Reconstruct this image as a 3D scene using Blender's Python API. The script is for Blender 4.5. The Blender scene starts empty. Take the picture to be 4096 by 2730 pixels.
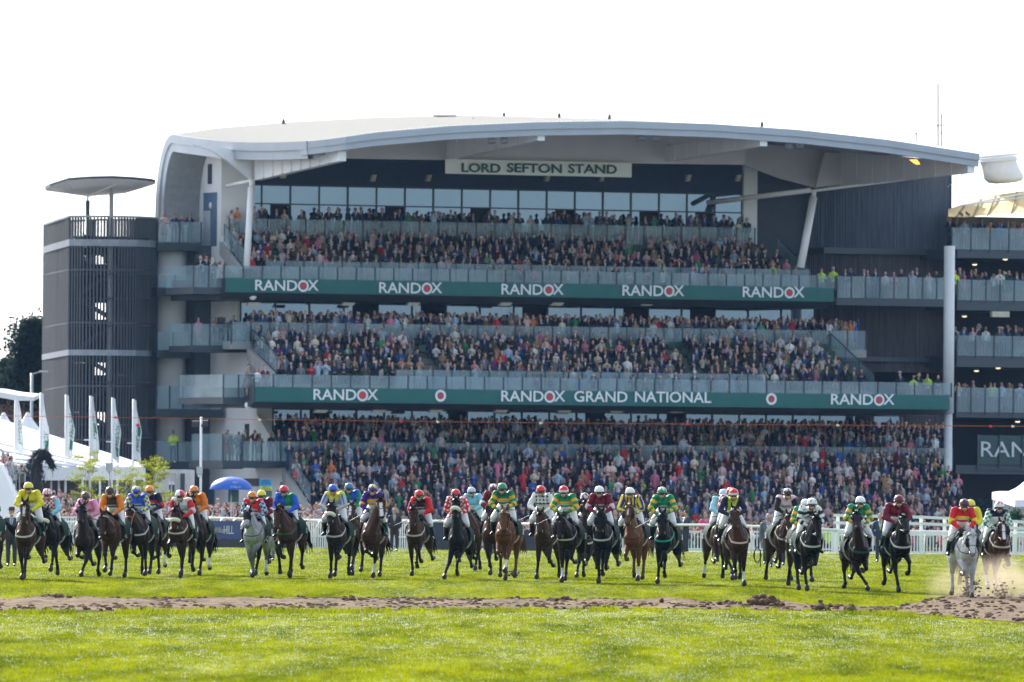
import bpy, bmesh, math, random
import numpy as np
from mathutils import Vector, Matrix, Euler
from mathutils.bvhtree import BVHTree
R = math.radians
random.seed(7); rng = np.random.default_rng(7)
scene = bpy.context.scene
col = scene.collection
# ------------------------------------------------------------------ camera
FPX = 45511.0; H = 2.07; PW, PH = 4096, 2730
PITCH = math.atan((2008-1365)/FPX); ROLL = 0.0078
cam_d = bpy.data.cameras.new('camera'); cam = bpy.data.objects.new('camera', cam_d); col.objects.link(cam)
cam_d.sensor_width = 36; cam_d.lens = FPX*36/PW; cam_d.clip_start = 1; cam_d.clip_end = 6000
CM = (Matrix.Translation((0,0,H)) @ Matrix.Rotation(R(90)+PITCH,4,'X') @ Matrix.Rotation(ROLL,4,'Z'))
cam.matrix_world = CM
cam_d.dof.use_dof = True; cam_d.dof.focus_distance = 283; cam_d.dof.aperture_fstop = 6.7
scene.camera = cam
# ------------------------------------------------------------------ light
SUN_EL, SUN_AZ = R(27), R(-24)      # azimuth from +Y (into the picture), negative = left
sdir = Vector((math.sin(SUN_AZ)*math.cos(SUN_EL), math.cos(SUN_AZ)*math.cos(SUN_EL), math.sin(SUN_EL)))
sun_d = bpy.data.lights.new('sun','SUN'); sun = bpy.data.objects.new('sun', sun_d); col.objects.link(sun)
sun_d.energy = 5.0; sun_d.angle = R(0.55); sun_d.color = (1,.95,.86)
sun.rotation_euler = (-sdir).to_track_quat('-Z','Y').to_euler()
world = bpy.data.worlds.new('World'); scene.world = world; world.use_nodes = True
nt = world.node_tree; nt.nodes.clear()
def N(nt, t, **kw):
    n = nt.nodes.new(t)
    for k,v in kw.items():
        if k.startswith('i_'): n.inputs[k[2:].replace('_',' ')].default_value = v
        else: setattr(n,k,v)
    return n
def L(nt,a,b): nt.links.new(a,b)
sky = N(nt,'ShaderNodeTexSky', sky_type='NISHITA', sun_disc=False, sun_elevation=SUN_EL, sun_rotation=SUN_AZ, air_density=1.0, dust_density=1.0, ozone_density=2.0)
tc = N(nt,'ShaderNodeTexCoord')
mp = N(nt,'ShaderNodeMapping'); mp.inputs['Scale'].default_value=(1,1,7)
L(nt,tc.outputs['Generated'],mp.inputs['Vector'])
nz = N(nt,'ShaderNodeTexNoise'); nz.inputs['Scale'].default_value=2.2; nz.inputs['Detail'].default_value=6; nz.inputs['Roughness'].default_value=.6
L(nt,mp.outputs['Vector'],nz.inputs['Vector'])
# thin bright cloud veil: dense in front of the sun's half of the sky, broken behind the camera
dotn = N(nt,'ShaderNodeVectorMath', operation='DOT_PRODUCT'); L(nt,tc.outputs['Generated'],dotn.inputs[0]); dotn.inputs[1].default_value=(math.sin(SUN_AZ),math.cos(SUN_AZ),0)
veil = N(nt,'ShaderNodeMapRange'); veil.inputs['From Min'].default_value=-.35; veil.inputs['From Max'].default_value=.55; veil.inputs['To Min'].default_value=0; veil.inputs['To Max'].default_value=.92
L(nt,dotn.outputs['Value'],veil.inputs['Value'])
cl = N(nt,'ShaderNodeMapRange'); cl.inputs['From Min'].default_value=.40; cl.inputs['From Max'].default_value=.72; cl.inputs['To Max'].default_value=.75
L(nt,nz.outputs['Fac'],cl.inputs['Value'])
mx = N(nt,'ShaderNodeMath', operation='MAXIMUM'); L(nt,veil.outputs[0],mx.inputs[0]); L(nt,cl.outputs[0],mx.inputs[1])
mixc = N(nt,'ShaderNodeMix', data_type='RGBA'); L(nt,mx.outputs[0],mixc.inputs['Factor']); L(nt,sky.outputs[0],mixc.inputs['A'])
mixc.inputs['B'].default_value=(7.2,7.35,7.6,1)
bg = N(nt,'ShaderNodeBackground'); bg.inputs['Strength'].default_value=.13; L(nt,mixc.outputs['Result'],bg.inputs['Color'])
wo = N(nt,'ShaderNodeOutputWorld'); L(nt,bg.outputs[0],wo.inputs['Surface'])
scene.view_settings.view_transform='Standard'; scene.view_settings.look='None'; scene.view_settings.gamma=1
scene.view_settings.exposure=1.08
scene.render.engine='CYCLES'
cy=scene.cycles; cy.max_bounces=6; cy.diffuse_bounces=2; cy.glossy_bounces=2; cy.transmission_bounces=3; cy.transparent_max_bounces=12; cy.volume_bounces=0; cy.caustics_reflective=False; cy.caustics_refractive=False
scene.render.resolution_x=1024; scene.render.resolution_y=682
# ------------------------------------------------------------------ helpers
def ray(px,py):
    v = Vector(((px-PW/2)/FPX, -(py-PH/2)/FPX, -1.0))
    return (CM.to_3x3() @ v)
def at(px,py,Y):
    d = ray(px,py); return Vector((0,0,H)) + d*(Y/d.y)
TYt=np.r_[np.linspace(20,505,1500)]
def terr(Y):
    t=np.clip((np.asarray(Y,float)-258)/(296-258),0,1); return -.34*(1-t*t*(3-2*t))
TAt=(H-terr(TYt))/TYt                      # slope of the sight line that meets the turf at TYt (monotonic)
def gY(a): return np.interp(-np.asarray(a,float),-TAt,TYt)
def ground(px,py,z=0.0):
    d = ray(px,py); Y=float(gY(-d.z/d.y)); p=Vector((0,0,H))+d*(Y/d.y); return Vector((p.x,p.y,float(terr(Y))+z))
def hor(px): return 2008 + ROLL*(px-2048)
def tag(o, label=None, cat=None, group=None, kind=None):
    if label: o['label']=label
    if cat: o['category']=cat
    if group: o['group']=group
    if kind: o['kind']=kind
    return o
def empty(name, loc=(0,0,0), rz=0, label=None, cat=None, group=None):
    o = bpy.data.objects.new(name,None); col.objects.link(o); o.location=loc; o.rotation_euler=(0,0,rz); o.empty_display_size=.3
    return tag(o,label,cat,group)
MATS={}
def mat(key, rgb=(.5,.5,.5), rough=.6, metal=0.0, var=.12, scale=3.0, spec=.5, bump=0.0, stretch=(1,1,1), dirt=None, extra=None):
    if key in MATS: return MATS[key]
    m = bpy.data.materials.new(key); m.use_nodes=True; nt=m.node_tree; b=nt.nodes['Principled BSDF']
    b.inputs['Roughness'].default_value=rough; b.inputs['Metallic'].default_value=metal; b.inputs['Specular IOR Level'].default_value=spec
    tc=N(nt,'ShaderNodeTexCoord'); mp=N(nt,'ShaderNodeMapping'); mp.inputs['Scale'].default_value=stretch; L(nt,tc.outputs['Object'],mp.inputs['Vector'])
    nz=N(nt,'ShaderNodeTexNoise'); nz.inputs['Scale'].default_value=scale; nz.inputs['Detail'].default_value=5
    L(nt,mp.outputs[0],nz.inputs['Vector'])
    mr=N(nt,'ShaderNodeMapRange'); mr.inputs['From Min'].default_value=.3; mr.inputs['From Max'].default_value=.7; mr.inputs['To Min'].default_value=1-var; mr.inputs['To Max'].default_value=1+var
    L(nt,nz.outputs['Fac'],mr.inputs['Value'])
    sc=N(nt,'ShaderNodeVectorMath',operation='SCALE'); sc.inputs[0].default_value=rgb[:3]; L(nt,mr.outputs[0],sc.inputs['Scale'])
    L(nt,sc.outputs[0],b.inputs['Base Color'])
    if bump:
        bp=N(nt,'ShaderNodeBump'); bp.inputs['Strength'].default_value=bump; bp.inputs['Distance'].default_value=.02; L(nt,nz.outputs['Fac'],bp.inputs['Height']); L(nt,bp.outputs[0],b.inputs['Normal'])
    MATS[key]=m; return m
def vcmat(key, rough=.6, spec=.4, sheen=0.0, scale=25, var=.1, coat=0.0):
    if key in MATS: return MATS[key]
    m = bpy.data.materials.new(key); m.use_nodes=True; nt=m.node_tree; b=nt.nodes['Principled BSDF']
    b.inputs['Roughness'].default_value=rough; b.inputs['Specular IOR Level'].default_value=spec
    b.inputs['Sheen Weight'].default_value=sheen; b.inputs['Sheen Roughness'].default_value=.4; b.inputs['Coat Weight'].default_value=coat; b.inputs['Coat Roughness'].default_value=.25
    at_=N(nt,'ShaderNodeAttribute',attribute_name='Col'); tc=N(nt,'ShaderNodeTexCoord')
    nz=N(nt,'ShaderNodeTexNoise'); nz.inputs['Scale'].default_value=scale; nz.inputs['Detail'].default_value=3; L(nt,tc.outputs['Object'],nz.inputs['Vector'])
    mr=N(nt,'ShaderNodeMapRange'); mr.inputs['From Min'].default_value=.3; mr.inputs['From Max'].default_value=.7; mr.inputs['To Min'].default_value=1-var; mr.inputs['To Max'].default_value=1+var
    L(nt,nz.outputs['Fac'],mr.inputs['Value'])
    sc=N(nt,'ShaderNodeVectorMath',operation='SCALE'); L(nt,at_.outputs['Color'],sc.inputs[0]); L(nt,mr.outputs[0],sc.inputs['Scale']); L(nt,sc.outputs[0],b.inputs['Base Color'])
    MATS[key]=m; return m
def glassmat(key, rgb, alpha=.35, rough=.05, spec=.5, streak=0):
    """thin architectural glass: part clear, part pale coating that also mirrors the sky"""
    if key in MATS: return MATS[key]
    m=bpy.data.materials.new(key); m.use_nodes=True; nt=m.node_tree; b=nt.nodes['Principled BSDF']; out=nt.nodes['Material Output']
    b.inputs['Base Color'].default_value=(*rgb,1); b.inputs['Roughness'].default_value=rough; b.inputs['Specular IOR Level'].default_value=spec
    tr=N(nt,'ShaderNodeBsdfTransparent'); tr.inputs[0].default_value=(.82,.9,.9,1); mx=N(nt,'ShaderNodeMixShader')
    tc=N(nt,'ShaderNodeTexCoord'); nz=N(nt,'ShaderNodeTexNoise'); nz.inputs['Scale'].default_value=.6; L(nt,tc.outputs['Object'],nz.inputs['Vector'])
    mr=N(nt,'ShaderNodeMapRange'); mr.inputs['From Min'].default_value=.3; mr.inputs['From Max'].default_value=.7; mr.inputs['To Min'].default_value=alpha*.75; mr.inputs['To Max'].default_value=alpha*1.25
    L(nt,nz.outputs['Fac'],mr.inputs['Value']); L(nt,mr.outputs[0],mx.inputs[0])
    L(nt,tr.outputs[0],mx.inputs[1]); L(nt,b.outputs[0],mx.inputs[2]); L(nt,mx.outputs[0],out.inputs['Surface'])
    MATS[key]=m; return m
class MB:
    def __init__(s): s.v=[]; s.f=[]; s.c=None
    def add(s,v,f):
        o=len(s.v); s.v.extend([tuple(x) for x in v]); s.f.extend([tuple(i+o for i in q) for q in f]); return s
    def box(s,x0,x1,y0,y1,z0,z1):
        if x0>x1:x0,x1=x1,x0
        if y0>y1:y0,y1=y1,y0
        if z0>z1:z0,z1=z1,z0
        return s.add([(x0,y0,z0),(x1,y0,z0),(x1,y1,z0),(x0,y1,z0),(x0,y0,z1),(x1,y0,z1),(x1,y1,z1),(x0,y1,z1)],
            [(0,3,2,1),(4,5,6,7),(0,1,5,4),(1,2,6,5),(2,3,7,6),(3,0,4,7)])
    def prism(s,pts,axis,a0,a1):
        """extrude polygon (2d) along axis 0/1/2 from a0 to a1"""
        n=len(pts); V=[]
        for a in (a0,a1):
            for p in pts:
                q=[p[0],p[1]]; q.insert(axis,a); V.append(tuple(q))
        F=[tuple(range(n)),tuple(range(2*n-1,n-1,-1))]+[(i,n+i,n+(i+1)%n,(i+1)%n) for i in range(n)]
        return s.add(V,F)
    def tube(s,pts,r,n=8,caps=True):
        pts=[Vector(p) for p in pts]; rs=r if isinstance(r,(list,tuple)) else [r]*len(pts); V=[];F=[]
        prev=None
        for i,p in enumerate(pts):
            t=(pts[min(i+1,len(pts)-1)]-pts[max(i-1,0)]).normalized()
            if prev is None:
                a=t.cross(Vector((0,0,1)));
                if a.length<.05: a=t.cross(Vector((0,1,0)))
                a.normalize()
            else:
                a=(prev-t*prev.dot(t)).normalized()
            prev=a; b=t.cross(a)
            for k in range(n):
                g=2*math.pi*k/n; V.append(p+(a*math.cos(g)+b*math.sin(g))*rs[i])
        for i in range(len(pts)-1):
            for k in range(n): F.append((i*n+k,i*n+(k+1)%n,(i+1)*n+(k+1)%n,(i+1)*n+k))
        if caps: F.append(tuple(range(n))[::-1]); F.append(tuple((len(pts)-1)*n+k for k in range(n)))
        return s.add(V,F)
    def grid(s,P):
        """P[i][j] points -> quads"""
        ni=len(P); nj=len(P[0]); V=[p for r in P for p in r]
        return s.add(V,[(i*nj+j,(i+1)*nj+j,(i+1)*nj+j+1,i*nj+j+1) for i in range(ni-1) for j in range(nj-1)])
    def ell(s,c,r,nu=10,nv=7,rot=None):
        V=[];F=[]; M_=Euler(rot).to_matrix() if rot else None
        for i in range(nv+1):
            ph=math.pi*i/nv
            for j in range(nu):
                th=2*math.pi*j/nu; p=Vector((r[0]*math.sin(ph)*math.cos(th),r[1]*math.sin(ph)*math.sin(th),r[2]*math.cos(ph)))
                if M_: p=M_@p
                V.append(p+Vector(c))
        for i in range(nv):
            for j in range(nu): F.append((i*nu+j,(i+1)*nu+j,(i+1)*nu+(j+1)%nu,i*nu+(j+1)%nu))
        return s.add(V,F)
    def mesh(s,name,m=None,smooth=False,colors=None):
        me=bpy.data.meshes.new(name); me.from_pydata([tuple(v) for v in s.v],[],s.f)
        if m: 
            for q in (m if isinstance(m,(list,tuple)) else [m]): me.materials.append(q)
        if smooth: me.shade_smooth()
        me.update(); return me
    def build(s,name,m=None,parent=None,smooth=False,label=None):
        o=bpy.data.objects.new(name,s.mesh(name,m,smooth)); col.objects.link(o)
        if parent: o.parent=parent
        if label: o['label']=label
        return o
def text_mesh(txt, size, font_w=1.0, bold=.0, align='CENTER', ext=0.004, spacing=1.0):
    cu=bpy.data.curves.new('t','FONT'); cu.body=txt; cu.size=size; cu.align_x=align; cu.align_y='CENTER'; cu.extrude=ext; cu.offset=bold; cu.space_character=spacing; cu.resolution_u=3
    o=bpy.data.objects.new('t',cu); col.objects.link(o)
    dg=bpy.context.evaluated_depsgraph_get(); me=bpy.data.meshes.new_from_object(o.evaluated_get(dg))
    bpy.data.objects.remove(o); bpy.data.curves.remove(cu)
    return me
def text_obj(name, txt, size, loc, m, parent=None, rz=0, width=None, bold=0.0, spacing=1.0, rx=R(90), ry=0, ext=.004):
    me=text_mesh(txt,size,bold=bold,spacing=spacing,ext=ext); me.name=name
    if width:
        xs=[v.co.x for v in me.vertices]; w=max(xs)-min(xs); c=(max(xs)+min(xs))/2
        for v in me.vertices: v.co.x=(v.co.x-c)*width/w
    me.materials.clear(); me.materials.append(m)
    o=bpy.data.objects.new(name,me); col.objects.link(o); o.location=loc; o.rotation_euler=(rx,ry,rz)
    if parent: o.parent=parent
    return o
# ------------------------------------------------------------------ stand frame
ANG=R(24); YS=640.0
Uv=Vector((math.cos(ANG),math.sin(ANG),0)); Wv=Vector((-math.sin(ANG),math.cos(ANG),0))
O0=at(1020,1990,YS); O0.z=0
def S(px,py,w):
    """pixel -> (u,z) on the stand-frame plane at depth w"""
    d=ray(px,py); o=Vector((0,0,H))-O0; t=(w-o.dot(Wv))/d.dot(Wv); p=Vector((0,0,H))+d*t-O0
    return p.dot(Uv), p.z
def SU(px,w,py=1500): return S(px,py,w)[0]
def SZ(px,py,w): return S(px,py,w)[1]
def SP(px,py,w):
    u,z=S(px,py,w); return Vector((u,w,z))
def toW(u,w,z): return O0+Uv*u+Wv*w+Vector((0,0,z))
# ================================================================== GROUND
def noise2(x,y,seed=0,oct=4,f=1.0):
    """cheap value noise, vectorised"""
    x=np.asarray(x,float)*f; y=np.asarray(y,float)*f; out=np.zeros(np.broadcast(x,y).shape); a=1.0; tot=0
    for o in range(oct):
        xi=np.floor(x).astype(np.int64); yi=np.floor(y).astype(np.int64); fx=x-xi; fy=y-yi; fx=fx*fx*(3-2*fx); fy=fy*fy*(3-2*fy)
        def h(i,j):
            n=(i*374761393+j*668265263+(seed+o)*1442695041)&0x7fffffff; n=(n^(n>>13))*1274126177&0x7fffffff; return ((n^(n>>16))&0xffff)/65535.0
        out+=a*((h(xi,yi)*(1-fx)+h(xi+1,yi)*fx)*(1-fy)+(h(xi,yi+1)*(1-fx)+h(xi+1,yi+1)*fx)*fy); tot+=a; a*=.5; x=x*2.03+17; y=y*2.03+9
    return out/tot
def fast_mesh(name, V, F, C=None, m=None, smooth=False, n=None):
    """V (N,3), F (M,k) numpy -> mesh"""
    me=bpy.data.meshes.new(name); k=F.shape[1]; me.vertices.add(len(V)); me.vertices.foreach_set('co',V.astype(np.float32).ravel())
    me.loops.add(F.size); me.loops.foreach_set('vertex_index',F.astype(np.int32).ravel())
    me.polygons.add(len(F)); me.polygons.foreach_set('loop_start',np.arange(0,F.size,k,dtype=np.int32))
    if smooth: me.polygons.foreach_set('use_smooth',np.ones(len(F),bool))
    me.update(calc_edges=True)
    if C is not None:
        ca=me.color_attributes.new('Col','FLOAT_COLOR','POINT'); ca.data.foreach_set('color',np.c_[C,np.ones(len(C))].astype(np.float32).ravel())
    if m: me.materials.append(m)
    return me
def link(name, me, parent=None, label=None):
    o=bpy.data.objects.new(name,me); col.objects.link(o)
    if parent: o.parent=parent
    if label: o['label']=label
    return o
gm=bpy.data.materials.new('turf'); gm.use_nodes=True; nt=gm.node_tree; b=nt.nodes['Principled BSDF']; b.inputs['Roughness'].default_value=.9
tc=N(nt,'ShaderNodeTexCoord'); nz=N(nt,'ShaderNodeTexNoise'); nz.inputs['Scale'].default_value=.35; nz.inputs['Detail'].default_value=9; nz.inputs['Roughness'].default_value=.7; L(nt,tc.outputs['Object'],nz.inputs['Vector'])
cr=N(nt,'ShaderNodeValToRGB'); cr.color_ramp.elements[0].position=.35; cr.color_ramp.elements[0].color=(.05,.085,.006,1); cr.color_ramp.elements[1].position=.68; cr.color_ramp.elements[1].color=(.12,.17,.010,1)
L(nt,nz.outputs['Fac'],cr.inputs[0]); L(nt,cr.outputs[0],b.inputs['Base Color'])
pave=mat('tarmac',(.16,.16,.17),.9,var=.2,scale=.3)
mb=MB()
YE=[(-400,509),(-14,509),(2,490),(12,479),(30,494),(500,496)]
def yedge(x):
    return np.interp(x,[p[0] for p in YE],[p[1] for p in YE])
mb.grid([[(x,y,float(terr(y))-.02) for y in [-300,60]+list(np.linspace(250,300,40))+[505]] for x in (-3000,3000)])
g=mb.build('ground',gm); tag(g,kind='structure')
mb=MB(); mb.grid([[(x,505,0),(x,509,-.35),(x,516,-.75),(x,5000,-.75)] for x in (-3000,3000)])
g=mb.build('enclosure_ground',pave); tag(g,kind='structure')
# dirt road crossing the course
top_px=[(-500,2394),(0,2397),(1400,2397),(2600,2404),(3300,2428),(3480,2438),(3579,2436),(3700,2408),(3808,2382),(4096,2378),(4600,2376)]
bot_px=[(-500,2446),(0,2444),(1400,2439),(2600,2433),(3300,2442),(3579,2449),(3700,2457),(3808,2467),(4096,2492),(4600,2540)]
def edgeY(px,tab): return np.interp(px,[t[0] for t in tab],[t[1] for t in tab])
nx,ny=1300,70; P=[]
pxs=np.linspace(-1100,5500,nx)
V=[]
for i,px in enumerate(pxs):
    a=ground(px,float(edgeY(px,top_px))); b_=ground(px,float(edgeY(px,bot_px)))
    t=np.linspace(0,1,ny)[:,None]; V.append(np.array(a)[None]*(1-t)+np.array(b_)[None]*t)
V=np.array(V)                                    # nx,ny,3
X,Y=V[...,0],V[...,1]
edge=np.minimum(1,np.minimum(np.arange(ny),ny-1-np.arange(ny))[None]/6.0)
rut=noise2(X,Y,3,4,1.6); fine=noise2(X,Y,9,3,6.0); big=noise2(X,Y*.2,5,2,.35)
Z=terr(Y)+.0+edge*(.012)+edge*(.035*rut+.09*np.clip(rut-.55,0,1)*big*1.6+.05*np.clip(fine-.55,0,1))
left=np.clip((3500-pxs)/300,0,1)[:,None]
Z+=edge*left*np.exp(-((np.linspace(0,1,ny)-.3)/.22)**2)[None]*np.clip(noise2(X*1.3,Y*0+3,21,3,.6)-.35,0,1)*.22*(.5+fine)
V[...,2]=Z
idx=np.arange(nx*ny).reshape(nx,ny); F=np.stack([idx[:-1,:-1],idx[1:,:-1],idx[1:,1:],idx[:-1,1:]],-1).reshape(-1,4)
dm=bpy.data.materials.new('sandy_soil'); dm.use_nodes=True; nt=dm.node_tree; b=nt.nodes['Principled BSDF']; b.inputs['Roughness'].default_value=1; b.inputs['Specular IOR Level'].default_value=.1
tc=N(nt,'ShaderNodeTexCoord'); nz=N(nt,'ShaderNodeTexNoise'); nz.inputs['Scale'].default_value=1.2; nz.inputs['Detail'].default_value=9; nz.inputs['Roughness'].default_value=.7; L(nt,tc.outputs['Object'],nz.inputs['Vector'])
cr=N(nt,'ShaderNodeValToRGB'); cr.color_ramp.elements[0].position=.38; cr.color_ramp.elements[0].color=(.06,.038,.022,1); cr.color_ramp.elements[1].position=.62; cr.color_ramp.elements[1].color=(.20,.135,.082,1)
bp=N(nt,'ShaderNodeBump'); bp.inputs['Strength'].default_value=.8; bp.inputs['Distance'].default_value=.05; L(nt,nz.outputs['Fac'],bp.inputs['Height']); L(nt,bp.outputs[0],b.inputs['Normal'])
L(nt,nz.outputs['Fac'],cr.inputs[0]); L(nt,cr.outputs[0],b.inputs['Base Color'])
o=link('dirt_road',fast_mesh('dirt_road',V.reshape(-1,3),F,m=dm,smooth=True)); tag(o,kind='structure')
# loose soil: clods and heaps, one uncountable mass
cm_=mat('damp_soil',(.115,.072,.045),1.0,var=.35,scale=14,spec=.1,bump=.6)
def ico():
    bm=bmesh.new(); bmesh.ops.create_icosphere(bm,subdivisions=2,radius=1); v=np.array([x.co[:] for x in bm.verts]); f=np.array([[q.index for q in p.verts] for p in bm.faces]); bm.free(); return v,f
iv,iff=ico(); VV=[];FF=[];off=0
def clod(p,r,sq=.75):
    global off
    n=1+.75*(noise2(iv[:,0]*2+p[0]*7,iv[:,1]*2+iv[:,2]*3,int(off)%97,3,1.7)-.5)
    v=iv*n[:,None]*np.array([r*random.uniform(.8,1.35),r*random.uniform(.8,1.3),r*sq]); v[:,2]+=r*.25; VV.append(v+np.array([p[0],p[1],p[2]])); FF.append(iff+off); off+=len(iv)
heaps=[(60,390,2381,1.0),(350,400,2390,.5),(625,725,2391,.9),(500,620,2396,.4),(770,1000,2396,.4),(1165,1235,2386,.9),(1256,1262,2384,.8),(1340,1480,2388,.9),(1500,2300,2397,.55),(2000,2120,2389,.7),(2180,2330,2388,.8),(2600,2680,2398,.7),(2700,2730,2401,.7),(2860,2950,2402,1.0),(2960,3140,2384,1.0),(3265,3295,2409,.8),(3160,3560,2418,.4)]
for (a,b_,yt,den) in heaps:
    n=int((b_-a)/5*den)+3
    for k in range(n):
        px=random.uniform(a,b_); e=1-abs((px-(a+b_)/2)/((b_-a)/2+1))
        pym=float(edgeY(px,top_px))+random.uniform(2,16); p=ground(px,pym); hmax=max(.07,(pym-yt)/150.0*(.45+.8*e))
        r=random.uniform(.03,.075); clod((p.x,p.y,p.z+random.uniform(0,max(0,hmax-r))),r)
        if e>.2: clod((p.x,p.y+random.uniform(-.3,.3),p.z+hmax*random.uniform(.1,.5)),hmax*random.uniform(.25,.42),.7)
for k in range(5600):
    px=random.uniform(-1000,5300); t=random.random(); pym=float(edgeY(px,top_px))*(1-t)+float(edgeY(px,bot_px))*t; p=ground(px,pym); clod((p.x,p.y,p.z+.01),random.choice((.015,.025,.025,.035,.05,.07)))
o=link('loose_soil',fast_mesh('loose_soil',np.concatenate(VV),np.concatenate(FF),m=cm_)); tag(o,label='heaps and clods of brown soil thrown up along the dirt road',kind='stuff')
# grass: many blade-sized faces
def grass_mat(key,a,b_,sc_=.22):
    m=bpy.data.materials.new(key); m.use_nodes=True; nt=m.node_tree; nt.nodes.remove(nt.nodes['Principled BSDF']); out=nt.nodes['Material Output']
    tc=N(nt,'ShaderNodeTexCoord'); mp=N(nt,'ShaderNodeMapping'); mp.inputs['Scale'].default_value=(1,.09,1); L(nt,tc.outputs['Object'],mp.inputs[0])
    nz=N(nt,'ShaderNodeTexNoise'); nz.inputs['Scale'].default_value=sc_*4; nz.inputs['Detail'].default_value=7; nz.inputs['Roughness'].default_value=.72; L(nt,mp.outputs[0],nz.inputs['Vector'])
    cr=N(nt,'ShaderNodeValToRGB'); cr.color_ramp.elements[0].position=.33; cr.color_ramp.elements[0].color=(*a,1); cr.color_ramp.elements[1].position=.66; cr.color_ramp.elements[1].color=(*b_,1); L(nt,nz.outputs['Fac'],cr.inputs[0])
    d=N(nt,'ShaderNodeBsdfDiffuse'); t=N(nt,'ShaderNodeBsdfTranslucent'); gl=N(nt,'ShaderNodeBsdfGlossy'); gl.inputs['Roughness'].default_value=.45
    L(nt,cr.outputs[0],d.inputs[0]); L(nt,cr.outputs[0],t.inputs[0]); m1=N(nt,'ShaderNodeMixShader'); m1.inputs[0].default_value=.66; L(nt,d.outputs[0],m1.inputs[1]); L(nt,t.outputs[0],m1.inputs[2])
    m2=N(nt,'ShaderNodeMixShader'); m2.inputs[0].default_value=.005; L(nt,m1.outputs[0],m2.inputs[1]); L(nt,gl.outputs[0],m2.inputs[2]); L(nt,m2.outputs[0],out.inputs['Surface']); return m
def scatter(n,px0,px1,py0,py1,hmin,hmax,wid,blades=3,mask=None):
    px=rng.uniform(px0,px1,n); py=rng.uniform(py0,py1,n)
    hy=2008+ROLL*(px-2048); D=gY((py-hy)/FPX); x=(px-PW/2)/FPX*D; y=D
    keep=~((py>edgeY(px,top_px)-2)&(py<edgeY(px,bot_px)))
    keep&=y<yedge(x)
    if mask is not None: keep&=mask(px,py,x,y)
    x=x[keep];y=y[keep]; n=len(x); D=y
    Vs=[];
    for k in range(blades):
        a=rng.uniform(0,2*np.pi,n); hh=rng.uniform(hmin,hmax,n)*(.35+1.3*noise2(x,y*.09,31,4,.9)); w=wid*(D/280)**.7*rng.uniform(.7,1.3,n); zt=terr(y)-.02; dx=rng.normal(0,.04,n); dy=rng.normal(0,.1,n)
        bx=x+dx; by=y+dy; lx=rng.normal(0,.35,n)*hh; ly=rng.normal(0,.5,n)*hh
        A=np.c_[bx-np.cos(a)*w,by-np.sin(a)*w,zt]; B=np.c_[bx+np.cos(a)*w,by+np.sin(a)*w,zt]; T=np.c_[bx+lx,by+ly,hh+zt]
        Vs.append(np.stack([A,B,T],1).reshape(-1,3))
    V=np.concatenate(Vs); return V,np.arange(len(V)).reshape(-1,3)
V,F=scatter(400000,-1100,5300,2168,2900,.018,.042,.011)
V2,F2=scatter(13000,-1000,5200,2432,2475,.05,.13,.012,mask=lambda px,py,x,y:(py<edgeY(px,bot_px)+14)&(noise2(px/90,py*0,4,2)>.35))
V3,F3=scatter(470000,-1000,5200,2168,2420,.010,.024,.010,blades=2)
V=np.concatenate([V,V2,V3]); F=np.arange(len(V)).reshape(-1,3)
o=link('grass',fast_mesh('grass',V,F,m=grass_mat('grass_blades',(.058,.088,.002),(.26,.285,.004)))); tag(o,label='short bright green turf of the racecourse, longer along the dirt road',kind='stuff')

# ================================================================== RAILS
white=mat('white_plastic',(.80,.81,.80),.35,var=.04,scale=2)
def rail_y(px,pts): return float(np.interp(px,[p[0] for p in pts],[p[1] for p in pts]))
def running_rail(name,label,pts,D,post_px,goose=.35,r=.055,z_extra=None):
    """pts: top line in pixels; D(px)->distance"""
    e=empty(name,at(pts[0][0],pts[0][1],D(pts[0][0])).xy.to_3d(),0,label,'rail'); inv=e.location
    P=[at(px,rail_y(px,pts),D(px))-inv for px in np.linspace(pts[0][0],pts[-1][0],40)]
    mb=MB(); mb.tube(P,r,10); mb.build('top_rail',white,e,True)
    for px in post_px:
        p=at(px,rail_y(px,pts),D(px))-inv; mb=MB(); s=goose
        mb.tube([p,p+Vector((-s*.35,-.05,-.04)),p+Vector((-s,-.1,-.42)),Vector((p.x-s,p.y-.1,-.05))],.032,8); mb.build('post',white,e,True)
    return e
dL=lambda px:float(np.interp(px,[-300,600,1950,2400,3200,4400],[503,504,492,486,480,488]))
rA=[(-300,2088),(250,2090),(560,2082),(700,2078),(860,2072),(1040,2080),(1300,2084),(1925,2086)]
running_rail('running_rail','long white plastic running rail with curved posts, passing left of the centre',rA,dL,[-180,-60,60,300,420,560,655,700,849,899,950,1100,1290,1420,1560,1700,1830,1928])
rB=[(1890,2096),(2400,2100),(2900,2101),(3340,2121),(4096,2133),(4500,2140)]
running_rail('running_rail','straight white running rail with square posts on the right half of the course',rB,lambda px:dL(px)-3,[2030,2180,2330,2458,2700,2825,3008,3160,3480,3620,3700,3900,4000,4200],goose=.02)
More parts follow.
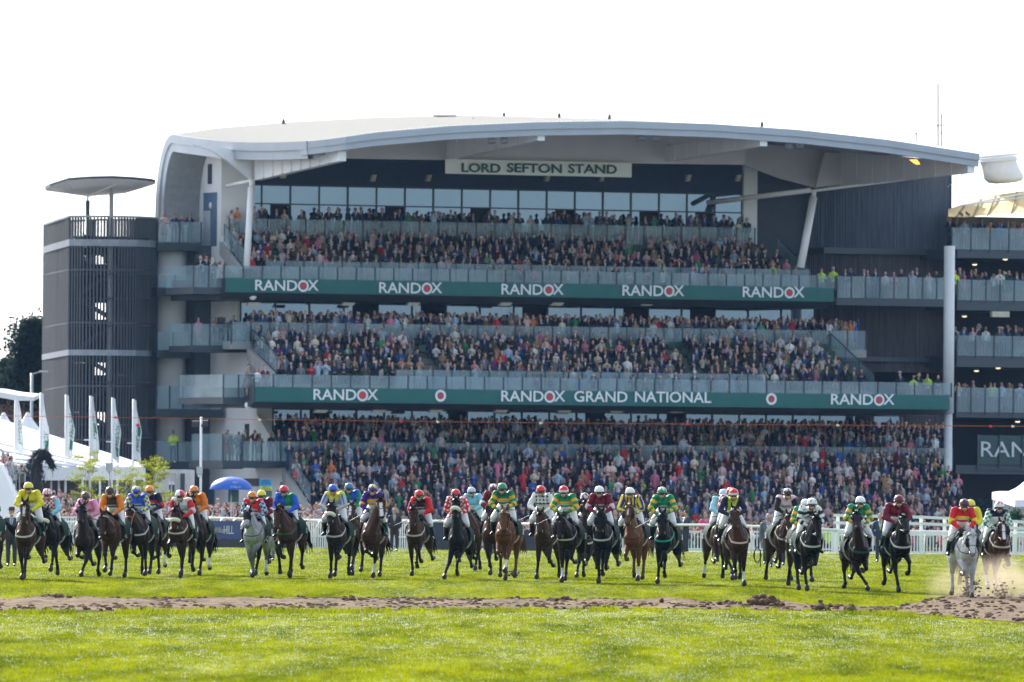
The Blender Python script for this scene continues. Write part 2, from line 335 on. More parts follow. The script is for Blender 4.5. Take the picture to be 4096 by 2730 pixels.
# triple rail
e=empty('barrier',at(3336,2062,478).xy.to_3d(),0,'white three-rail barrier with square posts, tallest fence at the right','fence'); inv=e.location
for ys in ([(3336,2062),(3700,2070),(4100,2089),(4500,2105)],[(3333,2092),(3700,2096),(4100,2115),(4500,2130)],[(3336,2128),(3700,2131),(4100,2144),(4500,2158)]):
    P=[at(px,rail_y(px,ys),478)-inv for px in np.linspace(3334,4480,20)]; mb=MB()
    for a,b_ in zip(P[:-1],P[1:]): mb.add([a+Vector((0,-.03,-.06)),b_+Vector((0,-.03,-.06)),b_+Vector((0,-.03,.06)),a+Vector((0,-.03,.06)),a+Vector((0,.03,-.06)),b_+Vector((0,.03,-.06)),b_+Vector((0,.03,.06)),a+Vector((0,.03,.06))],[(0,1,2,3),(5,4,7,6),(3,2,6,7),(1,0,4,5)])
    mb.build('rail_board',white,e)
for px in (3352,3520,3685,3779,3930,4062,4200,4330):
    p=at(px,rail_y(px,[(3336,2057),(3700,2064),(4100,2083),(4500,2098)]),478.15)-inv; MB().box(p.x-.075,p.x+.075,p.y,p.y+.1,-.05,p.z).build('post',white,e)
# picket fence holding the crowd back
def picket(name,label,px0,px1,ytop,D,gap=.055,sp=.11,zb=-.05):
    a=at(px0,ytop[0],D[0]); b_=at(px1,ytop[1],D[1]); e=empty(name,(a.x,a.y,0),0,label,'fence'); inv=Vector((a.x,a.y,0)); n=int((b_-a).length/sp)
    mb=MB()
    for i in range(n):
        p=a.lerp(b_,i/n)-inv; mb.box(p.x-gap/2,p.x+gap/2,p.y,p.y+.02,zb,p.z-.08)
    o=mb.build('pickets',white,e)
    mb=MB()
    for dz in (0,-.75):
        p=a-inv; q=b_-inv; mb.add([(p.x,p.y-.02,p.z+dz-.07),(q.x,q.y-.02,q.z+dz-.07),(q.x,q.y-.02,q.z+dz),(p.x,p.y-.02,p.z+dz),(p.x,p.y+.05,p.z+dz-.07),(q.x,q.y+.05,q.z+dz-.07),(q.x,q.y+.05,q.z+dz),(p.x,p.y+.05,p.z+dz)],[(0,1,2,3),(5,4,7,6),(3,2,6,7),(1,0,4,5)])
    mb.build('fence_rail',white,e)
    k=int((b_-a).length/2.4)
    for i in range(k+1):
        p=a.lerp(b_,i/k)-inv; MB().box(p.x-.06,p.x+.06,p.y-.06,p.y+.08,zb,p.z+.07).build('post',white,e)
    return e
picket('picket_fence','white picket fence in front of the crowd at the left edge',-300,640,(2064,2068),(507,507))
picket('picket_fence','white picket fence in front of the crowd left of centre',1155,1720,(2074,2078),(500,497))
picket('picket_fence','white picket fence behind the running rail right of centre',2330,3330,(2124,2126),(497,494),sp=.14,gap=.05)
picket('picket_fence','white picket fence behind the three-rail barrier',3340,4500,(2136,2140),(496,493),sp=.14,gap=.05)
navy=mat('hoarding_navy',(.06,.075,.20),.5,var=.1,scale=1); txtw=mat('lettering_white',(.75,.77,.80),.5,var=.02); txtg=mat('lettering_gold',(.55,.50,.40),.5,var=.02)
def hoarding(label,px0,px1,y0,y1,D,m,texts=()):
    a=at(px0,y0,D); b_=at(px1,y1,D); e=empty('hoarding',((a.x+b_.x)/2,D,0),0,label,'hoarding'); w=(b_.x-a.x)/2
    MB().box(-w,w,0,.04,b_.z,a.z).build('panel',m,e)
    MB().box(-w,w,-.03,.06,-.02,b_.z-.004).build('base_board',mat('dark_board',(.05,.055,.06),.8),e)
    for (t,px,py,size,mm,width) in texts:
        p=at(px,py,D); o=text_obj('lettering',t,size,(p.x-(a.x+b_.x)/2,-.012,p.z),mm,e,width=width)
    return e
hoarding('navy hoarding with a white word, behind the rail left of the quartered cap rider',640,810,2088,2152,498,navy,[('GROUP',668,2115,.42,txtw,.75)])
hoarding('navy hoarding with a two-part bookmaker name in gold and white',820,1150,2084,2158,496,navy,[('William',880,2122,.34,txtg,.52),('HILL',915,2122,.52,txtw,.42)])
MBs=None
hoarding('plain dark navy hoarding below the rail near the centre',1725,1925,2090,2172,489,mat('hoarding_dark',(.03,.04,.07),.6))
hoarding('plain dark hoarding beside the pale rails right of centre',1935,2200,2120,2178,487,mat('hoarding_dark',(.03,.04,.07),.6))
# ================================================================== GRANDSTAND
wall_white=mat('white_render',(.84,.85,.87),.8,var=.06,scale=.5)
alu=mat('pale_aluminium',(.38,.42,.47),.5,metal=.0,var=.05,scale=1)
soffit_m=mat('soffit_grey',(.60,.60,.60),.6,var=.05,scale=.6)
beam_m=mat('beam_white',(.80,.81,.82),.45,var=.06,scale=.5)
darksteel=mat('dark_steel',(.045,.06,.075),.5,metal=.2,var=.1)
slatm=mat('grey_louvre',(.30,.32,.33),.6,metal=.2,var=.08)
darkwall=mat('dark_cladding',(.022,.036,.058),.8,var=.1)
conc=mat('concrete',(.30,.31,.31),.9,var=.12,scale=1.5)
step_m=mat('terrace_step',(.20,.20,.20),.9,var=.15,scale=1.5)
timber=mat('dark_timber',(.075,.092,.118),.8,var=.28,scale=2.0,stretch=(3,3,.25))
timber2=mat('brown_timber',(.078,.074,.080),.8,var=.3,scale=2.0,stretch=(3,3,.25))
balglass=glassmat('balustrade_glass',(.46,.60,.70),.24,.12,.6)
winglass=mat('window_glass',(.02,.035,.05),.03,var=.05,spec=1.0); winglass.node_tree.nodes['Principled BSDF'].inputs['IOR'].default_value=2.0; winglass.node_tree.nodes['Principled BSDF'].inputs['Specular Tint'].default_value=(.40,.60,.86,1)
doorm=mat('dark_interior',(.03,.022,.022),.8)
green=mat('banner_green',(.008,.115,.108),.6,var=.08,scale=.8)
redm=mat('logo_red',(.62,.03,.045),.5,var=.02)
class ST:
    """a thing whose geometry is given in stand coordinates"""
    def __init__(s,name,label,cat,u,w,z,group=None):
        s.b=Vector((u,w,z)); s.e=empty(name,toW(u,w,z),ANG,label,cat,group)
    def part(s,name,mb,m,parent=None,smooth=False,label=None,back=False):
        mb.v=[(v[0]-s.b.x,v[1]-s.b.y,v[2]-s.b.z) for v in mb.v]; return mb.build(name,m,parent or s.e,smooth,label)
stand=ST('grandstand','large grandstand with curved white roof, three glass-fronted tiers and a white end wall','grandstand',0,0,-.75)
uL=SU(1276,0)
zb1t,zb1b,zb1s=SZ(1018,1549,0),SZ(1018,1607,0),SZ(1018,1628,0)
zb2t,zb2b,zb2s=SZ(895,1113,7),SZ(895,1169,7),SZ(895,1197,7)
print('levels',zb1t,zb1b,zb2t,zb2b,'uL',uL)
# ---- roof
front=[(1228,568,-2.2),(1300,560,-3.6),(1380,549,-4.8),(1500,533,-5),(1800,507,-5),(2150,492,-5),(2500,487.5,-5),(2850,499,-5),(3200,523,-5),(3550,562,-5),(3915,618,-5)]
rear=[(690,541,16.5),(718,535,16.6),(760,529,16.8),(874,513,17),(1173,488,17),(1523,470,17),(1873,462,17),(2223,471,17),(2573,495,17),(2923,530,17),(3288,585,17)]
Fp=[SP(*p) for p in front]; Rp=[SP(*p) for p in rear]
def resample(P,n):
    P=np.array([tuple(p) for p in P]); d=np.r_[0,np.cumsum(np.linalg.norm(np.diff(P,axis=0),axis=1))]; t=np.linspace(0,d[-1],n); return [Vector([np.interp(x,d,P[:,k]) for k in range(3)]) for x in t]
nR=48
def interp_pair(n):
    out=[]; d=np.r_[0,np.cumsum([ (Fp[i+1]-Fp[i]).length for i in range(len(Fp)-1)])]
    ts=sorted(set(list(np.linspace(0,d[-1],n))+list(d[:3])))
    for t in ts:
        i=min(len(Fp)-2,int(np.searchsorted(d,t,side='right'))-1); f=(t-d[i])/(d[i+1]-d[i])
        out.append((Fp[i].lerp(Fp[i+1],f),Rp[i].lerp(Rp[i+1],f)))
    return out
pairs=interp_pair(nR)
rows=[]
for (a,b_) in pairs:
    am=float(np.clip((a.x-Fp[0].x)/6,0,1))*.30-.24; r=[a.lerp(b_,t)+Vector((0,0,am*math.sin(math.pi*t))) for t in np.linspace(0,1,9)]
    for th in np.linspace(0,math.pi/2,9)[1:]:
        r.append(b_+Vector((0,2.4*math.sin(th),-4.6*(1-math.cos(th)))))
    r.append(Vector((b_.x,b_.y+2.4,-.75))); rows.append(r)
roofm=bpy.data.materials.new('roof_sheet'); roofm.use_nodes=True; nt=roofm.node_tree; b=nt.nodes['Principled BSDF']; b.inputs['Base Color'].default_value=(.36,.35,.33,1); b.inputs['Roughness'].default_value=.8; b.inputs['Specular IOR Level'].default_value=.0
tcn=N(nt,'ShaderNodeTexCoord'); wv=N(nt,'ShaderNodeTexWave',bands_direction='Y'); wv.inputs['Scale'].default_value=.55; wv.inputs['Distortion'].default_value=0; L(nt,tcn.outputs['Object'],wv.inputs['Vector'])
bp=N(nt,'ShaderNodeBump'); bp.inputs['Strength'].default_value=1; bp.inputs['Distance'].default_value=.09; L(nt,wv.outputs['Fac'],bp.inputs['Height']); L(nt,bp.outputs[0],b.inputs['Normal'])
mb=MB(); mb.grid(rows); roof=stand.part('roof',mb,roofm,smooth=False)
# standing seams along the front edge
mb=MB()
for i,(a,b_) in enumerate(interp_pair(150)):
    if a.x>SU(1380,-3) : 
        d=(b_-a).normalized(); mb.tube([a+Vector((0,-.04,.02)),a+d*.35+Vector((0,0,.03))],.035,5)
stand.part('roof_seams',mb,alu,roof)
# fascia (two stepped bands) along front and left edge
def band(P,dz0,dz1,out,th=.25):
    mb=MB(); A=[p+Vector((0,-out,dz0)) for p in P]; B=[p+Vector((0,-out,dz1)) for p in P]; C=[p+Vector((0,-out+th,dz1)) for p in P]; D_=[p+Vector((0,-out+th,dz0)) for p in P]
    mb.grid([A,B,C,D_,A]); return mb
Fr=[a for a,b_ in pairs]
stand.part('fascia',band(Fr,.02,-.36,.12),alu,roof)
stand.part('fascia',band(Fr,-.363,-.72,.0),alu,roof)
# left edge: thick curved barge board following roof end and rear curve
Ledge=[p for p in rows[0]]
def offs(P,d):
    out=[]
    for i,p in enumerate(P):
        t=(P[min(i+1,len(P)-1)]-P[max(i-1,0)]); n=Vector((0,-t.z,t.y)).normalized(); out.append(p-n*d)   # inward (down / toward the building)
    return out
def endband(d0,d1,u0,u1):
    a=offs(Ledge,d0); b_=offs(Ledge,d1); mb=MB()
    A=[p+Vector((u0,0,0)) for p in a]; B=[p+Vector((u0,0,0)) for p in b_]; C=[p+Vector((u1,0,0)) for p in b_]; D_=[p+Vector((u1,0,0)) for p in a]
    mb.grid([A,B,C,D_,A]); return mb
t0=offs(Ledge,.5)[3]; sgn=1 if t0.z<Ledge[3].z else -1
stand.part('barge_board',endband(-.03*sgn,.45*sgn,-.05,.25),alu,roof)
stand.part('barge_board',endband(.452*sgn,.95*sgn,.06,.4),alu,roof)
mb=MB(); q=Fp[0]; mb.box(q.x-.04,q.x+1.2,q.y-.06,q.y+.9,q.z-.74,q.z-.03); stand.part('corner_cap',mb,alu,roof)
# louvred underside of the end curve
mb=MB(); inn=offs(Ledge,1.0*sgn); uu=Ledge[8].x; W_=uL-uu+1.2
seg=inn[8:]; mb.grid([[Vector((uu+.1,p.y,p.z)) for p in seg],[Vector((uu+W_,p.y,p.z)) for p in seg]])
zz=2.0
ptop=seg[-1]
while zz<seg[-2].z: mb.box(uu+.1,uu+W_,ptop.y-.07,ptop.y-.002,zz,zz+.09); zz+=.25
stand.part('louvre_wall',mb,slatm)
# soffit lining: from fascia back to spandrel at w=8
zsof=[]
spw=8.0
mb=MB(); A=[];B=[]
for (a,b_) in pairs:
    f0=a+Vector((0,.25,-.42)); t=(spw-a.y)/(b_.y-a.y); m_=a.lerp(b_,min(1,max(0,t)))
    A.append(f0); B.append(Vector((m_.x,spw,m_.z-.35)))
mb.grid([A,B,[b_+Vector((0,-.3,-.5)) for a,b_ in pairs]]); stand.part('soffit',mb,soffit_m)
# spandrel wall facing the track, bottom edge from pixels
sp_b=[(1240,632),(1500,637),(1780,641),(2170,648),(2540,655),(2980,660)]
mb=MB(); sb=[SP(x,y,spw) for x,y in sp_b]; us=[p.x for p in sb]
top=[Vector((u,spw,float(np.interp(u,[p.x for p in B],[p.z for p in B]))+.1)) for u in us]
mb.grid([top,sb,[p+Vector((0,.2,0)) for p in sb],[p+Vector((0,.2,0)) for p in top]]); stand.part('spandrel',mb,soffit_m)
mb=MB(); mb.grid([[p+Vector((0,.2,0)) for p in sb],[Vector((p.x,15.0,p.z+.1)) for p in sb]]); stand.part('soffit',mb,darkwall)
# tapered cantilever beams
def cbeam(tip,tipb,root,rootb,wt,wr,th=.45):
    t0=SP(*tip,wt); t1=SP(*tipb,wt); u=t0.x; r0=Vector((u,wr,SZ(*root,wr))); r1=Vector((u,wr,SZ(*rootb,wr)))
    t1=Vector((u,wt,t1.z)); mb=MB(); V=[]
    for du in (-th/2,th/2): V+=[p+Vector((du,0,0)) for p in (t0,t1,r1,r0)]
    mb.add(V,[(0,1,2,3),(7,6,5,4),(0,4,5,1),(1,5,6,2),(2,6,7,3),(3,7,4,0)])
    for k in range(1,9):
        f=k/9; a=t0.lerp(r0,f); c=t1.lerp(r1,f); mb.box(u-th/2-.05,u-th/2+.001,a.y-.02,a.y+.02,c.z+.02,a.z-.02)
        mb.box(u-th/2-.12,u-th/2+.001,a.y-.02-.012*k,a.y+.02-.012*k,c.z-.001,c.z+.05)
    return stand.part('cantilever_beam',mb,beam_m)
cbeam((1370,606),(1355,645),(1008,612),(1005,722),-4.2,spw)
cbeam((2165,527),(2150,563),(1790,560),(1780,641),-4.8,spw)
cbeam((3055,546),(3035,585),(2560,590),(2540,655),-4.8,spw+2)
cbeam((3885,655),(3868,692),(3300,600),(3262,752),-4.8,spw+6)
# truss panel at left of column (triangle up to the end wall) and right one
def plate(pts,th=.2,name='gusset_plate',m=None):
    mb=MB(); P=[SP(*p) for p in pts]; n=len(P); mb.add(P+[p+Vector((0,th,0)) for p in P],[tuple(range(n)),tuple(range(2*n-1,n-1,-1))]+[(i,n+i,n+(i+1)%n,(i+1)%n) for i in range(n)]); return stand.part(name,mb,m or beam_m)
plate([(775,580,spw),(1004,608,spw),(1004,722,spw),(918,650,spw),(850,605,spw)])
plate([(2975,570,spw+5),(3300,600,spw+5),(3262,752,spw+5),(3120,715,spw+5),(2975,660,spw+5)],m=soffit_m)
plate([(3300,610,spw+4),(3700,640,spw+4),(3830,668,spw+4),(3262,752,spw+4)],m=soffit_m)
# dark strip under right roof overhang
# columns
mb=MB(); mb.tube([SP(1005,752,spw),SP(986,1075,spw-.8)],[.19,.19],16); c=stand.part('column',mb,beam_m,smooth=True)
mb=MB(); mb.tube([SP(1006,718,spw),SP(1005,752,spw)],[.13,.13],10); stand.part('column_head',mb,beam_m,c,True)
mb=MB(); mb.tube([SP(1004,724,spw),SP(908,745,spw+5)],.11,10); stand.part('brace',mb,beam_m,smooth=True)
mb=MB(); mb.tube([SP(3254,790,spw),SP(3202,1072,spw-.8)],[.23,.23],16); c=stand.part('column',mb,beam_m,smooth=True)
mb=MB(); mb.tube([SP(3256,760,spw),SP(3254,790,spw)],[.14,.14],10); stand.part('column_head',mb,beam_m,c,True)
mb=MB(); mb.tube([SP(3240,762,spw),SP(2830,812,spw+6)],.15,10); stand.part('brace',mb,beam_m,smooth=True)
mb=MB(); mb.tube([SP(3240,766,spw),SP(3800,695,spw+4.5),SP(3800,650,spw+4.5)],.09,8); stand.part('drain_pipe',mb,beam_m,smooth=True)
# ---- end wall (white), profile in (w,z), at u=uL
zt=lambda px,py,w: SZ(px,py,w)
prof=[(4.6,-.75),(4.6,SZ(1145,1860,4.6)),(9.0,SZ(1145,1660,9)),(9.0,zb1s-.05),(8.6,zb1b),(9.0,SZ(1010,1390,9)),(13.2,SZ(900,1300,13)),(13.2,zb2s+.02),(10.2,zb2t),(14.6,SZ(858,945,14.6)),(14.6,SZ(858,600,14.6)),(18.3,SZ(760,590,18)),(18.9,SZ(742,740,18.9)),(19.0,-.75)]
mb=MB(); mb.prism(prof,0,uL,uL+.35); stand.part('end_wall',mb,wall_white)
mb=MB(); mb.box(uL+.35,uL+2.1,14.6,14.9,SZ(880,955,14.6),SZ(880,615,14.6)); stand.part('return_wall',mb,wall_white)
mb=MB(); mb.box(uL-.03,uL-.002,16.0,16.6,SZ(770,735,16),SZ(770,655,16)); stand.part('vent_grille',mb,darksteel)
mb=MB(); mb.box(uL-.03,uL-.002,15.2,17.2,SZ(780,985,16),SZ(780,770,16)); stand.part('door_surround',mb,mat('blue_grey_panel',(.10,.17,.28),.6))
mb=MB(); mb.box(uL-.06,uL-.034,16.1,17.1,SZ(780,985,16),SZ(780,842,16)); stand.part('door',mb,mat('pale_door',(.45,.52,.58),.4))
mb=MB(); mb.ell((uL-.08,16.0,SZ(770,822,16)),(.08,.14,.2)); stand.part('wall_lamp',mb,wall_white,smooth=True)
# rounded stair drum & recess at the rear of the left end
mb=MB(); mb.tube([Vector((uL-1.9,17.6,-.75)),Vector((uL-1.9,17.6,SZ(710,900,17.6)))],[.95,.95],20); stand.part('stair_drum',mb,wall_white,smooth=True)
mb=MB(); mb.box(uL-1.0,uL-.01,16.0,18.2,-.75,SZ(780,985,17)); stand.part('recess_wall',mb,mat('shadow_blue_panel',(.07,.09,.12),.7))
# ---- tiers
def tier(w0,z0,n,dw,dz,u0,u1,name='terrace'):
    mb=MB()
    for k in range(n):
        mb.box(u0(k) if callable(u0) else u0,u1(k) if callable(u1) else u1,w0+k*dw,w0+n*dw+.01*k,z0-(.4 if k==0 else 0)+(k-1)*dz if k else z0-.4,z0+k*dz)
    return stand.part(name,mb,step_m)
def balustrade(x0,x1,w,zt_,zbot,uu=None,sp=1.18,posts=True,hand=False):
    u0,u1=(SU(x0,w),SU(x1,w)) if uu is None else uu
    mb=MB(); n=max(1,int(round((u1-u0)/sp)))
    for i in range(n+1):
        u=u0+(u1-u0)*i/n; mb.box(u-.035,u+.035,w-.05,w+.03,zbot-.1,zt_)
    mb.box(u0,u1,w-.015,w+.035,zbot-.02,zbot+.05)
    if hand: mb.box(u0,u1,w+.06,w+.11,zt_-.12,zt_-.06)
    p=stand.part('balustrade',mb,darksteel)
    mb=MB()
    for i in range(n):
        a=u0+(u1-u0)*i/n; b_=u0+(u1-u0)*(i+1)/n; mb.box(a+.05,b_-.05,w-.035,w-.022,zbot,zt_-.01)
    stand.part('glass_panels',mb,balglass,p)
    return p
# level 3 (top)
u3a,u3b=SU(893,7),SU(3330,7)
mb=MB(); mb.prism([(7.0,zb2b-.02),(7.0,zb2t-.02),(10,zb2t-.02),(15,zb2t-.02),(15,zb2s),(7.9,zb2s)],0,u3a+.02,u3b+.02); stand.part('floor_slab',mb,darksteel)
zg3=SZ(893,1062,7); balustrade(893,3338,7.05,zg3,zb2t)
z3r=SZ(2000,1040,9.6)-1.25; z3e=SZ(2000,938,13.0)-1.25; n3=5; d3=(z3e-z3r)/(n3-1)
u3L,u3R=uL+.4,SU(3160,11.5)
lerpu=lambda xa,wa,xb_,wb,n:(lambda k:SU(xa,wa)+(SU(xb_,wb)-SU(xa,wa))*k/(n-1))
u3f=lerpu(985,9.5,912,13.0,n3)
tier(9.2,z3r,n3,.86,d3,u3f,u3R)
balustrade(1000,3170,8.9,SZ(2000,1058,8.9),z3r-.35,uu=(u3L,u3R))
zd3=SZ(2000,893,13.6)-1.12
mb=MB(); mb.box(uL+.35,SU(3020,13.6),13.55,15.0,zd3-.5,zd3); stand.part('deck',mb,conc)
balustrade(912,3015,13.6,zd3+1.12,zd3-.05)
# level 2 (middle)
u2a,u2b=SU(1018,0),SU(3796,0)
mb=MB(); mb.prism([(0.02,zb1b-.02),(0.02,zb1t-.02),(9,zb1t-.02),(9.3,zb1s),(.9,zb1s)],0,u2a+.02,u2b+.02); stand.part('floor_slab',mb,darksteel)
zg2=SZ(1018,1497,0); balustrade(1016,3805,.05,zg2,zb1t)
z2r=SZ(2000,1466,2.8)-1.2; z2e=SZ(2000,1330,7.6)-1.2; n2=6; d2=(z2e-z2r)/(n2-1)
u2L,u2R=uL+.4,SU(3565,0)
u2f=lerpu(1112,2.8,1015,7.6,n2)
tier(2.4,z2r,n2,.95,d2,u2f,u2R)
balustrade(0,0,2.1,SZ(2000,1484,2.1),z2r-.3,uu=(u2L+5.2,u2R-7))
zd2=SZ(2000,1303,8.6)-1.12
mb=MB(); mb.box(uL-1.9,SU(3460,8.5),8.3,13.2,zd2-.45,zd2); stand.part('deck',mb,conc)
balustrade(0,0,8.35,zd2+1.12,zd2-.05,uu=(uL-1.9,SU(3460,8.4)))
# level 1 (lower deck) and standing terrace
zd1=SZ(2000,1775,4.4)-1.12
mb=MB(); mb.box(SU(893,4.2),SU(3800,4.4),4.15,9.2,zd1-.4,zd1); stand.part('deck',mb,darksteel)
balustrade(893+78,3812,4.2,zd1+1.12,zd1-.05)
n1=10; z1top=zd1-.7; dz1=(z1top+.6)/(n1-1)
u1L,u1R=uL+.4,SU(3935,-4)
for k in range(n1):
    pass
u1f=lerpu(1240,-4.2,1150,3.5,n1)
u1Rf=lerpu(3950,-4.2,3806,3.5,n1)
tier(-4.6,-.6,n1,.85,dz1,u1f,u1Rf)
for k in range(3):   # viewing steps on the lower deck
    mb=MB(); mb.box(SU(1200,6),SU(3700,6),5.2+k*1.1,9.15,zd1+.003+k*.3,zd1+.3+k*.3); stand.part('viewing_step',mb,conc)
# raked side parapets with glass at the left end
def parapet(p0,p1,w0,w1,t=.75):
    a=SP(*p0,w0); b_=SP(*p1,w1); mb=MB(); V=[]
    for du in (0,.22): V+=[a+Vector((du,0,0)),b_+Vector((du,0,0)),b_+Vector((du,0,-t)),a+Vector((du,0,-t))]
    mb.add(V,[(0,1,2,3),(7,6,5,4),(0,4,5,1),(1,5,6,2),(2,6,7,3),(3,7,4,0)]); stand.part('stair_parapet',mb,conc)
    mb=MB()
    V=[a+Vector((.3,0,.02)),b_+Vector((.3,0,.02)),b_+Vector((.3,0,1.0)),a+Vector((.3,0,1.0))]; V+=[v+Vector((.015,0,0)) for v in V]
    mb.add(V,[(0,1,2,3),(7,6,5,4),(3,2,6,7),(0,4,5,1),(1,5,6,2),(3,7,4,0)]); g=stand.part('stair_glass',mb,balglass)
    mb=MB(); mb.tube([a+Vector((.3,0,1.02)),b_+Vector((.3,0,1.02))],.035,6)
    for f in (0,.33,.66,1):
        q=a.lerp(b_,f); mb.tube([q+Vector((.3,0,0)),q+Vector((.3,0,1.02))],.03,6)
    stand.part('handrail',mb,darksteel,g)
parapet((1128,1868),(1222,2015),4.3,-4.4)
parapet((988,1390),(1088,1492),8.3,2.4)
parapet((878,968),(958,1072),13.4,9.2)
def rparapet(u,w0,z0,w1,z1):
    a=Vector((u,w0,z0)); b_=Vector((u,w1,z1)); mb=MB()
    V=[a,b_,b_+Vector((0,0,1.0)),a+Vector((0,0,1.0))]; V+=[v+Vector((.015,0,0)) for v in V]
    mb.add(V,[(0,1,2,3),(7,6,5,4),(3,2,6,7),(0,4,5,1),(1,5,6,2),(3,7,4,0)]); g=stand.part('stair_glass',mb,balglass)
    mb=MB(); mb.tube([a+Vector((0,0,1.0)),b_+Vector((0,0,1.0))],.035,6)
    for f in (0,.33,.66,1): q=a.lerp(b_,f); mb.tube([q,q+Vector((0,0,1.0))],.03,6)
    stand.part('handrail',mb,darksteel,g)
rparapet(u3R+.05,9.2,z3r,13.5,z3e+d3); rparapet(u2R+.05,2.4,z2r,8.2,z2e+d2)
# ---- window walls
frame_m=mat('window_frame',(.03,.045,.06),.4,metal=.3)
def windows(x0,x1,w,ytop,zbot,n,doors=(),transom=None,pale=()):
    u0,u1=SU(x0,w),SU(x1,w); ztop=SZ((x0+x1)/2,ytop,w)
    for i in range(n):
        a=u0+(u1-u0)*i/n; b_=u0+(u1-u0)*(i+1)/n; mb=MB()
        mb.box(a,a+.09,w-.06,w+.06,zbot,ztop); mb.box(a+.09,b_,w-.05,w+.05,ztop-.08,ztop)
        if transom: mb.box(a+.09,b_,w-.05,w+.05,transom-.04,transom+.04)
        f=stand.part('window',mb,frame_m)
        if i in doors:
            zt2=(transom-.04) if transom else ztop-.08
            mb=MB(); mb.box(a+.09,b_,w+.9,w+.95,zbot,zt2); stand.part('doorway',mb,doorm,f)
            mb=MB(); mb.box(a+.1,a+.6,w+.02,w+.05,zbot,zt2); stand.part('door_leaf',mb,winglass,f)
            if transom: mb=MB(); mb.box(a+.09,b_,w,w+.03,transom+.04,ztop-.08); stand.part('pane',mb,winglass,f)
        else:
            mb=MB(); tw=rng.uniform(-.012,.012); mb.add([(a+.09,w+tw,zbot),(b_,w-tw,zbot),(b_,w-tw+rng.uniform(-.02,.02),ztop-.08),(a+.09,w+tw,ztop-.08)],[(0,1,2,3)])
            stand.part('pane',mb,winglass,f)
ztr=SZ(2000,834,15)
windows(922,2962,15.0,756,zd3,18,doors=(1,5,8,11,14,16),transom=ztr)
windows(957,3252,13.0,1214,zd2,17,doors=(3,5,8,11,13),)
windows(1090,3597,9.0,1648,zd1,23,doors=(1,6,11,14,21))
# walls above / around the windows
mb=MB(); mb.box(SU(905,15),SU(2990,15),15.0,15.3,SZ(2000,756,15),SZ(2000,600,15)); stand.part('upper_wall',mb,darkwall)
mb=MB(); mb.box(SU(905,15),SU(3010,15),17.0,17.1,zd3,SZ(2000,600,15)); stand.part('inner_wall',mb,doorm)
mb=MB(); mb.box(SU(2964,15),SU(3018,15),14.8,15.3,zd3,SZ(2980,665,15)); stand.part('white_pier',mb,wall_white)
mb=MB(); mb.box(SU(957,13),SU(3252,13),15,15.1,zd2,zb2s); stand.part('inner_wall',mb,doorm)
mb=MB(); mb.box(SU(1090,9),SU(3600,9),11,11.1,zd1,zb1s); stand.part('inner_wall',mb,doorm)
mb=MB(); mb.box(uL+.35,SU(957,13),13.0,13.3,zd2,zb2s); stand.part('return_wall',mb,wall_white)
mb=MB(); mb.box(uL+.35,SU(1090,9),9.0,9.3,zd1-2,zb1s); stand.part('return_wall',mb,wall_white)
for (x0,x1) in ((980,998),(1055,1075)):
    mb=MB(); mb.box(SU(x0,9),SU(x1,9),8.96,8.99,zd1,zb1s-.9); stand.part('slot_window',mb,darksteel)
# speakers under soffits
def speakers(xs,ytop,ybot,w,wd=.42,skew=.08,m=None):
    for x in xs:
        p=SP(x,(ytop+ybot)/2,w); h=(ybot-ytop)/71/2; mb=MB(); V=[(-wd/2-skew,-.15,-h),(wd/2-skew,-.15,-h),(wd/2+skew,-.25,h),(-wd/2+skew,-.25,h)]; V=[Vector(v)+p for v in V]; V+=[v+Vector((0,.3,0)) for v in V]
        mb.add(V,[(0,1,2,3),(7,6,5,4),(0,4,5,1),(1,5,6,2),(2,6,7,3),(3,7,4,0)]); stand.part('loudspeaker',mb,m or mat('speaker_beige',(.50,.48,.38),.7))
speakers([1491,1712,2186,2404,2750,2950],700,727,14.6,.25,.03)
speakers([1133],690,714,14.0,.25,.03); speakers([1010,1390,1650,1656+363,2225,2585,3200],1211,1224,7.9,.7,.06)
speakers([1280,1512,1740,2000,2255,2465,2705,2945,3190,3420],1640,1652,1.2,.75,.06)
for x in (1010,1190,1590,2410,2840,3020): 
    p=SP(x,1188,8.6); mb=MB(); mb.ell(p,(.2,.2,.14)); stand.part('dome_lamp',mb,mat('lamp_dark',(.1,.1,.1),.4),smooth=True)
for x in (1011,):
    p=SP(x,1188,7.6); mb=MB(); mb.ell(p,(.22,.22,.2)); stand.part('camera_dome',mb,wall_white,smooth=True)
mb=MB(); mb.ell(SP(993,1622,1.2),(.22,.22,.22)); stand.part('camera_dome',mb,wall_white,smooth=True)
# stadium floodlights under the roof
for (x,y,w) in ((1965,555,-3),(2015,555,-3),(2562,545,-3),(2619,545,-3),(3152,578,-3),(3195,576,-3)):
    p=SP(x,y,w); mb=MB(); mb.tube([p+Vector((0,0,.12)),p+Vector((0,-.05,-.02)),p+Vector((0,-.12,-.22))],[.1,.22,.25],12); stand.part('floodlight',mb,alu,smooth=True)
    mb=MB(); mb.tube([p+Vector((0,0,.1)),p+Vector((0,0,.42))],.02,5); mb.box(p.x-.3,p.x+.3,p.y-.02,p.y+.02,p.z+.38,p.z+.42); stand.part('lamp_bracket',mb,darksteel)
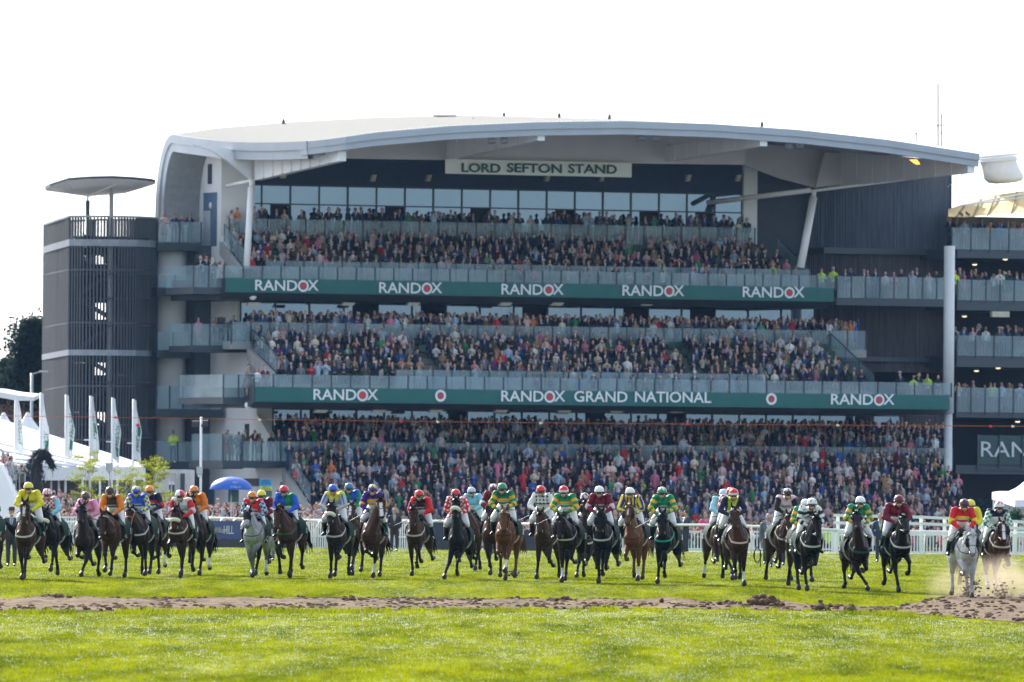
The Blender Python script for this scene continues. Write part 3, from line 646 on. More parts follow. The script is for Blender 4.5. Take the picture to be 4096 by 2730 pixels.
# infrared heater glowing orange
p=SP(3665,650,-2.5); hm=bpy.data.materials.new('heater_glow'); hm.use_nodes=True; hb=hm.node_tree.nodes['Principled BSDF']; hb.inputs['Base Color'].default_value=(.9,.2,.02,1); hb.inputs['Emission Color'].default_value=(1,.28,.03,1); hb.inputs['Emission Strength'].default_value=2.6
V=[SP(3642,640,-2.5),SP(3668,640,-2.5),SP(3680,658,-2.5),SP(3668,658,-2.5)]; mb=MB(); V+=[v+Vector((0,.15,0)) for v in V]; mb.add(V,[(0,1,2,3),(7,6,5,4),(0,4,5,1),(1,5,6,2),(2,6,7,3),(3,7,4,0)]); stand.part('patio_heater',mb,hm)
# roof vents
for (x,y,w) in ((1134,487,15),(1284,537,4),(1892,483,6),(2016,461,14),(2237,463,12),(2438,468,8),(3048,497,0)):
    p=SP(x,y,w); mb=MB(); mb.tube([p+Vector((0,0,-.35)),p,p+Vector((0,0,.1)),p+Vector((0,0,.16))],[.1,.1,.07,.02],8); stand.part('roof_vent',mb,darksteel,roof,True)
V=[SP(1733,458,14),SP(1823,457,14),SP(1826,465,13),SP(1745,465,13)]; mb=MB(); V+=[v+Vector((0,0,-.18)) for v in V]; mb.add(V,[(0,1,2,3),(7,6,5,4),(0,4,5,1),(1,5,6,2),(2,6,7,3),(3,7,4,0)]); stand.part('roof_hatch',mb,darksteel,roof)
# masts
def mast(label,segs,w):
    mbs=MB(); b0=SP(*segs[0][0],w); s=ST('antenna',label,'antenna',b0.x,b0.y,b0.z)
    for (p,q,r) in segs: mbs.tube([SP(*p,w),SP(*q,w)],r,5)
    s.part('mast',mbs,darksteel)
mast('tall thin radio mast, highest thing above the right end of the roof',[((3752,585),(3752,335),.045),((3746,503),(3758,503),.03)],6)
mast('short mast with side arm and small loop, right of the tallest mast',[((3765,588),(3765,455),.04),((3765,533),(3830,533),.022),((3755,503),(3776,498),.02),((3776,528),(3776,471),.02)],6)
mast('T-shaped aerial standing alone left of the tall mast on the roof',[((3665,572),(3665,531),.035),((3618,535),(3682,536),.022),((3619,562),(3619,510),.02)],6)
mast('tiny single whip aerial at the right part of the roof',[((3548,560),(3548,536),.02)],4)
# ---- timber volume at the right
uv0=SU(3195,14)
def timbervol(x0,x1,w,yt,yb,m,name='timber_cladding',bulge=2.5,n=90,zb=None):
    u0,u1=SU(x0,w),SU(x1,w); zt_=SZ((x0+x1)/2,yt,w) ; zb_=SZ((x0+x1)/2,yb,w) if zb is None else zb; mb=MB(); 
    for i in range(n):
        t=i/n; a=u0+(u1-u0)*t; b_=u0+(u1-u0)*(i+.72)/n; ww=w-bulge*(1-(2*t-1)**2); dd=rng.uniform(0,.04)
        mb.box(a,b_,ww-dd-.05,ww+.2,zb_,zt_)
    P=[]; 
    for i in range(31):
        t=i/30; P.append(Vector((u0+(u1-u0)*t,w-bulge*(1-(2*t-1)**2)+.05,0)))
    mb.grid([[p+Vector((0,0,zb_)) for p in P],[p+Vector((0,0,zt_)) for p in P]])
    return stand.part(name,mb,m)
timbervol(3225,3790,14.5,660,998,timber,n=120,bulge=2)
timbervol(3140,3800,14.6,1022,1130,timber2,n=110,bulge=2)
timbervol(3253,3800,13.4,1215,1490,timber2,n=110,bulge=1.5)
timbervol(3598,3800,9.6,1648,1760,timber2,n=40,bulge=.5)
u0,u1=SU(3225,14.5),SU(3792,14.5)
mb=MB(); mb.box(u0,u1,12.2,15,SZ(3500,1021,14),SZ(3500,997,14)); stand.part('steel_band',mb,darksteel)
mb=MB(); mb.box(SU(3255,13),SU(3792,13),11.6,13,SZ(3500,1448,13),SZ(3500,1430,13)); stand.part('steel_band',mb,darksteel)
mb=MB(); mb.box(SU(3018,15),SU(3240,15),15.0,15.2,zd3-1,SZ(3100,640,15)); stand.part('dark_wall',mb,mat('slate_wall',(.05,.06,.075),.8))
mb=MB(); mb.box(SU(3200,18),SU(3790,18),17.6,18.0,-.75,SZ(3500,660,18)); stand.part('rear_wall',mb,darkwall)
# right hand balcony at level 3 next to the timber volume
zf=SZ(3500,1195,7.4); mb=MB(); mb.box(SU(3338,7.3),SU(3800,7.3),7.3,12.5,zf-.3,zf); stand.part('deck',mb,darksteel)
balustrade(3345,3800,7.35,SZ(3500,1107,7.4),zf+.02,sp=.95)
mb=MB(); mb.box(SU(3345,7.2),SU(3800,7.2),7.25,7.32,zf-.42,zf-.02); stand.part('fascia',mb,darksteel)
# ---- left-hand cantilever balconies
def deck(x0,x1,yt,yf,w0,w1,th=.35,sp=1.1,left=True):
    zt_,zf=SZ((x0+x1)/2,yt,w0),SZ((x0+x1)/2,yf,w0); u0,u1=SU(x0,w0),SU(x1,w0)
    mb=MB(); mb.box(u0,u1,w0,w1,zf-th,zf); stand.part('deck',mb,darksteel)
    balustrade(0,0,w0+.06,zt_,zf+.02,uu=(u0+.03,u1-.03),sp=sp)
    if left:
        mb=MB(); mb.box(u0+.03,u0+.045,w0+.1,w1,zf+.02,zt_); stand.part('side_glass',mb,balglass)
deck(770,895,1063,1152,7.4,11.5)
deck(893,1018,1499,1592,1.5,8.0)
deck(765,985,1297,1385,9.6,13.0,sp=1.1)
deck(893,975,1736,1852,4.3,9.0)
deck(626,803,888,973,15.6,19,th=.45)
deck(626,770,1100,1155,14.5,18,th=.4,left=False)
deck(626,760,1328,1405,14.5,18,th=.4,left=False)
deck(626,893,1545,1640,13.5,18,th=.45,sp=.8,left=False)
deck(626,803,1766,1850,13.2,18,th=.5,left=False)
# ---- fascia banners (things of their own)
def banner(label,x0,x1,w,zt_,zb_):
    u0,u1=SU(x0,w),SU(x1,w); s=ST('fascia_banner',label,'banner',(u0+u1)/2,w-.12,zb_)
    n=160; rowsb=[]
    for i in range(n+1):
        u=u0+(u1-u0)*i/n; rowsb.append([Vector((u,w-.1-.018*math.sin(i*1.7)-.02*rng.random(),zb_)),Vector((u,w-.12-.02*rng.random(),(zb_+zt_)/2)),Vector((u,w-.1-.012*math.sin(i*.9),zt_))])
    mb=MB(); mb.grid(rowsb); s.part('cloth',mb,green,smooth=True); return s
def st_text(s,txt,px0,px1,pyc,size,w,m,name='lettering',bold=.0):
    a=SU(px0,w,pyc); b_=SU(px1,w,pyc); z=SZ((px0+px1)/2,pyc,w)
    o=text_obj(name,txt,size,((a+b_)/2-s.b.x,w-.17-s.b.y,z-s.b.z),m,s.e,width=(b_-a),bold=bold); return o
def ring(s,px,py,w,R0,r0,m,name='logo_ring',parent=None,depth=.02):
    u,z=S(px,py,w); mb=MB(); n=28; P=[]
    for k in range(n+1):
        a=2*math.pi*k/n; P.append([Vector((u+R0*math.cos(a),w-.17-depth,z+R0*math.sin(a))),Vector((u+r0*math.cos(a),w-.17-depth,z+r0*math.sin(a)))])
    if r0>0: mb.grid(P)
    else: mb.add([p[0] for p in P[:-1]],[tuple(range(n))])
    return s.part(name,mb,m)
bl=ST  # alias
b2=banner('green banner along the upper balcony repeating one white name five times',895,3330,7,zb2t,zb2b)
b1=banner('green banner along the lower balcony with the race title and two ring logos',1018,3796,0,zb1t,zb1b)
def randox(s,px0,px1,pyc,w,size=.86):
    """R A N D (ring O) X"""
    W_=px1-px0; k=W_/250.0
    st_text(s,'RAND',px0,px0+166*k,pyc,size,w,txtw,bold=.012)
    ring(s,px0+189*k,pyc,w,.335*k,.215*k,txtw); ring(s,px0+189*k,pyc,w,.17*k,0,redm,'logo_dot')
    st_text(s,'X',px0+206*k,px1,pyc,size,w,txtw,bold=.012)
for x0,x1,y in ((1016,1270,1145),(1512,1764,1155),(2001,2250,1161),(2485,2732,1166),(2966,3213,1172)): randox(b2,x0,x1,y,7)
for x0,x1,y in ((1249,1508,1582),(2000,2256,1588),(3319,3573,1601)): randox(b1,x0,x1,y,0)
st_text(b1,'GRAND',2292,2505,1590,.86,0,txtw,bold=.012); st_text(b1,'NATIONAL',2535,2840,1592,.86,0,txtw,bold=.012)
for x,y in ((1757,1584),(3080,1597)): ring(b1,x,y,0,.34,.2,txtw); ring(b1,x,y,0,.15,0,redm,'logo_dot')
# name board
u0,z0=S(1780,706,7.6); u1,_=S(2524,706,7.6); z1=SZ(2150,645,7.6)
zlow=SZ(2150,703,7.6)
sg=ST('name_board','pale name board with dark green capitals high on the dark upper wall','sign',(u0+u1)/2,7.6,zlow)
mb=MB(); mb.box(u0,u1,7.52,7.62,zlow,z1); sg.part('board',mb,mat('board_cream',(.80,.84,.77),.6,var=.03))
dg=mat('lettering_green',(.015,.075,.065),.6,var=.02)
for t,x0,x1 in (('LORD',1842,1998),('SEFTON',2023,2243),('STAND',2268,2463)):
    st_text(sg,t,x0,x1,(676 if t=='SEFTON' else 675 if t=='LORD' else 679),.72,7.6,dg,bold=.018)
# ================================================================== STAIR TOWER
YT=655.0; mpp=YT/FPX
def tx(px,Y=YT): return at(px,1500,Y).x
tw=empty('stair_tower',(tx(400),YT,-.75),0,'round stair tower of dark vertical slats with a flat white canopy, far left','tower')
def TP(px,py,Y): return at(px,py,Y)-Vector(tw.location)
ctrl=[(172,YT+2.6),(222,YT-.2),(275,YT-2.9),(330,YT-3.35),(400,YT-3.45),(470,YT-3.3),(540,YT-2.7),(590,YT-1.7),(618,YT-.2),(624,YT+1.2),(600,YT+3.0),(520,YT+4.0),(400,YT+4.4),(260,YT+4.0)]
cp=[Vector((at(p,1500,y).x,y)) for p,y in ctrl]; n=len(cp)
per=[]
for i in range(n):
    a,b_=cp[i],cp[(i+1)%n]; k=max(1,int((b_-a).length/.17))
    for j in range(k): per.append((a.lerp(b_,j/k),i))
ztT=TP(400,869,YT-3.4).z; ztA=TP(172,903,YT+2.6).z
def topz(p):
    f=np.clip((p.x-cp[0].x)/(cp[2].x-cp[0].x),0,1); return ztA+(ztT-ztA)*f
cx=tw.location.x
zb1_,zb1__=TP(400,958,YT-3.4).z,TP(400,985,YT-3.4).z; zb2_,zb2__=TP(400,1400,YT-3.4).z,TP(400,1423,YT-3.4).z
slat=mat('tower_slat',(.075,.085,.10),.75,var=.22,scale=3,stretch=(4,4,.2))
def screen(name,z0,z1f):
    mb=MB()
    for k,(p,i) in enumerate(per):
        q=per[(k+1)%len(per)][0]; d=(q-p).normalized(); nrm=Vector((d.y,-d.x)); w=.046; dp=.10
        z1=z1f(p); c=[p-d*w-nrm*dp/2,p+d*w-nrm*dp/2,p+d*w+nrm*dp/2,p-d*w+nrm*dp/2]; V=[(v.x-cx,v.y-YT,z) for z in (z0(p),z1) for v in c]
        mb.add(V,[(0,3,2,1),(4,5,6,7),(0,1,5,4),(1,2,6,5),(2,3,7,6),(3,0,4,7)])
    return mb.build(name,slat,tw)
drop=lambda p: topz(p)-ztT
screen('slat_screen',lambda p:zb1_+drop(p)*.9,lambda p:topz(p))
screen('slat_screen',lambda p:zb2_+drop(p)*.6,lambda p:zb1__+drop(p)*.9-.02)
screen('slat_screen',lambda p:0,lambda p:zb2__+drop(p)*.6-.02)
def hoop(name,z0,z1,m,out=.09,f=.9):
    mb=MB(); A=[];
    for k in range(len(cp)+1):
        p=cp[k%n]; c=Vector((tx(400),YT+.5)); d=(p-c).normalized()*out; A.append((p+d,drop(p)*f))
    mb.grid([[(p.x-cx,p.y-YT,z0+d) for p,d in A],[(p.x-cx,p.y-YT,z1+d) for p,d in A],[((p.x-cx)*.97,(p.y-YT)*.97,z1+d) for p,d in A],[((p.x-cx)*.97,(p.y-YT)*.97,z0+d) for p,d in A],[(p.x-cx,p.y-YT,z0+d) for p,d in A]])
    return mb.build(name,m,tw)
hoop('steel_band',zb1__,zb1_,mat('band_grey',(.26,.29,.33),.5)); hoop('steel_band',zb2__,zb2_,MATS['band_grey'],f=.6); hoop('coping',ztT-.02,ztT+.09,mat('coping_grey',(.3,.32,.34),.5),f=1)
for py in (1080,1292,1545,1760): z=TP(400,py,YT-3.4).z; hoop('steel_band',z-.05,z+.05,slat,out=.06,f=.6)
# inner core with openings through which the sky shows
core=mat('tower_core',(.018,.02,.025),.9)
def cbox(x0,x1,y0,y1,Y0=YT-.6,Y1=YT+1.6,m=None,name='core_wall'):
    a=TP(x0,y0,Y0); b_=TP(x1,y1,Y0); mb=MB(); mb.box(a.x,b_.x,Y0-YT,Y1-YT,b_.z,a.z); return mb.build(name,m or core,tw)
op=[(1022,1056,335,420),(1212,1278,362,425),(1452,1500,370,422),(1650,1700,385,425)]
yprev=990
for (a,b_,x0,x1) in op:
    cbox(230,610,yprev,a); cbox(230,x0,a,b_); cbox(x1,610,a,b_); yprev=b_
cbox(230,610,yprev,1995)
for py in (945,1092,1190,1300,1525,1745,1900): cbox(290,600,py,py+8,YT-2.6,YT+3.4,mat('landing_steel',(.035,.04,.045),.6),'landing')
for (a,b_,c,d) in ((330,950,470,1090),(470,1095,300,1190),(300,1200,470,1300),(470,1300,320,1400),(320,1430,470,1525),(470,1530,320,1640),(320,1650,470,1745)):
    p,q=TP(a,b_,YT-2.0),TP(c,d,YT-2.0); mb=MB(); mb.add([p,q,q+Vector((0,0,.3)),p+Vector((0,0,.3)),p+Vector((0,1,0)),q+Vector((0,1,0)),q+Vector((0,1,.3)),p+Vector((0,1,.3))],[(0,1,2,3),(7,6,5,4),(0,4,5,1),(2,6,7,3)]); mb.build('stair_flight',MATS['landing_steel'],tw)
colw=mat('tower_column',(.55,.56,.57),.5)
a=TP(446,772,YT-2.3); mb=MB(); mb.tube([(a.x,a.y,0),a],.125,12); mb.build('column',colw,tw,True)
mb=MB(); mb.tube([a,a+Vector((0,0,.3))],.07,8); mb.build('column_head',colw,tw,True)
a=TP(351,803,YT+1.5); mb=MB(); mb.tube([(a.x,a.y,0),a],.12,12); mb.build('column',mat('tower_column_dark',(.12,.14,.16),.5),tw,True)
mb=MB(); mb.tube([a,a+Vector((0,0,.3))],.05,8); mb.build('column_head',colw,tw,True)
up=[(180,757,650),(200,748,648),(275,724,646),(360,718,645),(450,716,645),(540,721,646),(606,728,648),(622,733,650)]
lo=[(183,764,656),(215,768,657),(300,780,659),(350,787,660),(430,781,660),(502,774,659),(575,752,656),(621,737,652)]
U=[TP(*p) for p in up]; Lo=[TP(*p) for p in lo]
mb=MB(); up2=[p+Vector((0,0,.13)) for p in U]; lo2=[p+Vector((0,.3,.13)) for p in Lo]
mb.grid([up2,U,Lo,lo2,up2]); can=mb.build('canopy',mat('canopy_white',(.9,.9,.88),.6,var=.04),tw)
mb=MB(); mb.grid([[p+Vector((0,-.05,.02)) for p in U],[p+Vector((0,-.05,.17)) for p in U]]); mb.build('canopy_edge',darksteel,can)
mb=MB(); a,b_=TP(352,786,654),TP(470,735,650); mb.tube([a,b_],.06,6); mb.build('canopy_rib',MATS['canopy_white'],can)

# ================================================================== LEFT SURROUNDINGS
def leafy(name,label,base,h,rad,leafrgb,n,leaf=.12,conic=False,trunk=.2,trgb=(.1,.08,.06),group=None,limbs=10,clump=None,sparse=1.0,crown0=.15,trans=.4):
    e=empty(name,base,0,label,'tree',group); rr=np.random.default_rng(abs(hash(label))%9999 if False else int(base[0]*13+base[1]*7+h*31)%99991)
    mb=MB(); tips=[]
    mb.tube([(0,0,0),(rr.normal(0,.02*h),0,h*.5),(rr.normal(0,.02*h),0,h*.93)],[trunk,trunk*.6,trunk*.15],7)
    for i in range(limbs):
        z=h*(crown0+(.93-crown0)*(i+rr.random())/limbs); f=(z/h-crown0)/(1-crown0); r=rad*((1-f)*.95+.08 if conic else math.sin(math.pi*min(1,max(.06,f*.85+.12)))**.6)*rr.uniform(.7,1.15); a=rr.uniform(0,6.28)
        t=Vector((math.cos(a)*r,math.sin(a)*r,z+(r*.15 if conic else r*.6*(1-f)))); mb.tube([(0,0,max(0,z-r*.35)),t*.55+Vector((0,0,z*.42)),t],[trunk*.35,trunk*.2,trunk*.06],5,caps=False); tips.append(t)
    mb.build('trunk',mat('bark_%.2f'%trgb[0],trgb,.9,var=.25,scale=6),e)
    c=clump or rad*.32; V=[]
    tp=np.array([tuple(t) for t in tips]); k=rr.integers(0,len(tp),n); s=rr.uniform(.25,1.0,n)[:,None]; ctr=tp[k]*np.c_[s,s,np.ones(n)]; ctr[:,2]=tp[k][:,2]-(1-s[:,0])*rad*.12
    P=ctr+rr.normal(0,1,(n,3))*c*np.array([1,1,.6])*rr.uniform(.3,1,n)[:,None]
    P=P[(P[:,2]>h*crown0*.6)]; n=len(P)
    d1=rr.normal(0,1,(n,3)); d1/=np.linalg.norm(d1,axis=1)[:,None]; d2=np.cross(d1,rr.normal(0,1,(n,3))); d2/=np.linalg.norm(d2,axis=1)[:,None]; L_=leaf*rr.uniform(.6,1.4,n)[:,None]
    Q=np.stack([P-d1*L_,P+d2*L_*.55,P+d1*L_,P-d2*L_*.55],1).reshape(-1,3)
    key='leaf_%.3f_%.3f'%(leafrgb[0],leafrgb[1])
    if key not in MATS: MATS[key]=grass_mat(key,tuple(x*.55 for x in leafrgb),leafrgb,.5)
    link('crown',fast_mesh('crown',Q,np.arange(len(Q)).reshape(-1,4),m=MATS[key]),e)
    return e
def gz(px,Y,z=-.75): p=at(px,1990,Y); return (p.x,Y,z)
leafy('conifer_tree','dark blue-green conifer rising highest beside the stair tower',gz(138,700),TP(0,1218,YT).z*700/655*.98,3.3,(.018,.035,.028),42000,.14,True,.25,limbs=60,clump=.65)
leafy('conifer_tree','dark conifer at the left edge behind the white marquee',gz(48,705),12.0,2.8,(.020,.036,.026),34000,.14,True,.25,limbs=50,clump=.65)
leafy('conifer_tree','lower dark conifer half outside the left edge',gz(-25,700),10.6,2.6,(.018,.032,.026),26000,.14,True,.25,limbs=44,clump=.65)
leafy('bare_tree','leafless brown tree in front of the dark conifers, right half',gz(100,685),9.2,3.0,(.07,.05,.042),9000,.035,False,.18,(.07,.055,.05),limbs=26,clump=.8)
leafy('bare_tree','leafless brown tree in front of the dark conifers, at the left edge',gz(15,680),9.0,3.0,(.075,.052,.042),9000,.035,False,.18,(.07,.055,.05),limbs=26,clump=.8)
galv=mat('galvanised',(.42,.44,.46),.4,metal=.5); whitep=mat('white_paint',(.74,.75,.76),.4,var=.03); blackp=mat('black_plastic',(.02,.02,.022),.5)
p=at(128,1493,640); e=empty('street_lamp',(p.x,640,-.75),0,'grey street lamp post behind the marquee, left of the stair tower','street lamp')
mb=MB(); mb.tube([(0,0,0),(0,0,p.z+.75)],.09,8); mb.build('pole',galv,e,True); mb=MB(); mb.tube([(0,0,p.z+.7),(.5,0,p.z+.83)],.04,6); mb.build('arm',galv,e); mb=MB(); mb.box(.4,.9,-.12,.12,p.z+.8,p.z+.9); mb.build('lamp_head',galv,e)
# marquee
tentw=mat('tent_fabric',(.78,.79,.80),.7,var=.03)
mk=empty('marquee',(at(300,1990,565).x,565,-.75),0,'long white marquee with a sloping ribbed roof in front of the stair tower','tent'); MK=lambda px,py,Y: at(px,py,Y)-Vector(mk.location)
P1,P2,P3,P4=MK(-500,1527,610),MK(582,1868,575),MK(190,1869,560),MK(-500,1871,556)
nn=60; A=[P1.lerp(P2,i/nn) for i in range(nn+1)]; B=[P4.lerp(P3,i/nn) for i in range(nn+1)]
mb=MB(); mb.grid([A]+[[a.lerp(b_,t)+Vector((0,0,-.1*math.sin(math.pi*((t*7)%1)))) for a,b_ in zip(A,B)] for t in np.linspace(.02,.98,40)]+[B]); mb.build('roof',tentw,mk,True)
for t in (0,1/7,2/7,3/7,4/7,5/7,6/7,1): mb=MB(); mb.tube([A[0].lerp(B[0],t)+Vector((0,0,.04)),A[-1].lerp(B[-1],t)+Vector((0,0,.04))],.07,6); mb.build('roof_seam',mat('tent_seam',(.55,.57,.60),.6),mk)
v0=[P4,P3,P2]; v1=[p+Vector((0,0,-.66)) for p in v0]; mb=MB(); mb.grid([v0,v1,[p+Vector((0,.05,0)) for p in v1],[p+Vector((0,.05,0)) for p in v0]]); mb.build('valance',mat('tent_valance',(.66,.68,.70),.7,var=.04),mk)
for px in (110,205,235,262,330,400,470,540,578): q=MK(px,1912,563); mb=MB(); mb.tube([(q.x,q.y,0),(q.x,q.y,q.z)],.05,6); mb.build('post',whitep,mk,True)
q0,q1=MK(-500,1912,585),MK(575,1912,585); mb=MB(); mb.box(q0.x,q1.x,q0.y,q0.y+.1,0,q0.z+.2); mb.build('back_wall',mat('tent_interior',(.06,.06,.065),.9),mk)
for i,(px,lab) in enumerate(((12,'small pointed white tent top at the left edge behind the marquee'),(108,'small pointed white tent top behind the marquee near the street lamp'))):
    e=empty('pagoda_tent',(at(px,1990,600).x,600,-.75),0,lab,'tent'); z=(at(px,1650,600)).z+.75; zb=at(px,1742,600).z+.75
    mb=MB(); m_=12
    prof_=[(0.06,z),(.25,z-.35),(.55,z-.75),(1.0,zb),(1.0,zb-.6)]
    mb.grid([[(r*math.cos(2*math.pi*k/m_),r*math.sin(2*math.pi*k/m_),h) for k in range(m_+1)] for r,h in prof_]); mb.build('canopy',tentw,e,True)
    for sx in (-.8,.8): mb=MB(); mb.tube([(sx,0,0),(sx,0,zb-.3)],.04,6); mb.build('post',whitep,e)
# flat canopy at far left
e=empty('viewing_canopy',(at(-60,1990,560).x,560,-.75),0,'thin flat white canopy roof reaching in from the left edge','canopy'); f=lambda px,py,Y: at(px,py,Y)-Vector(e.location)
A=[f(-260,1561,556),f(0,1568,556),f(70,1581,557),f(138,1588,558)]; B=[p+Vector((0,0,-.28)) for p in A[:-1]]+[A[-1]+Vector((0,0,-.2))]
mb=MB(); mb.grid([A,B,[p+Vector((0,6,.2)) for p in B],[p+Vector((0,6,.2)) for p in A],A]); mb.build('roof',tentw,e)
for px in (-150,-40): q=f(px,1600,558); mb=MB(); mb.tube([(q.x,q.y,0),(q.x,q.y,q.z)],.1,8); mb.build('column',whitep,e,True)
# feather flags
flagc=mat('flag_white',(.72,.74,.76),.7,var=.05,scale=3); flagg=mat('flag_green',(.02,.20,.13),.7)
fl=[(62,1567,1832,245),(163,1571,1792,0),(264,1579,1851,0),(362,1584,1795,0),(450,1591,1852,0),(534,1597,1850,0)]
where=['at the far left, over the marquee','second from the left, above the horse sculpture','third from the left, in front of the tower edge','fourth from the left, centred on the tower','fifth from the left, with its lettering curling down','far right, with a red dot']
for i,(px,y0,y1,_) in enumerate(fl):
    p=at(px,y0,566); e=empty('feather_flag',(p.x,566,-.75),0,'limp white flag with green lettering '+where[i],'flag','white flags along the marquee'); z=p.z+.75
    mb=MB(); mb.tube([(0,0,0),(0,0,z)],.055,8); mb.build('pole',whitep,e,True); mb=MB(); mb.tube([(-.3,0,z-2.2),(0.03,0,z-2.2)],.035,6); mb.build('arm',whitep,e)
    rr=np.random.default_rng(i+3); ht=2.95+rr.uniform(-.1,.1); G=[]; ph=rr.uniform(0,6)
    for j in range(25):
        t=j/24; wd=.10+.30*min(1,t*2.2)*(1-.25*max(0,t-.75)*4*rr.random()); row=[]
        for k in range(9):
            s=k/8; row.append(Vector((.05+wd*s*(.9+.12*math.sin(7*t+ph)),.10*math.sin(9*s+5*t+ph)*s,z-.05-ht*t-s*.35*(1-t*.2)*(1 if t>.05 else t*20))))
        G.append(row)
    mb=MB(); mb.grid(G); mb.add([v+Vector((0,.012,0)) for r_ in G for v in r_],[]); fo=mb.build('cloth',flagc,e,True)
    # green ring/patch and letters conformed to the cloth
    o=text_obj('lettering','RANDOX',.34,(0,0,0),flagg,e,rx=0,width=1.25,ext=0.0); me=o.data
    st_={0:.62,1:.78,2:.42,3:.45,4:.58,5:.6}[i]
    for v in me.vertices:
        tt=st_-(v.co.x/ht); ss=np.clip(.55-(-v.co.y)/.42,0.02,.98); tt=np.clip(tt,0.03,.99); a=tt*24; j=int(min(23,a)); fr=a-j; c=ss*8; k=int(min(7,c)); fk=c-k
        q=(G[j][k]*(1-fk)+G[j][k+1]*fk)*(1-fr)+(G[j+1][k]*(1-fk)+G[j+1][k+1]*fk)*fr; v.co=q+Vector((0,-.02,0))
    o.rotation_euler=(0,0,0)
    if i in (1,2,3,4,5):
        mb=MB(); t0={1:.72,2:.68,3:.4,4:.75,5:.4}[i]; pts=[]
        for j in range(5):
            pts.append([G[int(24*t0)+j][k]+Vector((0,-.016,0)) for k in range(4,8)])
        mb.grid(pts); mb.build('green_patch',flagg,e)
    if i==5: q=G[9][4]; mb=MB(); mb.ell(q+Vector((0,-.03,0)),(.09,.01,.09)); mb.build('red_dot',redm,e)
# horse-head sculpture of dark twigs
e=empty('horse_head_sculpture',(at(150,1990,545).x,545,-.75),0,'tall black horse-head sculpture woven from twigs, facing right','sculpture'); f=lambda px,py,dy=0: at(px,py,545+dy)-Vector(e.location)
sk=[(155,2060,.62),(150,1990,.55),(143,1930,.44),(142,1880,.33),(150,1845,.25),(165,1822,.2),(182,1818,.2),(195,1836,.16),(205,1857,.12),(211,1872,.085)]
rr=np.random.default_rng(5); mb=MB()
sp=[f(a,b_) for a,b_,c in sk]; rd=[c for a,b_,c in sk]
for i in range(1500):
    t=rr.random()**.8*(len(sp)-1.01); j=int(t); fr=t-j; c=sp[j].lerp(sp[j+1],fr); r=rd[j]*(1-fr)+rd[j+1]*fr; ax=(sp[j+1]-sp[j]).normalized(); s1=ax.cross(Vector((0,1,0))).normalized(); a=rr.uniform(0,6.28)
    pt=c+(s1*math.cos(a)+Vector((0,1,0))*math.sin(a))*r*rr.uniform(.8,1.05); L_=rr.uniform(.12,.3); d=Vector(rr.normal(0,1,3)).normalized(); q=pt+d*L_*.6+ax*L_*.4*rr.choice([-1,1])
    mb.tube([pt,q],[.018,.01],3,caps=False)
for i in range(260):   # mane
    t=rr.uniform(2,6.3); j=int(t); c=sp[j].lerp(sp[j+1],t-j); r=rd[j]; pt=c+Vector((-r*.7,rr.uniform(-.15,.15),r*.5)); q=pt+Vector((-rr.uniform(.05,.25),rr.normal(0,.08),rr.uniform(-.1,.25))); mb.tube([pt,q],[.02,.004],3,caps=False)
for s in (-1,1): mb.tube([f(178,1815)+Vector((0,s*.09,.05)),f(180,1796)+Vector((0,s*.1,.05))],[.06,.01],5)
tw_m=mat('black_twigs',(.018,.018,.022),.6,var=.2); mb.build('twigs',tw_m,e)
mb=MB(); mb.tube([p for p in sp],[r*.72 for r in rd],9); mb.build('core',tw_m,e,True)
mb=MB(); mb.tube([f(209,1870),f(211,1895),f(212,1912)],[.03,.02,.01],4); mb.build('beard_rope',mat('straw',(.35,.25,.14),.9),e)
# young birches
for px,h,n,lab in ((345,5.1,3000,'young birch with sparse yellow-green leaves, leftmost of the three before the marquee'),(505,4.3,2000,'thin young birch in the middle, before the right end of the marquee'),(612,4.8,4200,'fullest young birch, in front of the tower foot')):
    leafy('birch_tree',lab,gz(px,548,-.6),h+.2,1.0,(.34,.38,.03),int(n*1.5),.036,False,.035,(.45,.44,.40),group='young birches by the marquee',limbs=26,clump=.17,crown0=.2)
leafy('shrub','dark green bush between two birches under the marquee edge',gz(415,550,-.6),1.9,.9,(.03,.07,.03),2500,.05,False,.04,limbs=16,clump=.25,crown0=.1)
# poles
p=at(437,1853,548); e=empty('camera_pole',(p.x,548,-.6),0,'slim post with a pale box on top between the birches','pole'); z=p.z+.6
mb=MB(); mb.tube([(0,0,0),(0,0,z-.3)],.035,6); mb.build('pole',galv,e,True); mb=MB(); mb.box(-.17,.17,-.15,.15,z-.33,z); mb.build('box',mat('grey_box',(.42,.46,.44),.5),e); mb=MB(); mb.box(-.13,.13,-.13,.13,z-.42,z-.332); mb.build('box_base',galv,e)
p=at(805,1668,530); e=empty('floodlight_pole',(p.x,530,-.6),0,'tall white post with floodlights and a camera housing before the white wall','pole'); z=p.z+.6
mb=MB(); mb.tube([(0,0,0),(0,0,z)],.055,10); mb.build('pole',whitep,e,True)
for dx,dz in ((-.28,-.35),(.16,-.32)):
    mb=MB(); V=[(-.16,-.1,-.14),(.16,-.1,-.14),(.16,.05,.14),(-.16,.05,.14)]; V=[Vector(v)+Vector((dx,0,z+dz)) for v in V]; V+=[v+Vector((0,.12,.03)) for v in V]; mb.add(V,[(0,1,2,3),(7,6,5,4),(0,4,5,1),(1,5,6,2),(2,6,7,3),(3,7,4,0)]); mb.build('floodlight',blackp,e)
zc=at(805,1868,530).z+.6; mb=MB(); mb.box(-.2,.08,-.18,.1,zc-.35,zc); mb.build('camera_housing',mat('grey_box',(.42,.46,.44)),e); mb=MB(); mb.ell((-.06,-.04,zc-.42),(.09,.09,.09)); mb.build('camera_dome',whitep,e,True)
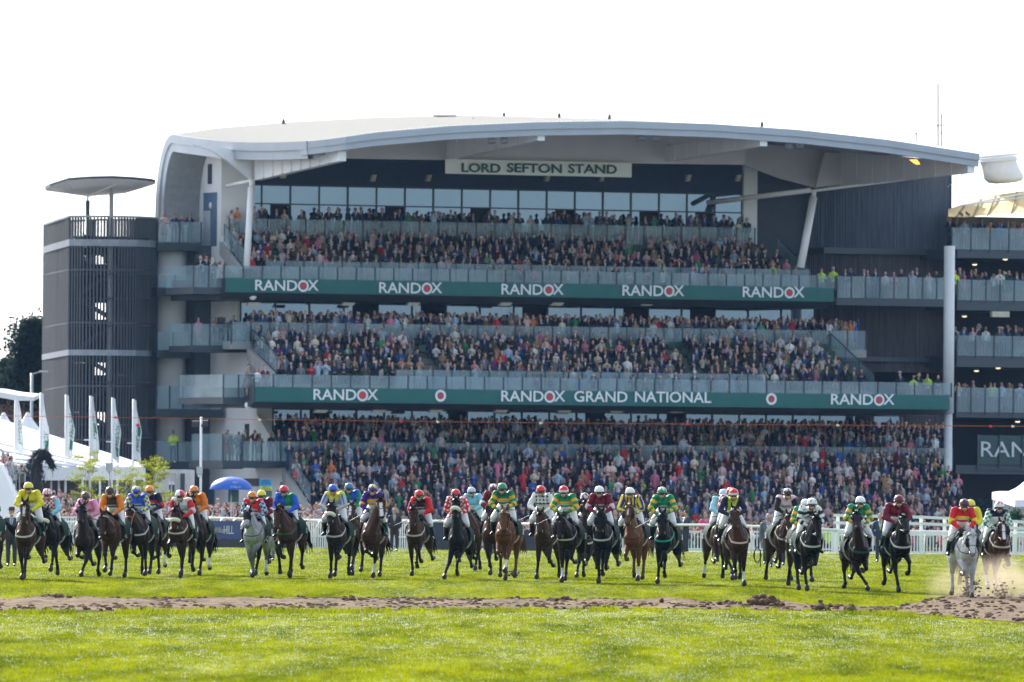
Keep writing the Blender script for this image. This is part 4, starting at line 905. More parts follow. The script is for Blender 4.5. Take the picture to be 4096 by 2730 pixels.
# white wedge of a viewing stand at far left
e=empty('viewing_platform',(at(0,1990,515).x,515,-.75),0,'curved white flank of a viewing platform with railings at the left edge','platform'); f=lambda px,py,Y=515: at(px,py,Y)-Vector(e.location)
V=[f(-120,1790),f(0,1858),f(22,1905),f(45,1955),f(62,2000),f(70,2040),f(70,2090),f(-120,2090)]; mb=MB(); nv=len(V); mb.add(V+[v+Vector((0,6,0)) for v in V],[tuple(range(nv)),tuple(range(2*nv-1,nv-1,-1))]+[(i,nv+i,nv+(i+1)%nv,(i+1)%nv) for i in range(nv)]); mb.build('flank_wall',wall_white,e)
V=[f(-120,1830,523),f(30,1900,523),f(80,1935,523),f(115,1990,523),f(115,2090,523),f(-120,2090,523)]; mb=MB(); nv=len(V); mb.add(V+[v+Vector((0,3,0)) for v in V],[tuple(range(nv)),tuple(range(2*nv-1,nv-1,-1))]+[(i,nv+i,nv+(i+1)%nv,(i+1)%nv) for i in range(nv)]); mb.build('steps',conc,e)
mb=MB(); hr=[f(-60,1770,519),f(8,1800,519),f(30,1838,519),f(52,1893,519),f(78,1893,519),f(100,1893,519)]
mb.tube(hr,.035,6)
for a in [(-20,1790,1900),(8,1800,1915),(20,1820,1930),(36,1850,1960),(52,1893,1985),(64,1893,2000),(78,1893,2010),(100,1893,2010)]: mb.tube([f(a[0],a[1],519),f(a[0],a[2],519)],.03,6)
mb.build('railing',mat('weathered_rail',(.30,.29,.27),.7),e)
# umbrella of the bookmaker
p=at(925,1908,520); e=empty('umbrella',(p.x,520,-.7),0,'large blue umbrella with white lettering on its front panel','umbrella'); z=p.z+.7
blue=mat('umbrella_blue',(.02,.11,.50),.6,var=.05); G=[]
for j in range(9):
    t=j/8; r=.98*math.sin(t*math.pi/2*.98); h=z-.55*(1-math.cos(t*math.pi/2)); G.append([(r*math.cos(2*math.pi*k/32)*(1-.02*(k%4==2)*t),r*math.sin(2*math.pi*k/32),h-(0.015*math.cos(8*2*math.pi*k/32)*t)) for k in range(33)])
G.append([(x*.995,y*.995,h-.04) for x,y,h in G[-1]])
mb=MB(); mb.grid(G); cn=mb.build('canopy',blue,e,True)
for tt,dz,ww in (('PAT',.44,.22),('WHELAN',.33-.21+.12,.48)):
    o=text_obj('lettering',tt,.15,(0,0,0),txtw,e,width=ww); o.rotation_euler=(0,0,0)
    for v in o.data.vertices:
        x=v.co.x+.22; zz=z-.55+dz-.22+v.co.y+.06; q=(z-zz)/.55; t=math.acos(max(-1,min(1,1-q)))/(math.pi/2); r=.98*math.sin(t*math.pi/2*.98); v.co=Vector((x,-math.sqrt(max(0,r*r-x*x))-.015,zz))
mb=MB(); mb.tube([(0,0,0),(0,0,z)],.03,8); mb.build('pole',galv,e,True)
def board(name,label,px0,px1,py0,py1,Y,m,texts=(),post=True):
    a=at(px0,py0,Y); b_=at(px1,py1,Y); cx_=(a.x+b_.x)/2; e=empty(name,(cx_,Y,-.7),0,label,'sign'); w=(b_.x-a.x)/2
    mb=MB(); mb.box(-w,w,0,.05,b_.z+.7,a.z+.7); mb.build('panel',m,e)
    if post: mb=MB(); mb.tube([(0,.1,0),(0,.1,a.z+.7)],.03,6); mb.build('post',galv,e)
    for (t,px,py,size,mm,wd) in texts: q=at(px,py,Y); text_obj('lettering',t,size,(q.x-cx_,-.012,q.z+.7),mm,e,width=wd)
    return e
dk=mat('lettering_dark',(.02,.03,.08),.6); lg=mat('led_green',(.02,.30,.15),.5)
board('bookmaker_sign','bright blue board with two lines of dark capitals, above a yellow one',1038,1087,1918,1946,519,mat('sign_blue',(.03,.28,.62),.5),[('KEITH',1062,1924,.12,dk,.3),('JOHNSON',1062,1934,.12,dk,.42)])
board('bookmaker_sign','yellow board with dark capitals under the bright blue one',1040,1087,1946.5,1962,518.8,mat('sign_yellow',(.70,.72,.04),.5),[('KEITH',1063,1950.5,.11,dk,.3),('JOHNSON',1063,1957.5,.09,dk,.42)])
lt=mat('odds_board',(.04,.10,.10),.5)
board('odds_board','dark odds board with rows of green names below the yellow sign',1048,1087,1963,2005,518.6,lt,[('CORACH',1060,1969,.07,lg,.28),('DELTA',1058,1977,.07,lg,.22),('ROSES',1062,1985,.07,lg,.3),('NOBLE',1060,1993,.07,lg,.26)][:0]+[('- - - -',1062,1970+8*k,.09,lg,.3) for k in range(4)])
board('odds_board','dark odds board standing under the blue umbrella',913,955,1960,2010,521,lt,[('- - - -',934,1967+9*k,.09,lg,.34) for k in range(4)])
board('odds_board','dark tall board with blue lights by the low white building',676,698,1940,1998,560,mat('board_blueblack',(.03,.04,.07),.5))
board('notice_board','small white notice on the low white building',676,696,1928,1939,559,whitep,[('i',686,1934,.12,dk,.05)])
# low service building behind the birches
e=empty('service_building',(at(700,1990,600).x,600,-.75),0,'low pale building with dark doorways between the tower and the white wall','building'); f=lambda px,py,Y=600: at(px,py,Y)-Vector(e.location)
a,b_=f(620,1878),f(760,2090); mb=MB(); mb.box(a.x,b_.x,0,8,0,a.z); mb.build('wall',mat('cream_wall',(.55,.53,.50),.8),e)
a=f(722,1895); b_=f(738,2060); mb=MB(); mb.box(a.x,b_.x,-.05,-.002,0,a.z); mb.build('door',darksteel,e)
mb=MB(); mb.tube([f(706,2060,599.8),f(706,1896,599.8),f(698,1892,599.8)],.06,6); mb.build('pipe',galv,e)
# grille and door on the white base wall of the stand
s=ST('service_door','blue-grey double door in the white base wall under the balcony','door',uL-.05,9.0,-.75)
mb=MB(); mb.box(uL-.1,uL-.01,15.2,16.5,-.75,SZ(820,1941,16)); s.part('leaf',mb,mat('blue_grey_panel',(.10,.17,.28)))
s=ST('wall_grille','grey louvred grille on the white base wall above the crowd','grille',uL-.05,9.5,2.5)
mb=MB(); z0,z1=SZ(1000,1946,9.5),SZ(1000,1915,9.5); mb.box(uL-.08,uL-.01,8.4,10.8,z0,z1); s.part('frame',mb,slatm)
mb=MB(); 
for k in range(5): mb.box(uL-.12,uL-.081,8.5,10.7,z0+.05+k*(z1-z0)/5.2,z0+.1+k*(z1-z0)/5.2)
s.part('slats',mb,darksteel)
# marker rope with ribbons across the course
ropem=mat('orange_rope',(.55,.12,.03),.7); e=empty('marker_rope',(0,470,0),0,'thin orange rope with small ribbons stretched high across the whole view','rope'); f=lambda px,py: at(px,py,470)-Vector(e.location)
P=[f(px,1664+ (px/4096)*42+6*math.sin(math.pi*px/4096)) for px in np.linspace(-600,4700,30)]; mb=MB(); mb.tube(P,.010,4); mb.build('rope',ropem,e)
pink=mat('ribbon_pink',(.75,.03,.12),.6); wh=mat('ribbon_white',(.8,.75,.6),.6)
for px,c in ((462,0),(1037,1),(1604,0),(1750,1),(2162,1),(2750,0),(3350,1),(3962,0),(4050,1)):
    q=f(px,1664+(px/4096)*42+6*math.sin(math.pi*px/4096)); mb=MB(); mb.add([q+Vector(v) for v in ((-.06,-.03,.05),(.07,-.05,.03),(.09,-.02,-.03),(-.03,-.04,-.06),(-.05,.03,.05),(.07,.02,.03),(.09,.02,-.03),(-.03,.03,-.06))],[(0,1,2,3),(7,6,5,4),(0,4,5,1),(1,5,6,2),(2,6,7,3),(3,7,4,0)]); mb.build('ribbon',(pink,wh)[c],e)
# supports of the rope outside the frame
for px in (-600,4700):
    q=f(px,1664+(px/4096)*42+6*math.sin(math.pi*px/4096)); mb=MB(); mb.tube([(q.x,q.y,0),(q.x,q.y,q.z)],.06,8); mb.build('pole',whitep,e)

# ================================================================== RIGHT SURROUNDINGS
p=SP(3798,985,2.4); s=ST('mast_column','thick round white column rising between the two stands','column',p.x,p.y,-.75)
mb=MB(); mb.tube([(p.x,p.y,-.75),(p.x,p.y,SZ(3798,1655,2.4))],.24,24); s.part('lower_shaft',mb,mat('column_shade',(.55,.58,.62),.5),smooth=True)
mb=MB(); mb.tube([(p.x,p.y,SZ(3798,1654,2.4)),(p.x,p.y,p.z)],.315,24); s.part('upper_shaft',mb,mat('column_white',(.66,.68,.70),.45,var=.03),smooth=True)
wN=8.0
nst=ST('neighbour_stand','neighbouring stand with dark open floors and a tan fabric roof at the right edge','grandstand',SU(3830,wN),wN,-.75)
xa,xb=3826,4560
def slab(y0,y1,w0=wN,w1=wN+10,m=darksteel,name='floor_slab',x0=xa,x1=xb):
    mb=MB(); mb.box(SU(x0,wN),SU(x1,wN),w0,w1,SZ(3950,y1,wN),SZ(3950,y0,wN)); return nst.part(name,mb,m)
for y0,y1 in ((1000,1034),(1203,1243),(1425,1470),(1648,1672),(1862,1896)): slab(y0,y1)
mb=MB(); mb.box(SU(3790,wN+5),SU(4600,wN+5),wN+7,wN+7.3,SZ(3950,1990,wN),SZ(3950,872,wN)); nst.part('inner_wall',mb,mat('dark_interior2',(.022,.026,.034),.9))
def bal2(y0,y1,x0=xa,sp=1.55,m=None):
    z1,z0=SZ(3950,y0,wN),SZ(3950,y1,wN); u0,u1=SU(x0,wN),SU(xb,wN); n=int((u1-u0)/sp); mb=MB()
    for i in range(n+1): u=u0+(u1-u0)*i/n; mb.box(u-.035,u+.035,wN-.08,wN-.02,z0-.15,z1)
    mb.box(u0,u1,wN-.04,wN-.0,z0-.02,z0+.05)
    q=nst.part('balustrade',mb,darksteel); mb=MB()
    for i in range(n): mb.box(u0+(u1-u0)*i/n+.05,u0+(u1-u0)*(i+1)/n-.05,wN-.06,wN-.045,z0,z1-.01)
    nst.part('glass_panels',mb,m or balglass,q)
bal2(912,1000,3802,1.2); bal2(1120,1203,sp=.92); bal2(1343,1425,sp=1.2); bal2(1552,1650,sp=.9)
zA,zB=SZ(3950,1742,wN),SZ(3950,1860,wN)
mb=MB(); mb.box(SU(3911,wN),SU(xb,wN),wN-.1,wN-.04,zB,zA); nst.part('printed_panel',mb,mat('panel_deep_green',(.003,.045,.045),.4))
bnr=nst
mb=MB()
mb.box(SU(3909,wN),SU(4180,wN),wN-.19,wN-.13,zB-.3,zB-.22)
for i,x in enumerate((3909,3996,4087,4180)): mb.box(SU(x,wN)-.04,SU(x,wN)+.04,wN-.2,wN-.12,zB-.3,zA+.05)
nst.part('balustrade',mb,darksteel)
s=ST('fascia_banner','big pale letters on dark green glass panels at the right edge','banner',SU(4150,wN),wN-.16,zB)
st_text(s,'RANDOX',3919,4330,1803,1.3,wN-.0,mat('lettering_grey',(.55,.60,.62),.5))
slab(866,906,wN+1.2,wN+1.5,mat('dark_tan_wall',(.15,.13,.09),.8),'upper_wall')  # dark tan wall strip beneath the fabric roof
# tan fabric roof: shallow dome panel strips
tan=mat('tan_fabric',(.62,.46,.19),.8,var=.05)
G=[]
for i in range(25):
    px=3793+i*32; yt=np.interp(px,[3793,3900,4000,4096,4300,4560],[838,800,778,765,750,742]); yb=np.interp(px,[3793,3850,4096,4560],[868,870,850,838])
    G.append([SP(px,float(yt),wN+5),SP(px,float(yt*.6+yb*.4)-2,wN+3)+Vector((0,0,.06 if i%2 else 0)),SP(px,float(yb),wN-1)])
mb=MB(); mb.grid(G); nst.part('fabric_roof',mb,tan)
for px,py,px2,py2 in ((3850,822,3826,868),(3915,797,3893,866),(3975,783,3950,862),(4060,770,4045,854)): mb=MB(); mb.tube([SP(px,py,wN+4.5)+Vector((0,-.3,0)),SP(px2,py2,wN-1.1)],.06,5); nst.part('roof_rib',mb,mat('tan_dark',(.2,.17,.1),.8))
mb=MB(); mb.tube([SP(3850,822,wN),SP(4300,735,wN)],.05,6); nst.part('cable',mb,whitep)
mb=MB(); mb.tube([SP(3860,822,wN-1.5),SP(4300,765,wN-1.5)],.05,6); nst.part('cable',mb,whitep)
for px,y in ((3845,857),(3872,857)): 
    p=SP(px,y,wN-.6); mb=MB(); V=[Vector(v)+p for v in ((-.16,-.1,-.02),(.08,-.1,-.16),(.16,.05,.0),(-.08,.05,.16))]; V+=[v+Vector((0,.12,.02)) for v in V]; mb.add(V,[(0,1,2,3),(7,6,5,4),(0,4,5,1),(1,5,6,2),(2,6,7,3),(3,7,4,0)]); nst.part('floodlight',mb,blackp)
lampm=bpy.data.materials.new('lamp_lit'); lampm.use_nodes=True; b=lampm.node_tree.nodes['Principled BSDF']; b.inputs['Emission Color'].default_value=(1,.85,.45,1); b.inputs['Emission Strength'].default_value=.7
for px,py in ((4020,1037),(3898,1058),(3857,1265),(3905,1483),(3992,1472),(4070,1686)):
    p=SP(px,py,wN+.5); mb=MB(); mb.tube([p+Vector((0,0,.12)),p],[.12,.17],12); nst.part('ceiling_lamp',mb,darksteel); mb=MB(); mb.ell(p+Vector((0,-.02,-.02)),(.15,.15,.06)); nst.part('lamp_glow',mb,lampm,smooth=True)
mb=MB(); p,q=SP(3963,1246,wN),SP(4032,1270,wN); mb.box(p.x,q.x,wN-.2,wN+.1,q.z,p.z); nst.part('speaker_box',mb,mat('speaker_beige',(.50,.48,.38)))
# white fabric funnel
p=SP(3992,636,14); s=ST('roof_funnel','tilted white fabric funnel with a ring rim floating above the right roof','fabric funnel',p.x,p.y,p.z)
G=[]
for (dy,rx,cxp) in ((630,1.13,3992),(643,1.13,3992),(650,1.08,3994),(680,1.12,4004),(712,1.2,4016),(728,1.02,4022),(733,.6,4024)):
    c=SP(cxp,dy,14); G.append([c+Vector((rx*math.cos(a),rx*math.sin(a)*.9,.10*rx*math.cos(a))) for a in np.linspace(0,2*math.pi,33)])
mb=MB(); mb.grid(G); s.part('fabric',mb,tentw,smooth=True)
mb=MB(); mb.tube([v+Vector((0,0,.1)) for v in G[0]],.07,6); mb.tube(G[1],.06,6); s.part('rim',mb,whitep)
mb=MB()
for a,b_ in (((3918,640),(3790,750)),((4065,632),(4300,660)),((4012,728),(4012,800))): mb.tube([SP(*a,14),SP(*b_,14)],.02,4)
s.part('guy_cables',mb,galv)
# white tents lower right
e=empty('marquee',(at(4060,1990,560).x,560,-.75),0,'white peaked tent at the lower right edge beyond the rails','tent'); f=lambda px,py,Y=560: at(px,py,Y)-Vector(e.location)
pk=f(4150,1870); rim=[f(3968,1970,556),f(4060,2000,548),f(4340,2000,548),f(4400,1970,572),f(4000,1966,572)]
mb=MB()
Gs=[]
for t in np.linspace(0,1,9): Gs.append([pk.lerp(r_,t)+Vector((0,0,-.55*math.sin(math.pi*t)*.8)) for r_ in rim+[rim[0]]])
mb.grid(Gs); mb.build('canopy',tentw,e,True)
mb=MB(); mb.grid([rim+[rim[0]],[r_+Vector((0,0,-.35)) for r_ in rim+[rim[0]]]]); mb.build('valance',tentw,e)
a,b_=f(3995,2006,562),f(4380,2090,562); mb=MB(); mb.box(a.x,b_.x,a.y,a.y+.1,0,a.z); mb.build('back_wall',mat('tent_valance',(.66,.68,.70)),e)
for px in (3975,4065): q=f(px,1998,549); mb=MB(); mb.tube([(q.x,q.y,0),q],.04,6); mb.build('post',whitep,e)
p=at(3987,1960,556); mb=MB(); e2=empty('hanging_basket',(at(4062,2055,546).x,546,at(4062,2068,546).z),0,'small hanging basket of green leaves in front of the white tent','plant')
rr=np.random.default_rng(8); P=rr.normal(0,.16,(500,3)); d=rr.normal(0,.05,(500,3)); dq=rr.normal(0,.05,(500,3)); Q=np.stack([P,P+d,P+d+dq,P+dq],1).reshape(-1,3); link('foliage',fast_mesh('foliage',Q,np.arange(2000).reshape(-1,4),m=MATS['leaf_0.030_0.070']),e2)
mb=MB(); mb.ell((0,0,-.12),(.15,.15,.1)); mb.build('basket',blackp,e2,True); mb=MB(); mb.tube([(0,0,0),(0,0,.55)],.01,4); mb.build('chain',blackp,e2)
# far dark green bank under the neighbour stand
for i,px in enumerate((3850,3960,4100,4230,4380)):
    leafy('tree',['distant round dark tree under the neighbour stand, far left one','distant round dark tree under the neighbour stand, second one','distant round dark tree behind the peaked white tent','distant dark tree past the right edge','distant dark tree farthest right'][i],gz(px,900,-.75),5.5+i%2,4.2,(.04,.06,.045),5000,.22,False,.3,limbs=22,clump=1.0,crown0=.05)
# ================================================================== HORSES AND JOCKEYS
def cap(p0,p1,r0,r1,tag,sx=1.0): return ('c',Vector(p0),Vector(p1),r0,r1,tag,sx)
def ell(c,r,tag,rot=(0,0,0)): return ('e',Vector(c),tuple(r),rot,None,tag,1)
def remesh(prims,voxel,smooth=4,fac=.5):
    mb=MB()
    for q in prims:
        if q[0]=='c':
            p0,p1,r0,r1=q[1:5]; d=(p1-p0); L_=d.length; d=d/L_ if L_>1e-6 else Vector((0,0,1)); pts=[];rs=[]
            for a in (-80,-50,-20): pts.append(p0+d*r0*math.sin(R(a))); rs.append(r0*math.cos(R(a)))
            for f in (.25,.5,.75): pts.append(p0.lerp(p1,f)); rs.append(r0+(r1-r0)*f)
            for a in (20,50,80): pts.append(p1+d*r1*math.sin(R(a))); rs.append(r1*math.cos(R(a)))
            n0=len(mb.v); mb.tube(pts,rs,12)
            if q[6]!=1.0:
                for k in range(n0,len(mb.v)):
                    v=mb.v[k]; cxm=(p0.x+p1.x)/2; mb.v[k]=(cxm+(v[0]-cxm)*q[6],v[1],v[2])
        else: mb.ell(q[1],q[2],14,10,q[3])
    me=mb.mesh('t'); o=bpy.data.objects.new('t',me); col.objects.link(o)
    m=o.modifiers.new('r','REMESH'); m.mode='VOXEL'; m.voxel_size=voxel; m.adaptivity=0
    if smooth: m=o.modifiers.new('s','SMOOTH'); m.factor=fac; m.iterations=smooth
    dg=bpy.context.evaluated_depsgraph_get(); me2=bpy.data.meshes.new_from_object(o.evaluated_get(dg)); bpy.data.objects.remove(o); bpy.data.meshes.remove(me)
    nv=len(me2.vertices); V=np.empty(nv*3,np.float32); me2.vertices.foreach_get('co',V); V=V.reshape(-1,3).astype(float)
    D=np.full(nv,1e9); I=np.zeros(nv,int); T=np.zeros(nv)
    for k,q in enumerate(prims):
        if q[0]=='c':
            a=np.array(q[1]); b_=np.array(q[2]); ab=b_-a; t=np.clip(((V-a)@ab)/max(1e-9,ab@ab),0,1); d=np.linalg.norm(V-(a+t[:,None]*ab),axis=1)-(q[3]+(q[4]-q[3])*t)
        else:
            M_=np.array(Euler(q[3]).to_matrix()); loc=(V-np.array(q[1]))@M_; u=loc/np.array(q[2]); d=(np.linalg.norm(u,axis=1)-1)*min(q[2]); t=(u[:,2]+1)/2
        w=d<D; D[w]=d[w]; I[w]=k; T[w]=t[w]
    tags=np.array([q[5] for q in prims])[I]
    return me2,V,tags,T
def paint(me,C,m,name):
    ca=me.color_attributes.new('Col','FLOAT_COLOR','POINT'); ca.data.foreach_set('color',np.c_[C,np.ones(len(C))].astype(np.float32).ravel())
    me.materials.clear(); me.materials.append(m); me.shade_smooth(); me.name=name
coat=vcmat('horse_coat',.5,.12,0,30,.14); silk=vcmat('silk',.5,.22,.0,8,.05); skinm=vcmat('skin_cloth',.55,.4,0,20,.05); leather=mat('black_leather',(.010,.010,.012),.3,var=.1,spec=.3)
helm=vcmat('cap_silk',.35,.5,.2,10,.03); tack=mat('tack_leather',(.014,.010,.008),.6,var=.2,spec=.15); fleece=mat('sheepskin',(.72,.68,.58),1.0,var=.12,scale=60,bump=.8); bfleece=mat('black_fleece',(.012,.012,.014),1.0,var=.3,scale=60,bump=.8)
cloth_g=mat('cloth_green',(.006,.035,.03),.9,spec=.15); hairm=mat('horse_hair_black',(.008,.007,.007),.7,spec=.1); whitecl=mat('white_cloth',(.55,.55,.55),.7,var=.06,scale=12); goggle=mat('goggle_black',(.008,.008,.01),.12,spec=.8)
F_={'st':(-4,-4,35),'re':(34,30,50),'fo':(52,-68,-95),'mf':(26,-52,-95),'pu':(-26,-28,12),'li':(8,-62,-110),'hi':(66,-30,-80)}
H_={'st':(28,-24,4,38),'re':(52,-4,22,45),'pu':(2,-50,-34,-15),'fo':(44,-46,26,-60),'tr':(0,-62,-62,-100),'sw':(50,-36,10,-40)}
POSES=[('st','fo','re','sw'),('fo','st','sw','re'),('re','fo','tr','pu'),('mf','st','pu','tr'),('fo','re','st','re'),('hi','st','st','fo'),('st','hi','fo','tr'),('fo','re','tr','fo'),('st','fo','re','tr'),('st','mf','fo','tr')]
COATS={'bay':((.048,.019,.010),(.010,.009,.009)),'dbay':((.022,.011,.008),(.008,.008,.008)),'black':((.006,.006,.007),(.008,.008,.009)),'chestnut':((.115,.042,.018),(.09,.034,.015)),'grey':((.36,.38,.40),(.12,.125,.13)),'lgrey':((.45,.46,.47),(.30,.31,.32))}
def dirv(a): return Vector((0,-math.sin(R(a)),-math.cos(R(a))))
def make_horse(root,coatk,pose,poll,muz,blaze=None,socks=(),mirror=False,hood=False,rs=0):
    prims=[]; A=prims.append
    A(ell((0,-.50,1.18),(.235,.30,.33),'body')); A(cap((0,-.35,1.21),(0,.42,1.25),.295,.285,'body',.95)); A(ell((0,.66,1.30),(.25,.36,.28),'body')); A(cap((0,-.3,1.46),(0,.25,1.46),.11,.12,'body'))
    for s in (-1,1):
        A(ell((s*.14,-.44,1.18),(.115,.22,.33),'body')); A(ell((s*.15,.70,1.14),(.135,.26,.33),'body')); A(ell((s*.10,-.70,1.12),(.12,.14,.18),'body'))
    ax=(muz-poll); hl=ax.length; ax=ax/hl
    A(cap((0,-.40,1.45),poll+Vector((0,.03,-.01)),.13,.075,'crest')); A(cap((0,-.58,1.28),poll+Vector((0,.05,-.10)),.205,.105,'neck',.9)); A(cap((0,-.72,1.14),poll+ax*.17+Vector((0,.12,-.02)),.16,.085,'neck',.9))
    fw=Vector((1,0,0)).cross(ax).normalized()
    if fw.y>0: fw=-fw          # points to the front of the face
    A(ell(poll+ax*.10-fw*.01,(.124,.122,.12),'head')); A(cap(poll+ax*.13,muz-ax*.05,.112,.066,'head')); A(cap(poll+ax*.16-fw*.06,poll+ax*.36-fw*.05,.095,.06,'head')); A(ell(muz-ax*.03,(.074,.076,.066),'muzzle'))
    A(cap(muz-ax*.05-fw*.05,muz-ax*.01-fw*.045,.035,.03,'muzzle'))
    for s in (-1,1):
        A(ell(muz-ax*.03+Vector((s*.035,0,0))+fw*.03,(.028,.028,.03),'muzzle')); A(ell(poll+ax*.20+Vector((s*.097,0,0))+fw*.045,(.026,.03,.028),'eye'))
        e0=poll+Vector((s*.065,0,.045)); A(cap(e0,e0+Vector((s*.018,-.005,.10)),.036,.026,'ear')); A(cap(e0+Vector((s*.018,-.005,.08)),e0+Vector((s*.022,-.0,.155)),.024,.010,'ear'))
    lf=list(pose); 
    if mirror: lf=[lf[1],lf[0],lf[3],lf[2]]
    rr=np.random.default_rng(rs+11); rr2=np.random.default_rng(rs+77); hooves=[]; white_leg=[]
    for k,(s,key) in enumerate(((-1,lf[0]),(1,lf[1]))):
        a=[x+rr.normal(0,4) for x in F_[key]]; lat=rr2.normal(0,.05); E=Vector((s*.145,-.46,.97)); K=E+dirv(a[0])*.44+Vector((-s*.02+lat*.6,0,0)); Fk=K+dirv(a[1])*.30+Vector((-s*.02+lat,0,0)); P_=Fk+dirv(a[2])*.13; Hf=P_+dirv(a[2])*.07
        A(cap((s*.14,-.50,1.15),E,.135,.105,'upper')); A(cap(E,K,.104,.056,'forearm')); A(ell(K,(.060,.066,.072),'knee')); A(cap(K,Fk,.045,.041,'cannon%d'%k)); A(ell(Fk,(.052,.056,.054),'pastern%d'%k)); A(cap(Fk,P_,.040,.046,'pastern%d'%k)); A(cap(P_,Hf,.060,.072,'hoof')); hooves.append(Hf+Vector((0,0,-.05)))
    for k,(s,key) in enumerate(((-1,lf[2]),(1,lf[3]))):
        a=[x+rr.normal(0,3) for x in H_[key]]; hp=Vector((s*.14,.66,1.22)); St=hp+dirv(a[0])*.36+Vector((s*.03,0,0)); Hk=St+dirv(a[1])*.42+Vector((-s*.02,0,0)); Fk=Hk+dirv(a[2])*.37; P_=Fk+dirv(a[3])*.13; Hf=P_+dirv(a[3])*.06
        A(cap(hp,St,.19,.125,'upper')); A(cap(St,Hk,.120,.064,'gaskin')); A(ell(Hk,(.060,.072,.072),'knee')); A(cap(Hk,Fk,.046,.042,'cannon%d'%(k+2))); A(ell(Fk,(.056,.06,.056),'pastern%d'%(k+2))); A(cap(Fk,P_,.047,.050,'pastern%d'%(k+2))); A(cap(P_,Hf,.060,.068,'hoof')); hooves.append(Hf+Vector((0,0,-.05)))
    low=min(h.z for h in hooves)
    me,V,tags,T=remesh(prims,.021,4)
    c1,c2=[np.array(x) for x in COATS[coatk]]; C=np.tile(c1,(len(V),1))
    C*= (1+.25*(noise2(V[:,0]*3+rs,V[:,1]*3+V[:,2]*3,rs,3)-.5))[:,None]
    if coatk=='grey' or coatk=='lgrey':
        dap=noise2(V[:,0]*14+rs,V[:,1]*14+V[:,2]*9,rs+4,2); C*=(.8+.4*dap)[:,None]
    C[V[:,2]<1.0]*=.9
    leg=lambda nm: np.array([x.startswith(nm) for x in tags])
    fa=(tags=='forearm')|(tags=='gaskin'); f=np.clip((T-.35)/.5,0,1)[:,None]; C=np.where(fa[:,None],C*(1-f)+c2*f,C)
    C[tags=='knee']=c2; 
    cn=leg('cannon')|leg('pastern'); C[cn]=c2
    for s_ in socks:
        C[leg('pastern%d'%s_)]=(.6,.58,.55); w=leg('cannon%d'%s_)&(T>.45); C[w]=(.6,.58,.55)
    C[tags=='hoof']=(.035,.03,.028)
    C[tags=='ear']=c1*.6 if 'grey' not in coatk else c1*.8; C[tags=='eye']=(.004,.004,.004)
    mz=tags=='muzzle'; C[mz]=C[mz]*.35+np.array((.012,.01,.01))
    rel=V-np.array(poll); th=rel@np.array(ax); ff=rel@np.array(fw); hd=(tags=='head')|mz
    if hood:
        w=((tags=='head')&(th<.40))|((tags=='ear')); C[w]=(.008,.01,.02)
    if blaze:
        lo_,hi_,wd=blaze; w=hd&(ff>.02)&(th>lo_)&(th<hi_)&(np.abs(V[:,0]-(poll.x+(muz.x-poll.x)*th/hl))<wd*(.7+.6*noise2(th*20,th*0,rs))); C[w]=(.62,.60,.57)
    V[:,2]-=low; me.vertices.foreach_set('co',V.astype(np.float32).ravel()); me.update()
    paint(me,C,coat,'horse_body'); b=link('body',me,root)
    bvh=BVHTree.FromPolygons([tuple(v) for v in V],[tuple(p.vertices) for p in me.polygons])
    return low,ax,fw,hl,bvh
